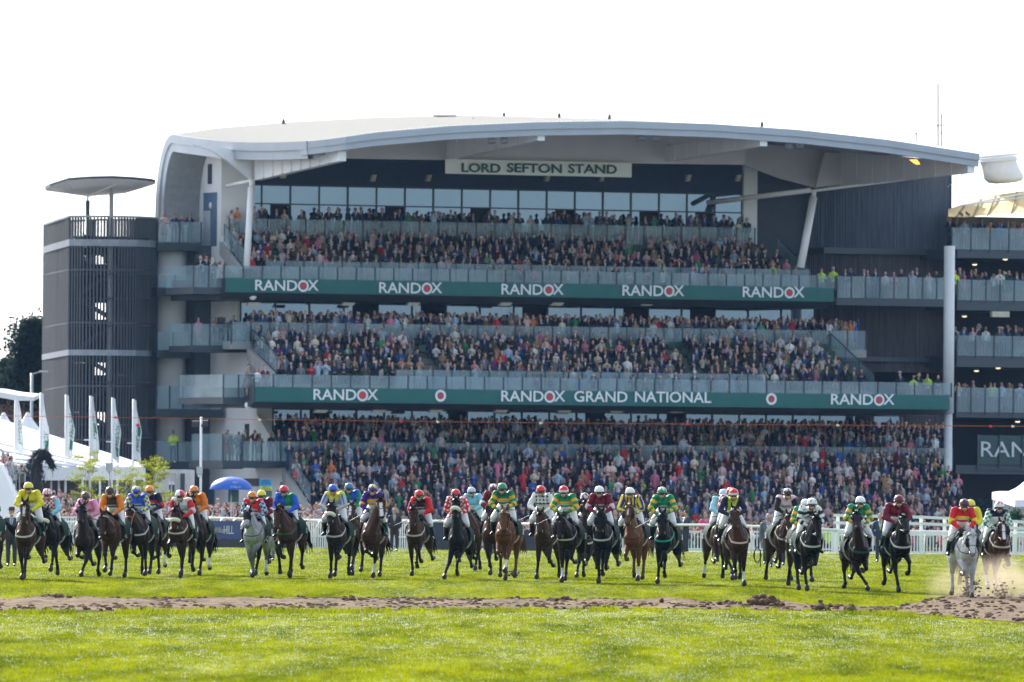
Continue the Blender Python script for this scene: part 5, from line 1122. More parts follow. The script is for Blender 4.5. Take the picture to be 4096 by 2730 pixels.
def make_tack(root,poll,muz,ax,fw,hl,lift,spec,rs,bvh):
    up=Vector((0,0,-lift)); poll=poll+up; muz=muz+up; X=Vector((1,0,0)); rr=random.Random(rs)
    # bridle
    mb=MB()
    def loop(t,rx,rf,r,d=0): 
        c=poll+ax*t-fw*.02; mb.tube([c+X*math.cos(a)*rx+fw*math.sin(a)*rf for a in np.linspace(0,2*math.pi,17)],r,5,caps=False)
    loop(.10,.128,.135,.011); loop(hl*.60,.088,.10,.011)
    for s in (-1,1): mb.tube([poll+ax*.10+X*s*.128,poll+ax*hl*.6+X*s*.088,muz-ax*.06+X*s*.072],.011,5)
    br=mb.build('bridle',tack if not spec.get('orange') else mat('tack_orange',(.55,.16,.03),.5),root,True)
    for s in (-1,1): mb=MB(); c=muz-ax*.06+X*s*.078; mb.tube([c+fw*math.cos(a)*.03+Vector((0,0,1))*math.sin(a)*.03 for a in np.linspace(0,2*math.pi,10)],.007,4,caps=False); mb.build('bit_ring',galv,br)
    if spec.get('browband'): mb=MB(); c=poll+ax*.10-fw*.02; mb.tube([c+X*math.cos(a)*.134+fw*math.sin(a)*.14 for a in np.linspace(.1,math.pi-.1,9)],.016,5); mb.build('browband',whitecl,root)
    if spec.get('nose'):
        mb=MB(); c=poll+ax*hl*.60-fw*.01; pts=[c+X*math.cos(a)*.10+fw*math.sin(a)*.125 for a in np.linspace(-.15,math.pi+.15,11)]; mb.tube(pts,[.03]+[.055]*9+[.03],8); mb.build('sheepskin_noseband',fleece,root,True)
    if spec.get('cheek'):
        for s in (-1,1): mb=MB(); mb.tube([poll+ax*.16+X*s*.135,poll+ax*.28+X*s*.135,poll+ax*hl*.62+X*s*.115],[.035,.05,.04],8); mb.build('cheekpiece',bfleece,root,True)
    if spec.get('blink'):
        for s in (-1,1): mb=MB(); mb.ell(poll+ax*.2+X*s*.125+fw*.03,(.045,.055,.06)); mb.build('blinker_cup',goggle if spec['blink']==1 else mat('blinker_pale',(.4,.4,.4),.4),root,True)
    # mane and forelock
    mb=MB(); p0=Vector((0,-.38,1.57))+up; 
    for i in range(34):
        t=i/33; b0=p0.lerp(poll+Vector((0,.04,.06)),t); s=rr.choice((-1,1)); mb.tube([b0,b0+Vector((s*rr.uniform(.02,.06),rr.uniform(.0,.08),rr.uniform(.0,.05))),b0+Vector((s*rr.uniform(.05,.12),rr.uniform(.03,.15),rr.uniform(-.08,.05)))],[.022,.016,.003],4)
    for i in range(7): mb.tube([poll+Vector((rr.uniform(-.04,.04),-.01,.07)),poll+ax*.08+fw*.13+X*rr.uniform(-.05,.05),poll+ax*rr.uniform(.12,.2)+fw*.12+X*rr.uniform(-.05,.05)],[.02,.015,.003],4)
    hm_=hairm if spec['coat'] in ('bay','dbay','black') else mat('horse_hair_'+spec['coat'],COATS[spec['coat']][0],.6); mb.build('mane',hm_,root,True)
    mb=MB(); tx_=spec.get('tail',.15)
    for i in range(26): 
        a=Vector((rr.uniform(-.03,.03),.98,1.42))+up; mb.tube([a,a+Vector((tx_*.3+rr.uniform(-.03,.03),.18,-.04)),a+Vector((tx_*.8+rr.uniform(-.06,.06),.34,-.28+rr.uniform(-.08,.08))),a+Vector((tx_*1.2+rr.uniform(-.1,.1),.42,-.68+rr.uniform(-.15,.15)))],[.022,.026,.024,.004],4)
    mb.build('tail',hm_,root,True)
    # breast girth
    bc=spec.get('girth')
    if bc:
        gm_={'w':whitecl,'d':tack,'t':mat('turquoise_strap',(.01,.36,.32),.6),'g':mat('green_strap',(.01,.10,.07),.6),'r':mat('red_white_strap',(.65,.45,.45),.6)}[bc]; mb=MB(); P=[]
        for a in np.linspace(-1.5,1.5,23):
            row=[]
            for dz_ in (.024,-.024):
                zc=1.12+.26*(1-math.cos(a))+dz_-lift; o3=Vector((math.sin(a)*1.5,-.45-math.cos(a)*1.5,zc)); hit=bvh.ray_cast(o3,(Vector((0,-.45,zc))-o3).normalized()); p3=hit[0] if hit[0] else Vector((.26*math.sin(a),-.5-.36*math.cos(a),zc)); row.append(p3+(o3-Vector((0,-.45,zc))).normalized()*.016)
            P.append(row)
        w=.35 if bc=='d' else 1
        mb.grid([[p[0].lerp(p[1],.5-.5*w) for p in P],[p[0].lerp(p[1],.5+.5*w) for p in P],[p[0].lerp(p[1],.5+.5*w)+Vector((0,.02,0)) for p in P],[p[0].lerp(p[1],.5-.5*w)+Vector((0,.02,0)) for p in P],[p[0].lerp(p[1],.5-.5*w) for p in P]]); mb.build('breast_girth',gm_,root,True)
    # saddle cloth
    mb=MB(); G=[]
    for y in np.linspace(-.28,.5,6): 
        G.append([Vector(((.335+.012*math.sin(9*y+a*5))*math.sin(a),y,1.255+.335*math.cos(a)+(.05 if abs(a)<.4 else 0)))+up for a in np.linspace(-1.95,1.95,21)])
    mb.grid(G); sc_=mb.build('saddle_cloth',cloth_g,root,True)
    for s in (-1,1):
        me=text_mesh(spec.get('num',str(2+rs%34)),.2,ext=.002); me.materials.append(txtw)
        o=link('cloth_number',me,sc_); o.location=(s*.345,.33,1.22-lift); o.rotation_euler=(R(90),0,R(90)*s)
    mb=MB(); mb.tube([Vector((0,-.12,1.60))+up,Vector((0,.08,1.58))+up,Vector((0,.30,1.62))+up],[.10,.12,.09],10); mb.build('saddle',leather,root,True)
    mb=MB(); mb.tube([Vector((.31*math.sin(a),-.02,1.22+.33*math.cos(a)))+up for a in np.linspace(1.6,4.68,12)],.02,5); mb.build('girth_strap',whitecl,root)
    return poll,muz
def colr(c): 
    return {'yellow':(.72,.62,.03),'red':(.62,.02,.03),'white':(.74,.74,.74),'lblue':(.25,.55,.72),'pink':(.80,.30,.48),'brown':(.12,.05,.03),'orange':(.75,.20,.015),'dbrown':(.045,.018,.012),'blue':(.02,.10,.55),'navy':(.012,.016,.05),'maroon':(.16,.01,.03),'green':(.01,.24,.10),'black':(.012,.012,.014),'purple':(.05,.02,.20),'gold':(.75,.42,.03),'grey':(.42,.44,.48),'lime':(.45,.55,.05),'lpink':(.72,.50,.58),'dgreen':(.01,.13,.09),'lblue2':(.36,.62,.75)}[c]
def pat(p,x,y,z,t,k):
    """p=(kind,c1,c2..); x lateral, z height 0..1 of torso (1 top), t along arm"""
    kind=p[0]; c=[np.array(colr(q)) for q in p[1:]]; n=len(x); C=np.tile(c[0],(n,1))
    if kind=='plain': return C
    if kind=='hoops': w=(np.floor(z*7)%2==1)
    elif kind=='hoop': w=(z>.30)&(z<.50)
    elif kind=='checks': w=((np.floor(x/.055)+np.floor(z*8))%2==0)
    elif kind=='stars': w=((((x/.10)%1-.5)**2+((z*5)%1-.5)**2)<.07)
    elif kind=='diamonds': w=(np.abs((x/.10)%1-.5)+np.abs((z*4.5)%1-.5)<.36)
    elif kind=='vstripes': w=(np.floor(x/.045+.5)%2==0)
    elif kind=='half': w=x>0
    elif kind=='yoke': w=z>.55
    elif kind=='panel': w=np.abs(x)<.13
    elif kind=='patches': w=noise2(x*9+3,z*5,k+2,2)>.5
    else: w=np.zeros(n,bool)
    C[w]=c[1]; return C
def sleeve(p,t,ang,k):
    kind=p[0]; c=[np.array(colr(q)) for q in p[1:]]; n=len(t); C=np.tile(c[0],(n,1))
    if kind=='hoops': w=(np.floor(t*7.5)%2==1)
    elif kind=='armlet': w=(t>.36)&(t<.56)
    elif kind=='checks': w=((np.floor(t*10)+np.floor(ang/(math.pi/3)))%2==0)
    elif kind=='stars': w=((((ang/1.4)%1-.5)**2+((t*5)%1-.5)**2)<.09)
    elif kind=='seam': w=np.abs(np.sin(ang))<.22
    elif kind=='vstripes': w=(np.floor(ang/(math.pi/3))%2==0)
    elif kind=='patches': w=noise2(t*7,ang*1.2,k+9,2)>.5
    else: w=np.zeros(n,bool)
    if len(c)>1: C[w]=c[1]
    return C
def capcol(p,x,y,z,k):
    kind=p[0]; c=[np.array(colr(q)) for q in p[1:]]; n=len(x); C=np.tile(c[0],(n,1)); th=np.arctan2(x,-y)
    if kind=='quarter': w=((x>0)^(y>0))
    elif kind=='stripes': w=(np.floor(x/.032+.5)%2==0)
    elif kind=='band': w=(z<.025)&(z>.0)
    elif kind=='diamond': w=(np.abs(x)*1.1+np.abs(z-.10)*1.0<.055)
    elif kind=='star': w=(np.abs(th*3/math.pi%1-.5)<.32)&(z>.05)&(z>.05+.10*np.abs(th*3/math.pi%1-.5))
    elif kind=='stars': w=((np.abs(th)%1.0-.5)**2*.03+(z-.06)**2<.0007)
    else: w=np.zeros(n,bool)
    if len(c)>1: C[w]=c[1]
    return C
def make_jockey(root,rd,jz,lean,k,gloves=True,turn=0):
    """local frame equals the horse frame (rider above the withers)"""
    rr=random.Random(k*7+1); o_=Vector((lean,0,jz)); 
    sh=[Vector((s*.20,-.13+rr.uniform(-.02,.02),2.15)) for s in (-1,1)]; el=[Vector((s*(.315+rr.uniform(-.03,.02)),-.20+rr.uniform(-.05,.04),1.87)) for s in (-1,1)]; hd=[Vector((s*.095,-.47+rr.uniform(-.03,.05),1.70+rr.uniform(-.03,.02))) for s in (-1,1)]
    hip=[Vector((s*.115,.22,1.80)) for s in (-1,1)]; kn=[Vector((s*.275,-.12,1.50)) for s in (-1,1)]; an=[Vector((s*.315,.12,1.15)) for s in (-1,1)]; toe=[Vector((s*.335,-.07,1.075)) for s in (-1,1)]
    head=Vector((turn*.03,-.37,2.235)); ad=lambda v:Vector(v)+o_
    P=[ell(ad((0,.22,1.82)),(.15,.13,.13),'c'),cap(ad((0,.2,1.84)),ad((0,-.08,2.07)),.12,.13,'c'),cap(ad((0,-.1,2.10)),ad((0,-.30,2.18)),.06,.055,'s'),ell(ad(head),(.076,.098,.115),'s'),ell(ad(head+Vector((0,-.05,-.055))),(.05,.055,.055),'s'),cap(ad(head+Vector((0,-.095,-.01))),ad(head+Vector((0,-.115,-.045))),.012,.017,'s')]
    for i,s in enumerate((-1,1)):
        P+=[cap(ad(sh[i]),ad(el[i]),.055,.042,'c'),cap(ad(el[i]),ad(hd[i]+Vector((0,.05,.02))),.04,.028,'c'),cap(ad(hip[i]),ad(kn[i]),.09,.06,'c'),cap(ad(kn[i]),ad(an[i]),.05,.035,'c'),cap(ad(an[i]),ad(toe[i]),.03,.028,'c')]
        w=hd[i]+Vector((0,.05,.02)); kk=hd[i]+Vector((0,-.03,0)); P.append(cap(ad(w),ad(kk),.03,.034,'g'))
        for f in range(4):
            b0=kk+Vector((-s*.012,0,.030-.02*f)); l=(.036,.04,.038,.03)[f]; P.append(cap(ad(b0),ad(b0+Vector((-s*.010,-l,-.004))),.0105,.010,'g')); P.append(cap(ad(b0+Vector((-s*.010,-l,-.004))),ad(b0+Vector((-s*.042,-l+.01,-.008))),.010,.009,'g'))
        P.append(cap(ad(kk+Vector((-s*.02,.03,.03))),ad(kk+Vector((-s*.045,-.01,.036))),.012,.010,'g'))
        P.append(ell(ad(head+Vector((s*.078,.01,-.01))),(.014,.025,.032),'s'))
    me,V,tags,T=remesh(P,.0135,2); skin=np.array((.60,.33,.23))*rr.uniform(.9,1.1); C=np.tile(skin,(len(V),1)); C[tags=='c']=(.3,.3,.3)
    if gloves: C[tags=='g']=(.012,.012,.014)
    hr=V-np.array(ad(head)); C[(tags=='s')&(hr[:,2]<-.07)&(hr[:,2]>-.082)&(np.abs(hr[:,0])<.026)&(hr[:,1]<-.07)]=(.30,.09,.08); C[(tags=='s')&(hr[:,1]>.02)]=(.06,.04,.03)
    paint(me,C,skinm,'person_body'); link('body',me,root)
    # jacket
    P=[ell(ad((0,-.05,2.04)),(.215,.165,.18),'t'),cap(ad((0,.16,1.90)),ad((0,-.05,2.06)),.165,.17,'t',1.12),cap(ad((0,-.12,2.12)),ad((0,-.22,2.16)),.09,.075,'t')]
    for i,s in enumerate((-1,1)): P+=[cap(ad(sh[i]+Vector((-s*.03,0,0))),ad(sh[i]),.09,.088,'t'),cap(ad(sh[i]),ad(el[i]),.088,.074,'a%d'%i),cap(ad(el[i]),ad(hd[i]+Vector((s*.01,.07,.03))),.072,.040,'b%d'%i)]
    me,V,tags,T=remesh(P,.0155,3); nr=np.empty(len(V)*3,np.float32); me.vertices.foreach_get('normal',nr); nr=nr.reshape(-1,3)
    fold=(noise2(V[:,0]*9+k,V[:,2]*16+V[:,1]*7,k,3)-.5); V2=V+nr*fold[:,None]*.035; me.vertices.foreach_set('co',V2.astype(np.float32).ravel()); me.update()
    x=V[:,0]-o_.x; z=np.clip((V[:,2]-jz-1.80)/.42,0,1); C=pat(rd['t'],x,V[:,1],z,T,k)
    for i,s in enumerate((-1,1)):
        w=(tags=='a%d'%i)|(tags=='b%d'%i); t=np.where(tags=='a%d'%i,T*.5,.5+T*.5); cxl=np.where(tags=='a%d'%i,sh[i].x+(el[i].x-sh[i].x)*T,el[i].x+(hd[i].x-el[i].x)*T); cyl=np.where(tags=='a%d'%i,sh[i].y+(el[i].y-sh[i].y)*T,el[i].y+(hd[i].y-el[i].y)*T)
        an_=np.arctan2(x-cxl,-(V[:,1]-cyl)); Cs=sleeve(rd['s'],t,an_,k+i); C[w]=Cs[w]; cuff=w&(t>.93); C[cuff]=np.array(colr(rd.get('cuff',rd['s'][1])))
    paint(me,C,silk,'jacket'); jk=link('jacket',me,root)
    # chest lettering laid on the jacket
    if rd.get('txt',True):
        tm=text_mesh('RANDOX',.062,ext=0.0,bold=.0015); nvv=len(tm.vertices); bv=BVHTree.FromPolygons([tuple(v) for v in V2],[tuple(p.vertices) for p in me.polygons]); 
        zc=1.93+jz; xs=[v.co.x for v in tm.vertices]; wd=(max(xs)-min(xs)) or 1
        for v in tm.vertices:
            px_=v.co.x*.235/wd+o_.x; pz=zc+v.co.y*.9; hit=bv.ray_cast(Vector((px_,-2,pz)),Vector((0,1,0))); yy=(hit[0].y if hit[0] else -.15)-.008; v.co=Vector((px_,yy,pz))
        dark=rd['t'][1] in ('white','lpink','yellow','grey','pink'); tm.materials.append(mat('lettering_black',(.02,.02,.02),.6) if dark else txtw); tm.name='chest_lettering'; link('chest_lettering',tm,jk)
    # breeches
    P=[ell(ad((0,.20,1.80)),(.17,.15,.15),'t'),cap(ad((0,.10,1.84)),ad((0,.02,1.90)),.14,.13,'t')]
    for i,s in enumerate((-1,1)): P+=[cap(ad(hip[i]),ad(kn[i]),.118,.082,'t'),cap(ad(kn[i]),ad(kn[i].lerp(an[i],.22)),.078,.066,'t')]
    me,V,tags,T=remesh(P,.017,3); paint(me,np.tile(np.array((.70,.70,.71)),(len(V),1)),silk,'breeches'); link('breeches',me,root)
    for i,s in enumerate((-1,1)):
        mb=MB(); a=kn[i].lerp(an[i],.20); mb.tube([ad(a),ad(a.lerp(an[i],.5)),ad(an[i]),ad(an[i]+Vector((0,0,-.05)))],[.074,.068,.05,.045],10); mb.tube([ad(an[i]+Vector((0,.05,-.055))),ad(an[i]+Vector((0,-.03,-.05))),ad(toe[i]),ad(toe[i]+Vector((0,-.05,-.01)))],[.036,.046,.040,.02],8); mb.build('boot',leather,root,True)
    # cap over helmet
    hc=head+Vector((0,.01,.065)); mb=MB(); mb.ell((0,0,0),(.126,.150,.128),20,14); V=np.array([tuple(v) for v in mb.v]); keep=V[:,2]<-.03; V[keep,2]=-.03-(V[keep,2]+.03)*.0; 
    C=capcol(rd['c'],V[:,0],V[:,1],V[:,2],k); me=mb.mesh('cap'); me.vertices.foreach_set('co',V.astype(np.float32).ravel()); paint(me,C,helm,'cap'); hl_=link('cap',me,root); hl_.location=ad(hc); hl_.rotation_euler=(R(6),0,R(turn*10))
    mb=MB(); mb.tube([ad(hc+Vector((.118*math.sin(a),-.135*math.cos(a)-.0,-.03))) for a in np.linspace(0,2*math.pi,21)],.013,6,caps=False); mb.grid([[ad(hc+Vector((.11*math.sin(a),-.125*math.cos(a),-.03))) for a in np.linspace(-1.1,1.1,9)],[ad(hc+Vector((.10*math.sin(a),-.125*math.cos(a)-.055,-.045))) for a in np.linspace(-1.1,1.1,9)]]); mb.build('cap_brim',mat('band_dark',(.02,.02,.025),.4) if rd['c'][0]!='band' else whitecl,root,True)
    mb=MB(); mb.ell(ad(hc+Vector((0,0,.13))),(.016,.016,.012),8,5); mb.build('cap_button',mat('band_dark',(.02,.02,.025)),root,True)
    # goggles: curved lens over the eyes plus strap
    mb=MB(); G=[]
    for zz,e_ in ((.030,0),(.012,.012),(-.015,.012),(-.030,0)): G.append([ad(head+Vector((.072*math.sin(a),-.098*math.cos(a)-.014-e_,zz))) for a in np.linspace(-1.15,1.15,11)])
    mb.grid(G); mb.build('goggles',goggle,root,True)
    mb=MB(); 
    for s in (-1,1): mb.tube([ad(head+Vector((s*.082,-.005,.04))),ad(head+Vector((s*.075,-.03,-.05))),ad(head+Vector((s*.03,-.085,-.115)))],.007,4)
    mb.build('chin_strap',tack,root)
    return [ad(h) for h in hd]
# px, hoof y, cap top y, ear top y, muzzle y, head px, cap px, yaw(deg, + = rump to the right), coat, pose, rider
HS=[
 dict(x=97,h=2320,c=1918,e=1984,m=2100,hx=92,cx=112,yaw=12,coat='bay',pose=8,blaze=(.0,.40,.035),girth='w',r=dict(t=('plain','yellow'),s=('plain','yellow'),c=('plain','yellow')),L='bay horse with a long white blaze, leftmost full horse of the field',J='jockey in all-yellow silks and cap on the leftmost bay'),
 dict(x=196,h=2303,c=1952,e=2018,m=2120,hx=178,cx=160,yaw=14,coat='black',pose=2,nose=1,girth='d',r=dict(t=('checks','red','white'),s=('plain','lblue'),c=('stripes','red','white'),txt=False),L='black horse with a white noseband half hidden behind the leftmost bay',J='jockey with light blue sleeves and a red-and-white cap behind the yellow rider'),
 dict(x=332,h=2307,c=1964,e=2000,m=2090,hx=316,cx=342,yaw=15,coat='dbay',pose=7,hood=1,blink=1,girth='d',r=dict(t=('plain','pink'),s=('plain','pink'),c=('plain','brown'),cuff='brown'),L='dark bay horse wearing a dark hood under the pink rider',J='jockey in pink silks and a plain brown cap'),
 dict(x=437,h=2312,c=1944,e=2030,m=2148,hx=411,cx=440,yaw=17,coat='bay',pose=4,cheek=1,browband=1,girth='d',r=dict(t=('panel','orange','dbrown'),s=('plain','orange'),c=('half','dbrown','orange')),L='bay horse with lowered head under the orange and brown rider',J='jockey in orange silks with a brown chest and halved orange and brown cap'),
 dict(x=553,h=2304,c=1942,e=2012,m=2100,hx=517,cx=536,yaw=15,coat='dbay',pose=1,browband=1,orange=1,girth='w',r=dict(t=('plain','blue'),s=('checks','blue','yellow'),c=('star','blue','yellow')),L='dark bay horse with an orange bridle under the blue and yellow rider',J='jockey in blue silks with yellow-checked sleeves and a blue and yellow cap'),
 dict(x=606,h=2297,c=1940,e=2025,m=2120,hx=575,cx=574,yaw=12,coat='bay',pose=6,socks=(3,),r=dict(t=('hoop','navy','red'),s=('armlet','navy','red'),c=('plain','orange')),L='bay horse with a white hind sock, almost hidden behind the blue and yellow rider',J='jockey in navy silks with orange-red armbands and a plain orange-red cap'),
 dict(x=708,h=2314,c=1981,e=2007,m=2129,hx=699,cx=720,yaw=15,coat='bay',pose=5,nose=1,girth='w',r=dict(t=('yoke','grey','white'),s=('armlet','red','lpink'),c=('quarter','white','red'),txt=False),L='bay horse with a thick white noseband left of the pale hoardings',J='crouching jockey in white and red with a quartered red-and-white cap'),
 dict(x=785,h=2302,c=1940,e=1968,m=2070,hx=752,cx=761,yaw=12,coat='dbay',pose=9,hood=1,socks=(3,),r=dict(t=('plain','orange'),s=('plain','orange'),c=('plain','orange'),txt=False),L='dark bay horse in a black hood behind the quartered-cap rider',J='jockey in plain orange silks and a plain orange cap'),
 dict(x=1008,h=2311,c=1963,e=2011,m=2110,hx=987,cx=1008,yaw=14,coat='grey',pose=0,hood=1,blink=2,girth='d',socks=(3,),r=dict(t=('plain','red'),s=('checks','maroon','lblue'),c=('stars','orange','green')),L='grey horse wearing a black hood, left half of the field',J='jockey in red with checked maroon and blue sleeves and a starred orange cap'),
 dict(x=1055,h=2303,c=1957,e=2030,m=2120,hx=1042,cx=1032,yaw=12,coat='dbay',pose=3,r=dict(t=('plain','maroon'),s=('armlet','maroon','white'),c=('plain','yellow'),txt=False),L='dark horse almost hidden behind the hooded grey',J='jockey in maroon with a white armband and a plain yellow cap'),
 dict(x=1142,h=2314,c=1939,e=2007,m=2113,hx=1107,cx=1131,yaw=18,coat='bay',pose=5,girth='g',r=dict(t=('half','blue','green'),s=('plain','blue'),c=('plain','red'),txt=False),L='bay horse looking left under the green and blue rider',J='jockey in green and royal blue silks with a crimson cap'),
 dict(x=1340,h=2314,c=1934,e=1992,m=2094,hx=1315,cx=1325,yaw=15,coat='dbay',pose=1,nose=1,girth='w',r=dict(t=('yoke','grey','yellow'),s=('seam','grey','blue'),c=('plain','blue'),txt=False),L='dark bay horse with white noseband and white breast girth under the grey and yellow rider',J='jockey in yellow and grey silks with blue seams and a royal blue cap'),
 dict(x=1403,h=2304,c=1929,e=1995,m=2078,hx=1398,cx=1396,yaw=14,coat='bay',pose=4,blaze=(.02,.5,.03),socks=(2,),r=dict(t=('half','green','blue'),s=('seam','green','blue'),c=('stripes','green','blue')),L='bay horse with a white blaze between the grey-sleeved and purple riders',J='jockey in green and blue with a striped green and blue cap'),
 dict(x=1480,h=2312,c=1918,e=1972,m=2071,hx=1512,cx=1488,yaw=12,coat='bay',pose=8,blaze=(.18,.6,.045),socks=(1,),girth='d',turn=.6,r=dict(t=('yoke','gold','purple'),s=('armlet','purple','gold'),c=('star','purple','yellow')),L='tall bay horse with its white-nosed head turned right',J='jockey in purple silks with yellow armbands and a purple cap'),
 dict(x=1659,h=2305,c=1957,e=2006,m=2106,hx=1646,cx=1677,yaw=14,coat='bay',pose=6,blaze=(.03,.10,.03),girth='w',r=dict(t=('panel','red','black'),s=('plain','red'),c=('plain','red')),L='bay horse with a small star and white girth under the red and black rider',J='jockey in red silks with a black chest and a bright red cap, riding alone'),
 dict(x=1828,h=2317,c=1922,e=1972,m=2071,hx=1815,cx=1823,yaw=10,coat='black',pose=7,nose=1,girth='d',r=dict(t=('checks','red','white'),s=('stars','red','white'),c=('half','red','white'),txt=False),L='black horse with a white sheepskin noseband under the star-sleeved rider',J='jockey in red silks with white stars and a halved red and white cap'),
 dict(x=1893,h=2283,c=1926,e=2010,m=2100,hx=1855,cx=1852,yaw=16,coat='bay',pose=3,tail=.45,r=dict(t=('plain','lblue'),s=('plain','lblue'),c=('stripes','lpink','lblue'),txt=False),L='bay horse with streaming black tail behind the star-sleeved rider',J='jockey in light blue silks with a pink and light blue cap'),
 dict(x=1963,h=2310,c=1933,e=1976,m=2084,hx=1961,cx=1974,yaw=8,coat='bay',pose=5,cheek=1,r=dict(t=('plain','maroon'),s=('armlet','maroon','white'),c=('star','maroon','white'),txt=False),L='bay horse with black cheekpieces, partly behind the green and yellow hooped rider',J='jockey in maroon with white armbands, left of the half-yellow cap'),
 dict(x=2016,h=2323,c=1929,e=2015,m=2132,hx=2014,cx=2009,yaw=14,coat='chestnut',pose=4,browband=1,girth='d',socks=(1,),r=dict(t=('hoop','dgreen','gold'),s=('hoops','green','gold'),c=('half','green','gold')),L='dark chestnut horse at the centre with a white browband',J='central jockey in green and yellow hoops with a halved green and yellow cap'),
 dict(x=2172,h=2317,c=1939,e=2025,m=2145,hx=2156,cx=2164,yaw=14,coat='bay',pose=3,girth='d',r=dict(t=('diamonds','white','navy'),s=('plain','white'),c=('plain','red')),L='bay horse with pricked ears under the diamond-patterned rider',J='jockey in white silks with navy diamonds and a plain red cap'),
 dict(x=2264,h=2331,c=1934,e=2041,m=2154,hx=2237,cx=2248,yaw=15,coat='dbay',pose=8,cheek=1,blaze=(.05,.2,.012),socks=(0,),girth='w',r=dict(t=('hoop','green','gold'),s=('hoops','green','gold'),c=('band','red','white')),L='dark bay horse with cheekpieces and one white front sock',J='jockey in green and yellow hoops with a red cap banded white'),
 dict(x=2340,h=2312,c=1940,e=1982,m=2071,hx=2336,cx=2340,yaw=8,coat='dbay',pose=7,cheek=1,nose=0,girth='w',r=dict(t=('plain','black'),s=('plain','black'),c=('star','lpink','black'),txt=False),L='dark horse with thick cheekpieces behind and left of the white-capped maroon rider',J='jockey in black with a pink cap with black points'),
 dict(x=2408,h=2333,c=1937,e=2019,m=2132,hx=2396,cx=2397,yaw=12,coat='black',pose=9,cheek=1,girth='w',r=dict(t=('plain','maroon'),s=('armlet','maroon','lpink'),c=('plain','white')),L='black horse with cheekpieces under the maroon rider in a white cap',J='jockey in maroon silks with pale armbands and a plain white cap'),
 dict(x=2530,h=2325,c=1947,e=2000,m=2100,hx=2504,cx=2512,yaw=14,coat='chestnut',pose=0,cheek=1,blaze=(.02,.35,.018),socks=(1,),girth='d',r=dict(t=('vstripes','yellow','purple'),s=('vstripes','yellow','purple'),c=('plain','white')),L='chestnut horse with black cheekpieces and a thin blaze',J='jockey in yellow and purple stripes with a white cap'),
 dict(x=2654,h=2336,c=1945,e=2027,m=2141,hx=2643,cx=2649,yaw=13,coat='black',pose=6,hood=1,blink=1,girth='t',r=dict(t=('hoop','green','dgreen'),s=('hoops','green','gold'),c=('star','green','white')),L='black horse with a turquoise breast girth',J='jockey in green with thin yellow sleeve hoops and a green and white cap'),
 dict(x=2880,h=2315,c=1952,e=2030,m=2120,hx=2893,cx=2893,yaw=-12,coat='bay',pose=2,socks=(2,),r=dict(t=('plain','lblue2'),s=('plain','lblue2'),c=('plain','lblue2'),txt=False),L='bay horse with a white hind leg trailing at the left of the navy rider',J='jockey in pale blue silks and pale blue cap'),
 dict(x=2930,h=2322,c=1942,e=2030,m=2130,hx=2928,cx=2922,yaw=-6,coat='dbay',pose=1,r=dict(t=('checks','red','white'),s=('hoops','white','red'),c=('plain','red'),txt=False),L='dark horse hidden directly behind the navy rider',J='jockey in red and white hoops mostly hidden behind the navy rider'),
 dict(x=2954,h=2345,c=1951,e=2007,m=2116,hx=2941,cx=2927,yaw=-6,coat='bay',pose=9,blaze=(.03,.14,.035),girth='r',browband=1,socks=(1,),r=dict(t=('panel','navy','lime'),s=('plain','navy'),c=('band','red','white'),txt=False),L='bay horse with white star and a red-and-white breast girth',J='jockey in navy silks with a lime chest and a red cap banded white'),
 dict(x=3138,h=2322,c=1948,e=2033,m=2129,hx=3160,cx=3155,yaw=-15,coat='bay',pose=3,browband=1,blaze=(.05,.1,.02),girth='w',r=dict(t=('plain','lpink'),s=('plain','black'),c=('star','black','lpink')),L='bay horse with white breast strap next to the black horse, right of centre',J='jockey in pale pink and black with a black cap'),
 dict(x=3218,h=2346,c=2000,e=2060,m=2140,hx=3230,cx=3222,yaw=-10,coat='bay',pose=2,r=dict(t=('plain','green'),s=('hoops','green','gold'),c=('plain','white'),txt=False),L='horse hidden behind the black one with only its legs showing',J='jockey in green hidden behind the black and white starred rider'),
 dict(x=3243,h=2365,c=1989,e=2039,m=2146,hx=3269,cx=3246,yaw=-14,coat='black',pose=8,girth='w',turn=.3,r=dict(t=('patches','white','black'),s=('hoops','white','black'),c=('stars','white','black')),L='big black horse with a pale breast girth, right half of the field',J='jockey in black and white patches with a starred white cap'),
 dict(x=3438,h=2363,c=1966,e=2027,m=2116,hx=3435,cx=3441,yaw=-13,coat='dbay',pose=7,hood=1,blink=1,girth='g',r=dict(t=('plain','green'),s=('hoops','green','gold'),c=('plain','white'),txt=False),L='dark bay horse in a dark hood beside the man in the blue jumper',J='jockey in green with yellow-hooped sleeves and a white cap, right half'),
 dict(x=3603,h=2370,c=1977,e=2043,m=2129,hx=3618,cx=3593,yaw=-15,coat='black',pose=6,girth='w',turn=.3,r=dict(t=('plain','maroon'),s=('plain','maroon'),c=('plain','maroon'),txt=False),L='sleek black horse with a white breast girth under the all-maroon rider',J='jockey in all-maroon silks and cap'),
 dict(x=3870,h=2397,c=1993,e=2102,m=2224,hx=3888,cx=3857,yaw=-12,coat='lgrey',pose=0,cheek=1,girth='d',r=dict(t=('hoop','red','yellow'),s=('armlet','red','yellow'),c=('stripes','navy','maroon')),L='pale grey horse with lowered head kicking up dust on the dirt',J='jockey in red with yellow armbands and a striped navy cap on the pale grey'),
 dict(x=3884,h=2352,c=1999,e=2070,m=2150,hx=3890,cx=3882,yaw=-6,coat='dbay',pose=1,r=dict(t=('plain','yellow'),s=('plain','yellow'),c=('plain','yellow'),txt=False),L='horse hidden directly behind the pale grey on the dirt',J='jockey in yellow mostly hidden behind the pale grey and its rider'),
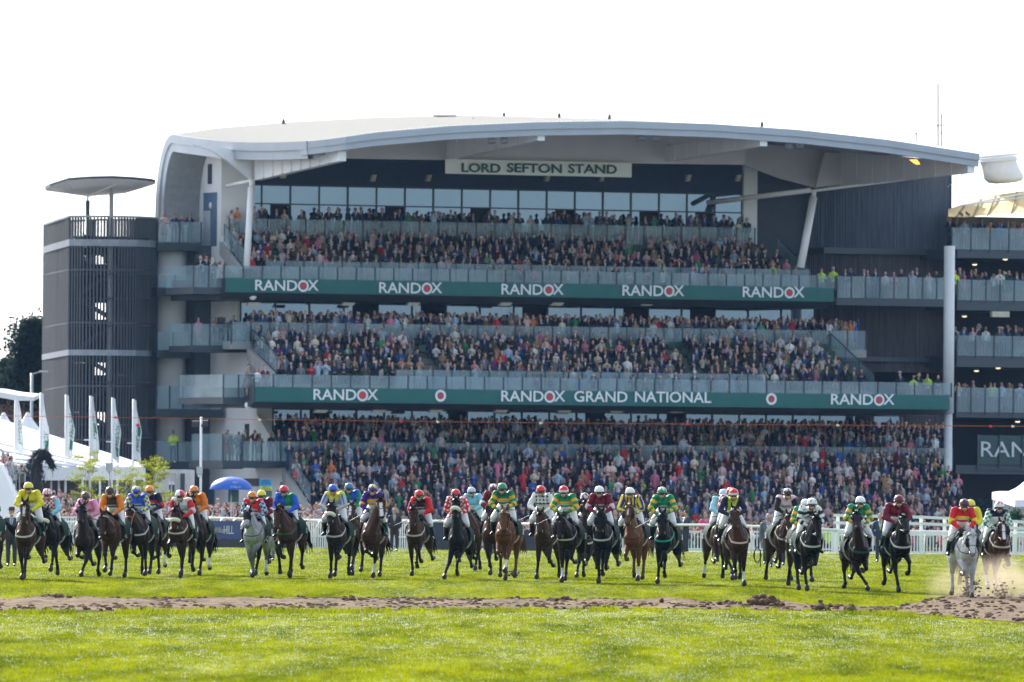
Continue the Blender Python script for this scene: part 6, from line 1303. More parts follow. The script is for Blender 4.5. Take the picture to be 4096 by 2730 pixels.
 dict(x=4001,h=2381,c=2015,e=2064,m=2163,hx=4010,cx=3997,yaw=-14,coat='bay',pose=4,cheek=1,blaze=(.0,.6,.035),socks=(1,2),girth='w',browband=1,r=dict(t=('yoke','white','navy'),s=('checks','white','green'),c=('star','white','red'),txt=False),L='rightmost bay horse with a broad white blaze and black cheekpieces',J='rightmost jockey in green and white checks with a red star on the cap'),
 dict(x=-62,h=2312,c=1950,e=2000,m=2100,hx=-80,cx=-62,yaw=14,coat='bay',pose=5,tail=.5,r=dict(t=('plain','green'),s=('plain','green'),c=('plain','white'),txt=False),L='bay horse cut by the left edge, only its tail and leg in view',J='jockey just outside the left edge on the bay cut by the frame'),
]
WH={0:(-1,-.25),2:(1,-.1),11:(-1,-.25),13:(-1,-.35),14:(-1,-.3),15:(-1,-.25),18:(1,0),19:(-1,-.3),20:(-1,-.3),24:(-1,-.35),25:(-1,-.12),28:(-1,-.15),30:(-1,-.3),33:(-1,-.35)}
whipm=mat('whip_black',(.02,.018,.018),.5)
for k,h in enumerate(HS):
    g=ground(h['x'],h['h']); Y=g.y; s_=FPX/Y; hz=lambda y,px: H+(hor(px)-y)/s_
    gzz=float(terr(Y)); ez,mz_,cz=hz(h['e'],h['hx'])-gzz,hz(h['m'],h['hx'])-gzz,hz(h['c'],h['cx'])-gzz
    yaw=-R(h['yaw']*.68); sn,cs=math.sin(yaw),math.cos(yaw)
    RX,RY=g.x-.6*sn,Y+.6*cs; gz0=float(terr(Y))
    root=empty('horse',(RX,RY,gz0),yaw,h['L'],'horse','racehorses of the field')
    inv=lambda px: (at(px,2100,Y).x-RX)
    # estimate leg lift first so that head heights come out right
    lowguess={'st':0}; pollz=ez-.17; 
    tmp=0.0
    def legs_low(pose,mir):
        rr=np.random.default_rng(k+11); lf=list(pose)
        if mir: lf=[lf[1],lf[0],lf[3],lf[2]]
        L_=[]
        for key in lf[:2]:
            a=[x+rr.normal(0,4) for x in F_[key]]; p=.97-.44*math.cos(R(a[0]))-.30*math.cos(R(a[1]))-.20*math.cos(R(a[2])); L_.append(p)
        for key in lf[2:]:
            a=[x+rr.normal(0,3) for x in H_[key]]; p=1.22-.36*math.cos(R(a[0]))-.42*math.cos(R(a[1]))-.37*math.cos(R(a[2]))-.19*math.cos(R(a[3])); L_.append(p)
        return min(L_)-.05
    mir=(k%2==1); low=legs_low(POSES[h['pose']],mir)
    pz=pollz+low; mzz=mz_+low
    hx_=float(np.clip((inv(h['hx'])-1.25*sn)/cs,-.34,.34))/.85
    dz=pz-1.42; py_=-.42-math.sqrt(max(.12,.72**2-dz*dz)); poll=Vector((hx_*.85,py_,pz))
    dzm=min(.56,max(.30,pz-mzz)); dy=math.sqrt(max(.01,.60**2-dzm**2)); muz=Vector((hx_*.85+math.tan(-yaw)*dy*.5+h.get('turn',0)*.12,py_-dy,pz-dzm))
    lo2,ax,fw,hl,bvh=make_horse(root,h['coat'],POSES[h['pose']],poll,muz,h.get('blaze'),h.get('socks',()),mir,h.get('hood'),k)
    pl,mu=make_tack(root,poll,muz,ax,fw,hl,lo2,h,k,bvh)
    jr=empty('person',(RX,RY,gz0),yaw,h['J'],'jockey','jockeys of the field')
    jz=cz-2.446; jz=float(np.clip(jz,-.16-lo2,.10-lo2)); 
    lean=float(np.clip((inv(h['cx'])-.30*sn)/cs,-.12,.12))
    hands=make_jockey(jr,h['r'],jz,lean,k,gloves=(k%4!=3),turn=h.get('turn',0))
    mb=MB()
    for i,s in enumerate((-1,1)): mb.tube([hands[i]+Vector((0,-.05,0)),(hands[i]+mu)/2+Vector((s*.05,0,-.04)),mu-ax*.06+Vector((s*.078,0,0))],.009,4)
    mb.build('reins',tack,root)
    if k in WH:
        s,dzw=WH[k]; hh=hands[0 if s<0 else 1]; M_=Matrix.Rotation(yaw,4,'Z'); wp=M_@hh+Vector((RX,RY,gz0)); w=empty('whip',wp,yaw,'thin dark riding whip held by the '+h['J'][0:h['J'].find(' with')] if ' with' in h['J'] and len(h['J'].split(' with')[0].split())<9 else 'thin dark riding whip held by the '+' '.join(h['J'].split()[:8]),'whip','riding whips')
        mb=MB(); d=Vector((s*.62,-.05,dzw)); mb.tube([-d*.15,d*.3],.012,6); mb.build('grip',mat('whip_grip',(.03,.025,.02),.6),w); mb=MB(); mb.tube([d*.3,d*.92],[.009,.006],5); mb.build('shaft',whipm,w); mb=MB(); a=d*.92; b_=d*1.05; mb.add([a+Vector((0,0,.02)),b_+Vector((0,0,.02)),b_+Vector((0,0,-.02)),a+Vector((0,0,-.02)),a+Vector((0,.01,.02)),b_+Vector((0,.01,.02)),b_+Vector((0,.01,-.02)),a+Vector((0,.01,-.02))],[(0,1,2,3),(7,6,5,4),(0,4,5,1),(1,5,6,2),(2,6,7,3),(3,7,4,0)]); mb.build('flap',whipm,w)
# ================================================================== PEOPLE
# low-poly spectators: geometry templates with colour roles
ROLE={'skin':0,'hair':1,'coat':2,'shirt':3,'tie':4,'leg':5,'shoe':6,'dark':7,'acc':8}
def tmpl(kind,pose,seated,rs):
    rr=random.Random(rs); V=[];F=[];Rr=[]
    def put(mb,role):
        o=len(V); V.extend(mb.v); F.extend([tuple(i+o for i in f) for f in mb.f]); Rr.extend([ROLE[role]]*len(mb.v))
    def ringloft(rows,role,n=8):
        mb=MB(); G=[]
        for (z,rx,ry,cy) in rows: G.append([(rx*math.cos(2*math.pi*k/n),cy+ry*math.sin(2*math.pi*k/n),z) for k in range(n+1)])
        mb.grid(G); put(mb,role)
    w=kind=='w'; s=.90 if w else 1.0
    ringloft([(.92,.155,.11,0),(1.08,.14 if not w else .12,.10,0),(1.28,.185*s,.12,0),(1.40,.205*s,.105,0),(1.46,.12,.08,0),(1.50,.058,.058,0)],'coat')
    mb=MB(); mb.tube([(0,0,1.44),(0,-.01,1.56)],[.055,.05],6,caps=False); put(mb,'skin')
    mb=MB(); mb.ell((0,-.015,1.635),(.076,.092,.115),8,6); put(mb,'skin')
    mb=MB(); mb.ell((0,.012,1.672),(.084,.098,.10),8,5); put(mb,'hair')
    if w and rs%3: mb=MB(); mb.tube([(0,.035,1.70),(0,.05,1.58),(0,.045,1.42)],[.08,.105,.075],7); put(mb,'hair')
    mb=MB(); mb.box(-.065,.065,-.118,-.09,1.645,1.672)
    if rs%2: put(mb,'dark')
    if not w:
        mb=MB(); mb.add([(-.055,-.098,1.49),(.055,-.098,1.49),(0,-.137,1.22),(-.05,-.06,1.50),(.05,-.06,1.50),(0,-.08,1.2)],[(0,2,1),(0,1,4,3),(1,2,5,4),(0,3,5,2)]); put(mb,'shirt')
        mb=MB(); mb.add([(-.014,-.112,1.47),(.014,-.112,1.47),(.012,-.145,1.25),(-.012,-.145,1.25)],[(0,3,2,1)]); 
        if rs%4: put(mb,'tie')
    if kind=='h': mb=MB(); mb.tube([(0,0,1.70),(0,0,1.705)],[.17,.17],10); mb.tube([(0,0,1.70),(0,0,1.79)],[.098,.085],8); put(mb,'acc')
    A={'down':((.235,0,1.12),(.22,-.06,.88)),'clasp':((.25,-.02,1.15),(.05,-.22,1.15)),'phone':((.26,-.14,1.22),(.07,-.26,1.60)),'binoc':((.27,-.10,1.30),(.05,-.17,1.62)),'up':((.24,-.05,1.62),(.20,-.12,1.88)),'clap':((.24,-.10,1.18),(.04,-.28,1.32))}
    for sd in (-1,1):
        P=pose if not(pose=='up' and sd<0) else 'down'
        e,h=A[P]; e=Vector((e[0]*sd*s,e[1],e[2])); h=Vector((h[0]*sd,h[1],h[2])); sh=Vector((.185*sd*s,0,1.40))
        mb=MB(); mb.tube([sh,e,e.lerp(h,.8)],[.062,.05,.038],5); put(mb,'coat'); mb=MB(); mb.ell(h,(.04,.045,.05),6,4); put(mb,'skin')
    if pose=='phone': mb=MB(); mb.box(-.06,.06,-.31,-.295,1.58,1.66); put(mb,'acc')
    if pose=='binoc': mb=MB(); mb.tube([(0,-.13,1.65),(0,-.22,1.65)],[.05,.045],6); put(mb,'dark')
    if seated:
        for sd in (-1,1): mb=MB(); mb.tube([(.09*sd,0,.92),(.11*sd,-.40,.93),(.11*sd,-.42,.5)],[.085,.065,.045],5); put(mb,'leg')
    elif w and rs%2: ringloft([(.95,.16,.12,0),(.8,.19,.14,0),(.5,.20,.15,0),(.48,.07,.07,0)],'coat'); [put(MB().tube([(.08*sd,0,.5),(.08*sd,0,.06)],[.05,.035],5),'skin') for sd in (-1,1)]
    else:
        for sd in (-1,1): put(MB().tube([(.085*sd,0,.95),(.10*sd,0,.5),(.10*sd,0,.05)],[.09,.065,.05],5),'leg')
    if not seated:
        for sd in (-1,1): put(MB().box(.10*sd-.04,.10*sd+.04,-.16,.08,0,.07),'shoe')
    quads=[f for f in F if len(f)==4]; tris=[f for f in F if len(f)==3]; big=[f for f in F if len(f)>4]
    T=tris+[(f[0],f[i],f[i+1]) for f in big for i in range(1,len(f)-1)]+[(f[0],f[1],f[2]) for f in quads]+[(f[0],f[2],f[3]) for f in quads]
    return np.array([tuple(v) for v in V]),np.array(T),np.array(Rr)
TM={}
POSE_W=['down']*4+['clasp']*6+['phone']*6+['clap']*5+['binoc']*3+['up']
def get_t(kind,pose,seated,v):
    k=(kind,pose,seated,v)
    if k not in TM: TM[k]=tmpl(kind,pose,seated,v)
    return TM[k]
CO_M=[('navy',(.016,.022,.05),10),('dark grey',(.05,.052,.06),6),('black',(.012,.012,.015),7),('light grey',(.18,.19,.21),2),('blue',(.03,.055,.14),3),('brown',(.10,.06,.04),2),('tweed green',(.07,.08,.05),2),('white',(.62,.62,.62),1.5),('pale blue',(.32,.42,.56),2),('maroon',(.12,.02,.03),1)]
CO_W=[('black',(.013,.012,.015),6),('cream',(.56,.49,.40),3),('pink',(.58,.18,.29),2),('red',(.45,.03,.04),2),('navy',(.02,.025,.06),2),('pale pink',(.60,.41,.41),2.5),('green',(.04,.22,.10),1),('camel',(.32,.20,.12),3),('bright blue',(.03,.10,.38),1),('white',(.64,.62,.6),2),('purple',(.12,.04,.16),1),('grey',(.18,.18,.20),2),('yellow-green',(.42,.50,.06),.15),('orange',(.6,.18,.05),.4)]
HA=[('dark-haired',(.02,.014,.010),6),('brown-haired',(.07,.04,.022),5),('fair-haired',(.36,.24,.12),4),('grey-haired',(.30,.29,.28),3),('white-haired',(.52,.50,.48),1),('red-haired',(.20,.06,.025),1),('bald',(.44,.24,.17),2)]
def pick(L_,rr): 
    tot=sum(x[2] for x in L_); r=rr.random()*tot
    for x in L_:
        r-=x[2]
        if r<=0: return x
    return L_[-1]
rc=random.Random(99); CROWD=[]
def add_p(x,y,z,yaw,seated=False,region='',row=0,force=None,sc=None):
    k=rc.random(); kind='w' if k<.40 else ('h' if k<.47 else 'm'); pose=rc.choice(POSE_W); co=pick(CO_W if kind=='w' else CO_M,rc); ha=pick(HA[:-1] if kind=='w' else HA,rc); 
    if force=='hivis': kind='m'; co=('hi-vis yellow',(.55,.75,.02),1); pose='clasp'
    elif force: co=force
    sk=np.array((.66,.37,.27))*rc.uniform(.65,1.12); sh=rc.choice([(.66,.66,.68)]*3+[(.30,.42,.62),(.62,.42,.46)]); ti=rc.choice([(.02,.02,.06),(.3,.02,.03),(.02,.02,.02),(.08,.15,.4),(.45,.3,.05)])
    leg=tuple(np.array(co[1])*.9) if kind!='w' and co[0] in('navy','dark grey','black','blue','light grey') else rc.choice([(.02,.02,.03),(.03,.04,.09),(.25,.21,.16)]); acc=rc.choice([(.02,.02,.02),(.5,.45,.38),(.25,.16,.1),(.7,.7,.7)])
    CROWD.append(dict(x=x,y=y,z=z,yaw=yaw,kind=kind,pose=pose,seated=seated,v=rc.randrange(4),co=co,ha=ha,cols=np.array([sk,ha[1],np.array(co[1])*rc.uniform(.75,1.3),sh,ti,leg,(.02,.02,.02),(.012,.012,.012),acc]),sc=sc or rc.uniform(.92,1.08)*(.94 if kind=='w' else 1.0),region=region,row=row))
def srow(u0,u1,w,z,seated=False,sp=.5,fill=.97,gaps=(),region='',row=0,jit=.1):
    u=u0
    while u<u1:
        if rc.random()<fill and not any(a<u<b_ for a,b_ in gaps):
            p=toW(u+rc.uniform(-jit,jit),w+rc.uniform(-.25,.2),z+rc.uniform(-.05,.07)); add_p(p.x,p.y,p.z,rc.gauss(.0,.22),seated,region,row)
        u+=sp*rc.uniform(.82,1.18)
def yawof(p): return math.atan2(p.x,p.y)*-1
# lower terrace, then the packed ground in front of it
for k in range(n1):
    w=-4.6+k*.85+.42; srow(u1f(k)+.25,u1Rf(k)-.3,w,-.6+k*dz1,sp=.52,region='lower terrace',row=k)
for k in range(9): srow(SU(1240+k*6,-5-k*.8),SU(3990+k*12,-5-k*.8),-5.2-k*.85,-.75,sp=.56,region='terrace foot',row=k)
gp=lambda px,w:(SU(px,w))
for k,(w,z) in enumerate(((4.75,zd1),(5.5,zd1+.3),(6.3,zd1+.6),(7.1,zd1+.6),(7.8,zd1+.9),(8.5,zd1+.9))): srow(SU(1185,w) if k else SU(985,w),SU(3770,w),w,z,sp=.52,fill=.96,region='lower deck',row=k)
aisle2=[(SU(1690,5),SU(1745,5)),(SU(2725,5),SU(2775,5))]; aisle3=[(SU(1480,11),SU(1515,11)),(SU(2555,11),SU(2600,11))]
for k in range(n2): srow(u2f(k)+.3,u2R-.3-k*.25,2.4+k*.95+.6,z2r+k*d2-.42,True,sp=.55,fill=.95,gaps=aisle2,region='middle tier',row=k)
for k,(w) in enumerate((8.75,9.4,10.1,10.9)): srow(SU(1010,w),SU(3420,w),w,zd2,sp=.50,fill=.95,region='middle deck',row=k)
for k in range(n3): srow(u3f(k)+.3,u3R-.2-k*.4,9.2+k*.86+.5,z3r+k*d3-.42,True,sp=.52,fill=.97,gaps=aisle3,region='upper tier',row=k)
for k,w in enumerate((13.9,14.45)): srow(SU(1000,w),SU(3000,w),w,zd3,sp=.52,fill=(.75,.6)[k],region='upper deck',row=k)
srow(SU(2150,1.1),SU(3000,1.1),1.1,zb1t-.75,True,sp=.9,fill=.8,region='middle walkway'); srow(SU(2010,8),SU(2900,8),8.0,zb2t-.75,True,sp=1.0,fill=.8,region='upper walkway')
for (x0,x1,w,z,n) in ((785,880,8.2,SZ(830,1152,7.4),6),(775,960,10.5,SZ(870,1385,9.6),4),(640,780,16.2,SZ(700,973,15.6),4),(990,1080,.9,SZ(1050,1590,0),4),(900,975,5,SZ(940,1852,4.3),5),(3360,3790,8.2,zf,13),(915,960,14.2,zd3,2),(3560,3780,.8,SZ(3700,1601,0)-.25,3)):
    for i in range(n):
        p=toW(SU(x0+(x1-x0)*(i+.5)/n,w)+rc.uniform(-.2,.2),w,z); add_p(p.x,p.y,p.z,rc.gauss(0,.3),region='side balcony')
for (px,w,z) in ((3283,8.2,zf),(3330,8.2,zf),(3655,.9,SZ(3700,1601,0)-.25),(3710,.9,SZ(3700,1601,0)-.25)):
    p=toW(SU(px,w),w,z); add_p(p.x,p.y,p.z,0,force='hivis',region='side balcony')
p=toW(SU(700,14),14.2,SZ(700,1850,13.2)); add_p(p.x,p.y,p.z,0,force='hivis',region='side balcony')
for (y1,n,fill) in ((1000,24,.9),(1203,30,1),(1425,22,.8),(1650,26,.95)):
    for i in range(n):
        if rc.random()<fill:
            w=wN+.5+rc.random()*.9; p=toW(SU(3822+i*19,wN),w,SZ(3950,y1,wN)+.02); add_p(p.x,p.y,p.z,rc.gauss(0,.25),region='neighbour stand',force='hivis' if (i in (1,) and y1 in (1203,1650)) or (i==9 and y1==1650) else None)
# crowd behind the left fence, rising gently away from it
ROWL=[]
for k in range(17):
    Y=511.5+k*2.1; z=-.78+k*.064; x0=at(232+6*k if k<9 else 250,2000,Y).x; x1=at(1296,2000,Y).x; x=x0
    while x<x1:
        add_p(x+rc.uniform(-.1,.1),Y+rc.uniform(-.4,.4),z,rc.gauss(-.05,.3),region='left crowd',row=k); x+=.50*rc.uniform(.8,1.2)
for i in range(7): p=at(12+i*19,2000,510.5); add_p(p.x,p.y,-.75,rc.gauss(0,.2),region='left edge',row=0)
for i in range(9): p=at(215+i*12,2000,552+i%3*1.5); add_p(p.x,p.y,.62,0,region='left crowd',row=18)
for i,(px,py) in enumerate(((12,1822),(30,1835),(44,1850),(68,1878),(85,1880),(104,1902),(58,1868))): p=at(px,py,520.5+i%2); add_p(p.x,p.y,p.z-1.55,rc.gauss(0,.3),region='viewing platform',row=0)
# people along the rail in the centre and right
for k in range(5):
    Y=509+k*4.5; x=at(1310,2000,Y).x; x1=at(4080,2000,Y).x
    while x<x1:
        if rc.random()<.9 or k>2: add_p(x,Y+rc.uniform(-.8,.8),-.75,rc.gauss(0,.3),region='rail crowd',row=k,force='hivis' if rc.random()<.012 else None)
        x+=.62*rc.uniform(.75,1.3)
crowdm=vcmat('crowd_cloth',.7,.25,0,12,.06)
def geo(p):
    V,T,Rl=get_t(p['kind'],p['pose'],p['seated'],p['v']); c,s=math.cos(p['yaw']),math.sin(p['yaw']); V=V*p['sc']; V=np.c_[V[:,0]*c-V[:,1]*s,V[:,0]*s+V[:,1]*c,V[:,2]]; return V,T,p['cols'][Rl]
inside=[p for p in CROWD if -10<PW/2+FPX*p['x']/p['y']<PW+10]
order=sorted(range(len(inside)),key=lambda i:inside[i]['y'])
reg_ok=lambda p:p['region'] in('left crowd','left edge','rail crowd','viewing platform')
hd_n=262; single=[inside[i] for i in order if reg_ok(inside[i])][:hd_n]; sid={id(p) for p in single}
def ordn(n): return '%d%s'%(n,'th' if 10<=n%100<=20 else {1:'st',2:'nd',3:'rd'}.get(n%10,'th'))
rows_={}
for p in single: rows_.setdefault((p['region'],p['row']),[]).append(p)
PT={'down':'arms down','clasp':'hands together','phone':'filming with a phone','binoc':'using binoculars','up':'one arm raised','clap':'clapping'}
RN={'left crowd':'of the left crowd','left edge':'at the far-left fence','rail crowd':'behind the central rail','viewing platform':'on the left platform'}
for (reg,row),L_ in rows_.items():
    L_.sort(key=lambda p:p['x']/p['y'])
    for i,p in enumerate(L_):
        w='woman' if p['kind']=='w' else 'man'; look=('%s in a hat and %s'%(w,p['co'][0])) if p['kind']=='h' else '%s %s in %s'%(p['ha'][0],w,p['co'][0])
        rown='front' if row==0 else ordn(row+1)
        if p['kind']=='h': look='%s in hat and %s'%(w,p['co'][0])
        lab='%s, %s from left in %s row %s'%(look,ordn(i+1),rown,RN[reg])
        V,T,C=geo(p); me=fast_mesh('person',V,T,C,crowdm); o=link('person',me); o.location=(p['x'],p['y'],p['z']); tag(o,lab,'spectator','spectators nearest the rails')
VV=[];TT=[];CC=[];off=0
for p in CROWD:
    if id(p) in sid: continue
    V,T,C=geo(p); VV.append(V+np.array([p['x'],p['y'],p['z']])); TT.append(T+off); CC.append(C); off+=len(V)
o=link('crowd',fast_mesh('crowd',np.concatenate(VV),np.concatenate(TT),np.concatenate(CC),crowdm)); tag(o,'dense crowd of suited and dressed-up racegoers filling every tier and terrace',kind='stuff')
print('crowd',len(CROWD),'single',len(single),'tris',sum(len(t) for t in TT))
# rows of dark green seats in the two seated tiers
seat_g=mat('seat_green',(.01,.05,.035),.5)
for (n,w0,dw,z0,dz,ulf,ur,gaps) in ((n2,2.4,.95,z2r,d2,u2f,u2R,aisle2),(n3,9.2,.86,z3r,d3,u3f,u3R,aisle3)):
    for k in range(n):
        ul=ulf(k); u=ul+.2; mb=MB()
        while u<ur-.4:
            if not any(a<u+.25<b_ for a,b_ in gaps): mb.box(u,u+.44,w0+k*dw+.78,w0+k*dw+.82,z0+k*dz+.35,z0+k*dz+.80); mb.box(u,u+.44,w0+k*dw+.42,w0+k*dw+.82,z0+k*dz+.40,z0+k*dz+.44)
            u+=.52
        mb.box(ul+.2,ur-.4,w0+k*dw+.82,w0+k*dw+.84,z0+k*dz+.45,z0+k*dz+.5); stand.part('seat_row',mb,seat_g)
# ---- detailed officials on the turf
def official(px,fy,label,coatc,legc,hairc,shirt=(.7,.7,.72),tie=None,pose='down',stride=0,hat=None,facing=0,sc=1.0,skirt=False,cat='official',zb=None,bald=False,glasses=False,rope=False,word=None):
    g=ground(px,fy) if zb is None else Vector((at(px,fy,zb[0]).x,zb[0],zb[1])); e=empty('person',g,facing,label,cat); e.scale=(sc,sc,sc); S_=1
    head=Vector((0,-.02,1.64)); P=[ell(head,(.078,.097,.118),'s'),cap((0,-.045,1.59),(0,-.06,1.575),.055,.05,'s'),cap((0,0,1.40),(0,-.01,1.56),.06,.055,'s'),cap((0,-.11,1.63),(0,-.125,1.605),.012,.018,'s'),cap((0,0,1.0),(0,0,1.36),.11,.12,'c')]
    arms={'down':[((.25,.02,1.12),(.25,-.05,.86))]*2,'pocket':[((.27,.04,1.14),(.19,-.08,.95))]*2,'back':[((.24,.08,1.14),(.06,.16,.95))]*2,'clasp':[((.25,-.02,1.14),(.05,-.2,1.10))]*2}[pose]
    J=[];Lg=[]
    for i,s in enumerate((-1,1)):
        P.append(ell(head+Vector((s*.078,.01,-.01)),(.014,.024,.03),'s')); sh=Vector((s*.19,0,1.40)); el=Vector((s*arms[i][0][0],)+arms[i][0][1:]); hn=Vector((s*arms[i][1][0],)+arms[i][1][1:])
        P+=[cap(sh,el,.05,.04,'c'),cap(el,hn,.038,.027,'c'),cap(hn,hn+Vector((0,-.01,-.06)),.032,.035,'s')]
        for f in range(4): P.append(cap(hn+Vector((0,.03-.02*f,-.08)),hn+Vector((-s*.012,.025-.02*f,-.15-(.0,.012,.008,-.01)[f])),.011,.009,'s'))
        P.append(cap(hn+Vector((-s*.01,-.04,-.05)),hn+Vector((-s*.02,-.06,-.11)),.012,.010,'s'))
        J+=[cap(sh,el,.078,.066,'c'),cap(el,hn,.064,.048,'c')]
        st=stride*s; kn=Vector((s*.10,-.12*st-.04*(abs(st)>0),.50)); an=Vector((s*.10,-.20*st+(.22 if st<0 else 0),.09+(.10 if st<0 else 0))); Lg+=[cap((s*.09,0,.95),kn,.105,.075,'l'),cap(kn,an,.075,.058,'l')]
        P+=[cap((s*.09,0,.95),kn,.06,.05,'c'),cap(kn,an,.045,.035,'c')]
        mb=MB(); mb.tube([an+Vector((0,.07,-.04)),an+Vector((0,0,-.03)),an+Vector((0,-.15,-.055)),an+Vector((0,-.19,-.06))],[.03,.045,.04,.02],8); mb.build('shoe',leather,e,True)
    me,V,tags,T=remesh(P,.0135,2); C=np.tile(np.array((.50,.28,.20)),(len(V),1)); C[tags=='c']=(.3,.3,.3); paint(me,C,skinm,'body'); link('body',me,e)
    J+=[ell((0,0,1.28),(.205,.135,.17),'c'),cap((0,0,1.02),(0,0,1.25),.15,.16,'c',1.12),ell((0,0,.96),(.18,.13,.16),'c'),cap((-.15,0,1.41),(.15,0,1.41),.07,.07,'c')]
    if skirt: J+=[cap((0,0,.9),(0,0,.62),.18,.21,'c')]
    me,V,tags,T=remesh(J,.017,3); C=np.tile(np.array(coatc),(len(V),1)); w=(V[:,1]<-.06)&(V[:,2]>1.16)&(np.abs(V[:,0])<(V[:,2]-1.16)*.26); C[w]=shirt
    if tie: w2=(V[:,1]<-.06)&(V[:,2]>1.16)&(np.abs(V[:,0])<.02); C[w2]=tie
    paint(me,C,skinm,'coat'); ck=link('coat',me,e)
    me,V,tags,T=remesh(Lg,.018,3); paint(me,np.tile(np.array(legc),(len(V),1)),skinm,'trousers'); link('trousers',me,e)
    mb=MB()
    if not bald: mb.ell(head+Vector((0,.018,.032)),(.088,.10,.098),12,8)
    else: mb.tube([head+Vector((.08*math.cos(a),.03+.09*math.sin(a),-.01)) for a in np.linspace(-.2,math.pi+.2,9)],.02,5)
    mb.build('hair',mat('hair_%.2f'%hairc[0],hairc,.7,var=.2,scale=40),e,True)
    if hat: mb=MB(); mb.tube([head+Vector((0,0,.065)),head+Vector((0,0,.075))],[.15,.15],14); mb.tube([head+Vector((0,0,.07)),head+Vector((0,0,.15)),head+Vector((0,0,.165))],[.098,.09,.07],12); mb.build('hat',mat('felt_%.2f'%hat[0],hat,.9),e,True)
    if glasses:
        mb=MB(); 
        for s in (-1,1): mb.tube([head+Vector((s*.033+.022*math.cos(a),-.10,.015+.018*math.sin(a))) for a in np.linspace(0,6.28,9)],.004,4,caps=False)
        mb.build('glasses',blackp,e)
    if word: text_obj('lettering',word,.08,(0,.175 if facing else -.16,1.3),mat('lettering_black',(.02,.02,.02)),e,rz=R(180) if facing else 0,width=.3)
    return e
BK=(.012,.012,.015); NV=(.016,.022,.05)
official(45,2266,'man in a dark suit and brown hat standing on the turf at the far left',(.03,.03,.04),(.02,.02,.03),(.08,.06,.05),(.2,.4,.7),(.35,.08,.1),'down',hat=(.11,.06,.045),sc=1.0)
official(1577,2205,'fair-haired man with glasses in a long dark coat standing behind the field',(.012,.015,.028),(.015,.018,.035),(.30,.17,.08),(.3,.45,.7),(.4,.1,.15),'pocket',glasses=True)
official(3072,2270,'bald man in a grey suit walking on the turf with a looped rope',(.10,.11,.14),(.09,.10,.13),(.4,.38,.36),(.70,.70,.75),(.1,.15,.3),'down',stride=1,bald=True)
official(3520,2249,'sandy-haired man in a dark blue jumper and yellow tie behind the rails gap',(.012,.035,.085),(.025,.03,.05),(.28,.17,.09),(.6,.65,.7),(.55,.38,.1),'pocket')
official(2743,2205,'bearded man in a navy suit turned sideways behind the right running rail',NV,NV,(.02,.014,.01),(.6,.6,.65),None,'clasp',facing=R(-60),zb=(482,-.0))
official(2722,2203,'man in a dark blue suit beside the bearded man behind the running rail',(.02,.03,.07),NV,(.12,.07,.04),(.6,.6,.65),(.1,.1,.3),'down',facing=R(20),zb=(484,0))
official(2823,2203,'woman in a long bright pink coat and green trousers behind the running rail',(.70,.05,.18),(.01,.22,.13),(.10,.05,.03),(.7,.05,.2),None,'clasp',skirt=True,facing=R(10),zb=(484,-.08),cat='spectator')
official(2603,2200,'person in dark clothes with a fair hair bun behind the chestnut horse',BK,BK,(.36,.22,.10),(.1,.1,.1),None,'pocket',facing=R(170),zb=(483,0),sc=.95)
official(2410,2284,'man in grey trousers walking, hidden by the black horse and maroon rider',(.10,.11,.12),(.16,.16,.17),(.1,.08,.06),stride=1)
official(2462,2210,'man in a long black coat standing behind the white-capped maroon rider',BK,BK,(.05,.04,.03),(.1,.1,.1),None,'pocket',skirt=True)
official(1104,2243,'man in grey trousers standing hidden behind the bay under the crimson cap',(.05,.055,.07),(.10,.11,.13),(.1,.08,.06))
official(3146,2262,'man in navy trousers hidden behind the bay in the pink and black colours',(.02,.03,.07),(.02,.03,.08),(.1,.08,.06))
official(3312,2200,'steward in a yellow-green security vest, back turned, beside the three-rail barrier',(.45,.65,.03),BK,(.03,.02,.02),(.45,.65,.03),None,'clasp',facing=R(180),zb=(502,-.5),cat='steward',word='SECURITY')
# looped rope held by the bald man
g=ground(3040,2200); p=at(3042,2195,ground(3072,2270).y-.05); e=empty('rope',p,0,'thin dark rope coiled in the hand of the bald man in grey','rope'); mb=MB()
for k in range(3): mb.tube([Vector((-.10+.13*math.sin(a)*(1-.15*k),.02*k,-.22-.20*math.cos(a+3.14)*(1+.2*k))) for a in np.linspace(0,6.28,17)],.010,5,caps=False)
mb.tube([(0,0,-.05),(.0,0,-.55),(-.02,0,-.62)],[.012,.02,.012],5); mb.build('coil',tack,e)
# television camera on the left platform of the middle tier
p=SP(900,1290,10.2); s=ST('television_camera','large dark television camera on a tripod on the left middle balcony','camera',p.x,p.y,SZ(900,1385,10.2))
mb=MB(); mb.box(p.x-.3,p.x+.25,p.y-.5,p.y+.5,p.z-.32,p.z-.02); s.part('body',mb,darksteel); mb=MB(); mb.tube([(p.x+.25,p.y-.1,p.z-.2),(p.x+.95,p.y-.35,p.z-.22)],[.16,.2],12); s.part('lens',mb,blackp,smooth=True); mb=MB(); mb.box(p.x-.45,p.x-.05,p.y-.2,p.y+.1,p.z+.0,p.z+.28); s.part('viewfinder',mb,blackp)
for a in (0,2.1,4.2): mb=MB(); mb.tube([(p.x,p.y,p.z-.3),(p.x+.45*math.cos(a),p.y+.45*math.sin(a),SZ(900,1385,10.2))],.04,6); s.part('leg',mb,galv)
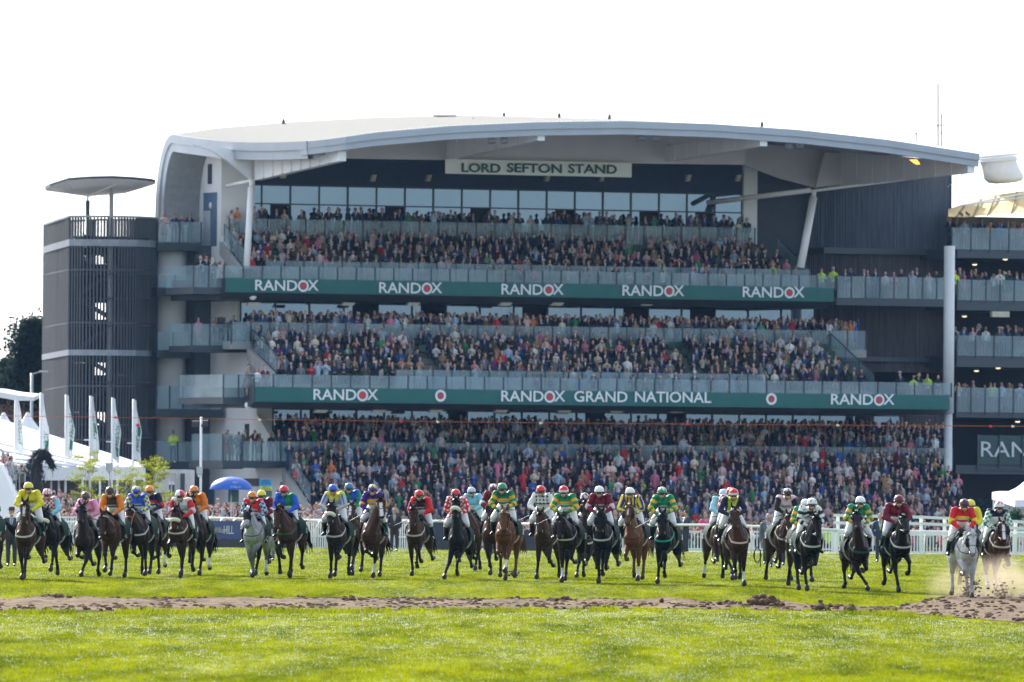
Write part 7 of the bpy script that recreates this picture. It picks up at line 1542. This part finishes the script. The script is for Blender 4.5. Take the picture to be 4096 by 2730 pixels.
# ================================================================== HAZE
hz_=bpy.data.materials.new('haze_air'); hz_.use_nodes=True; nt=hz_.node_tree; nt.nodes.clear(); o_=N(nt,'ShaderNodeOutputMaterial'); v=N(nt,'ShaderNodeVolumePrincipled'); v.inputs['Color'].default_value=(.30,.55,1,1); v.inputs['Density'].default_value=.000028; v.inputs['Anisotropy'].default_value=.1; L(nt,v.outputs[0],o_.inputs['Volume'])
mb=MB(); mb.box(-700,700,-40,1250,-2.5,32); hb=mb.build('haze',hz_); tag(hb,'faint blue spring haze over the racecourse',kind='stuff')
# dust kicked up by the two horses on the dirt
dmt=bpy.data.materials.new('dust_air'); dmt.use_nodes=True; nt=dmt.node_tree; nt.nodes.clear(); o_=N(nt,'ShaderNodeOutputMaterial'); v=N(nt,'ShaderNodeVolumePrincipled'); v.inputs['Color'].default_value=(.86,.70,.56,1); v.inputs['Anisotropy'].default_value=.2
tc=N(nt,'ShaderNodeTexCoord'); nz=N(nt,'ShaderNodeTexNoise'); nz.inputs['Scale'].default_value=1.6; nz.inputs['Detail'].default_value=4; L(nt,tc.outputs['Object'],nz.inputs['Vector'])
ln=N(nt,'ShaderNodeVectorMath',operation='LENGTH'); mp=N(nt,'ShaderNodeMapping'); mp.inputs['Scale'].default_value=(1/1.75,1/2.2,1/.95); L(nt,tc.outputs['Object'],mp.inputs[0]); L(nt,mp.outputs[0],ln.inputs[0])
fo=N(nt,'ShaderNodeMapRange'); fo.inputs['From Min'].default_value=1; fo.inputs['From Max'].default_value=.1; fo.inputs['To Min'].default_value=0; fo.inputs['To Max'].default_value=1; L(nt,ln.outputs['Value'],fo.inputs['Value'])
n1_=N(nt,'ShaderNodeMapRange'); n1_.inputs['From Min'].default_value=.38; n1_.inputs['From Max'].default_value=.75; n1_.inputs['To Max'].default_value=1.1; L(nt,nz.outputs['Fac'],n1_.inputs['Value'])
mu_=N(nt,'ShaderNodeMath',operation='MULTIPLY'); L(nt,fo.outputs[0],mu_.inputs[0]); L(nt,n1_.outputs[0],mu_.inputs[1]); L(nt,mu_.outputs[0],v.inputs['Density']); L(nt,v.outputs[0],o_.inputs['Volume'])
g=ground(3960,2396); mb=MB(); mb.ell((0,0,0),(1.75,2.2,.95),20,12); du=mb.build('dust_cloud',dmt); du.location=(g.x+.1,g.y+1.2,g.z+.25); tag(du,'pale brown dust hanging round the hooves of the two rightmost horses',kind='stuff')
VV=[];FF=[];off=0; rr=random.Random(4)
for (px,py,n_) in ((3870,2390,130),(4005,2385,110),(3900,2360,60),(2052,2306,70)):
    g=ground(px,2395 if px>3000 else 2322)
    for k in range(n_):
        q=at(px+rr.gauss(0,22 if px>3000 else 10),py-abs(rr.gauss(0,30 if px>3000 else 14)),g.y+rr.uniform(-.3,.8)); clod((q.x,q.y,q.z),rr.choice((.008,.012,.018,.03)))
VV=[a for a in VV]
o=link('flying_soil',fast_mesh('flying_soil',np.concatenate(VV),np.concatenate([f for f in FF]),m=cm_)); tag(o,'specks of soil thrown up behind galloping hooves',kind='stuff')
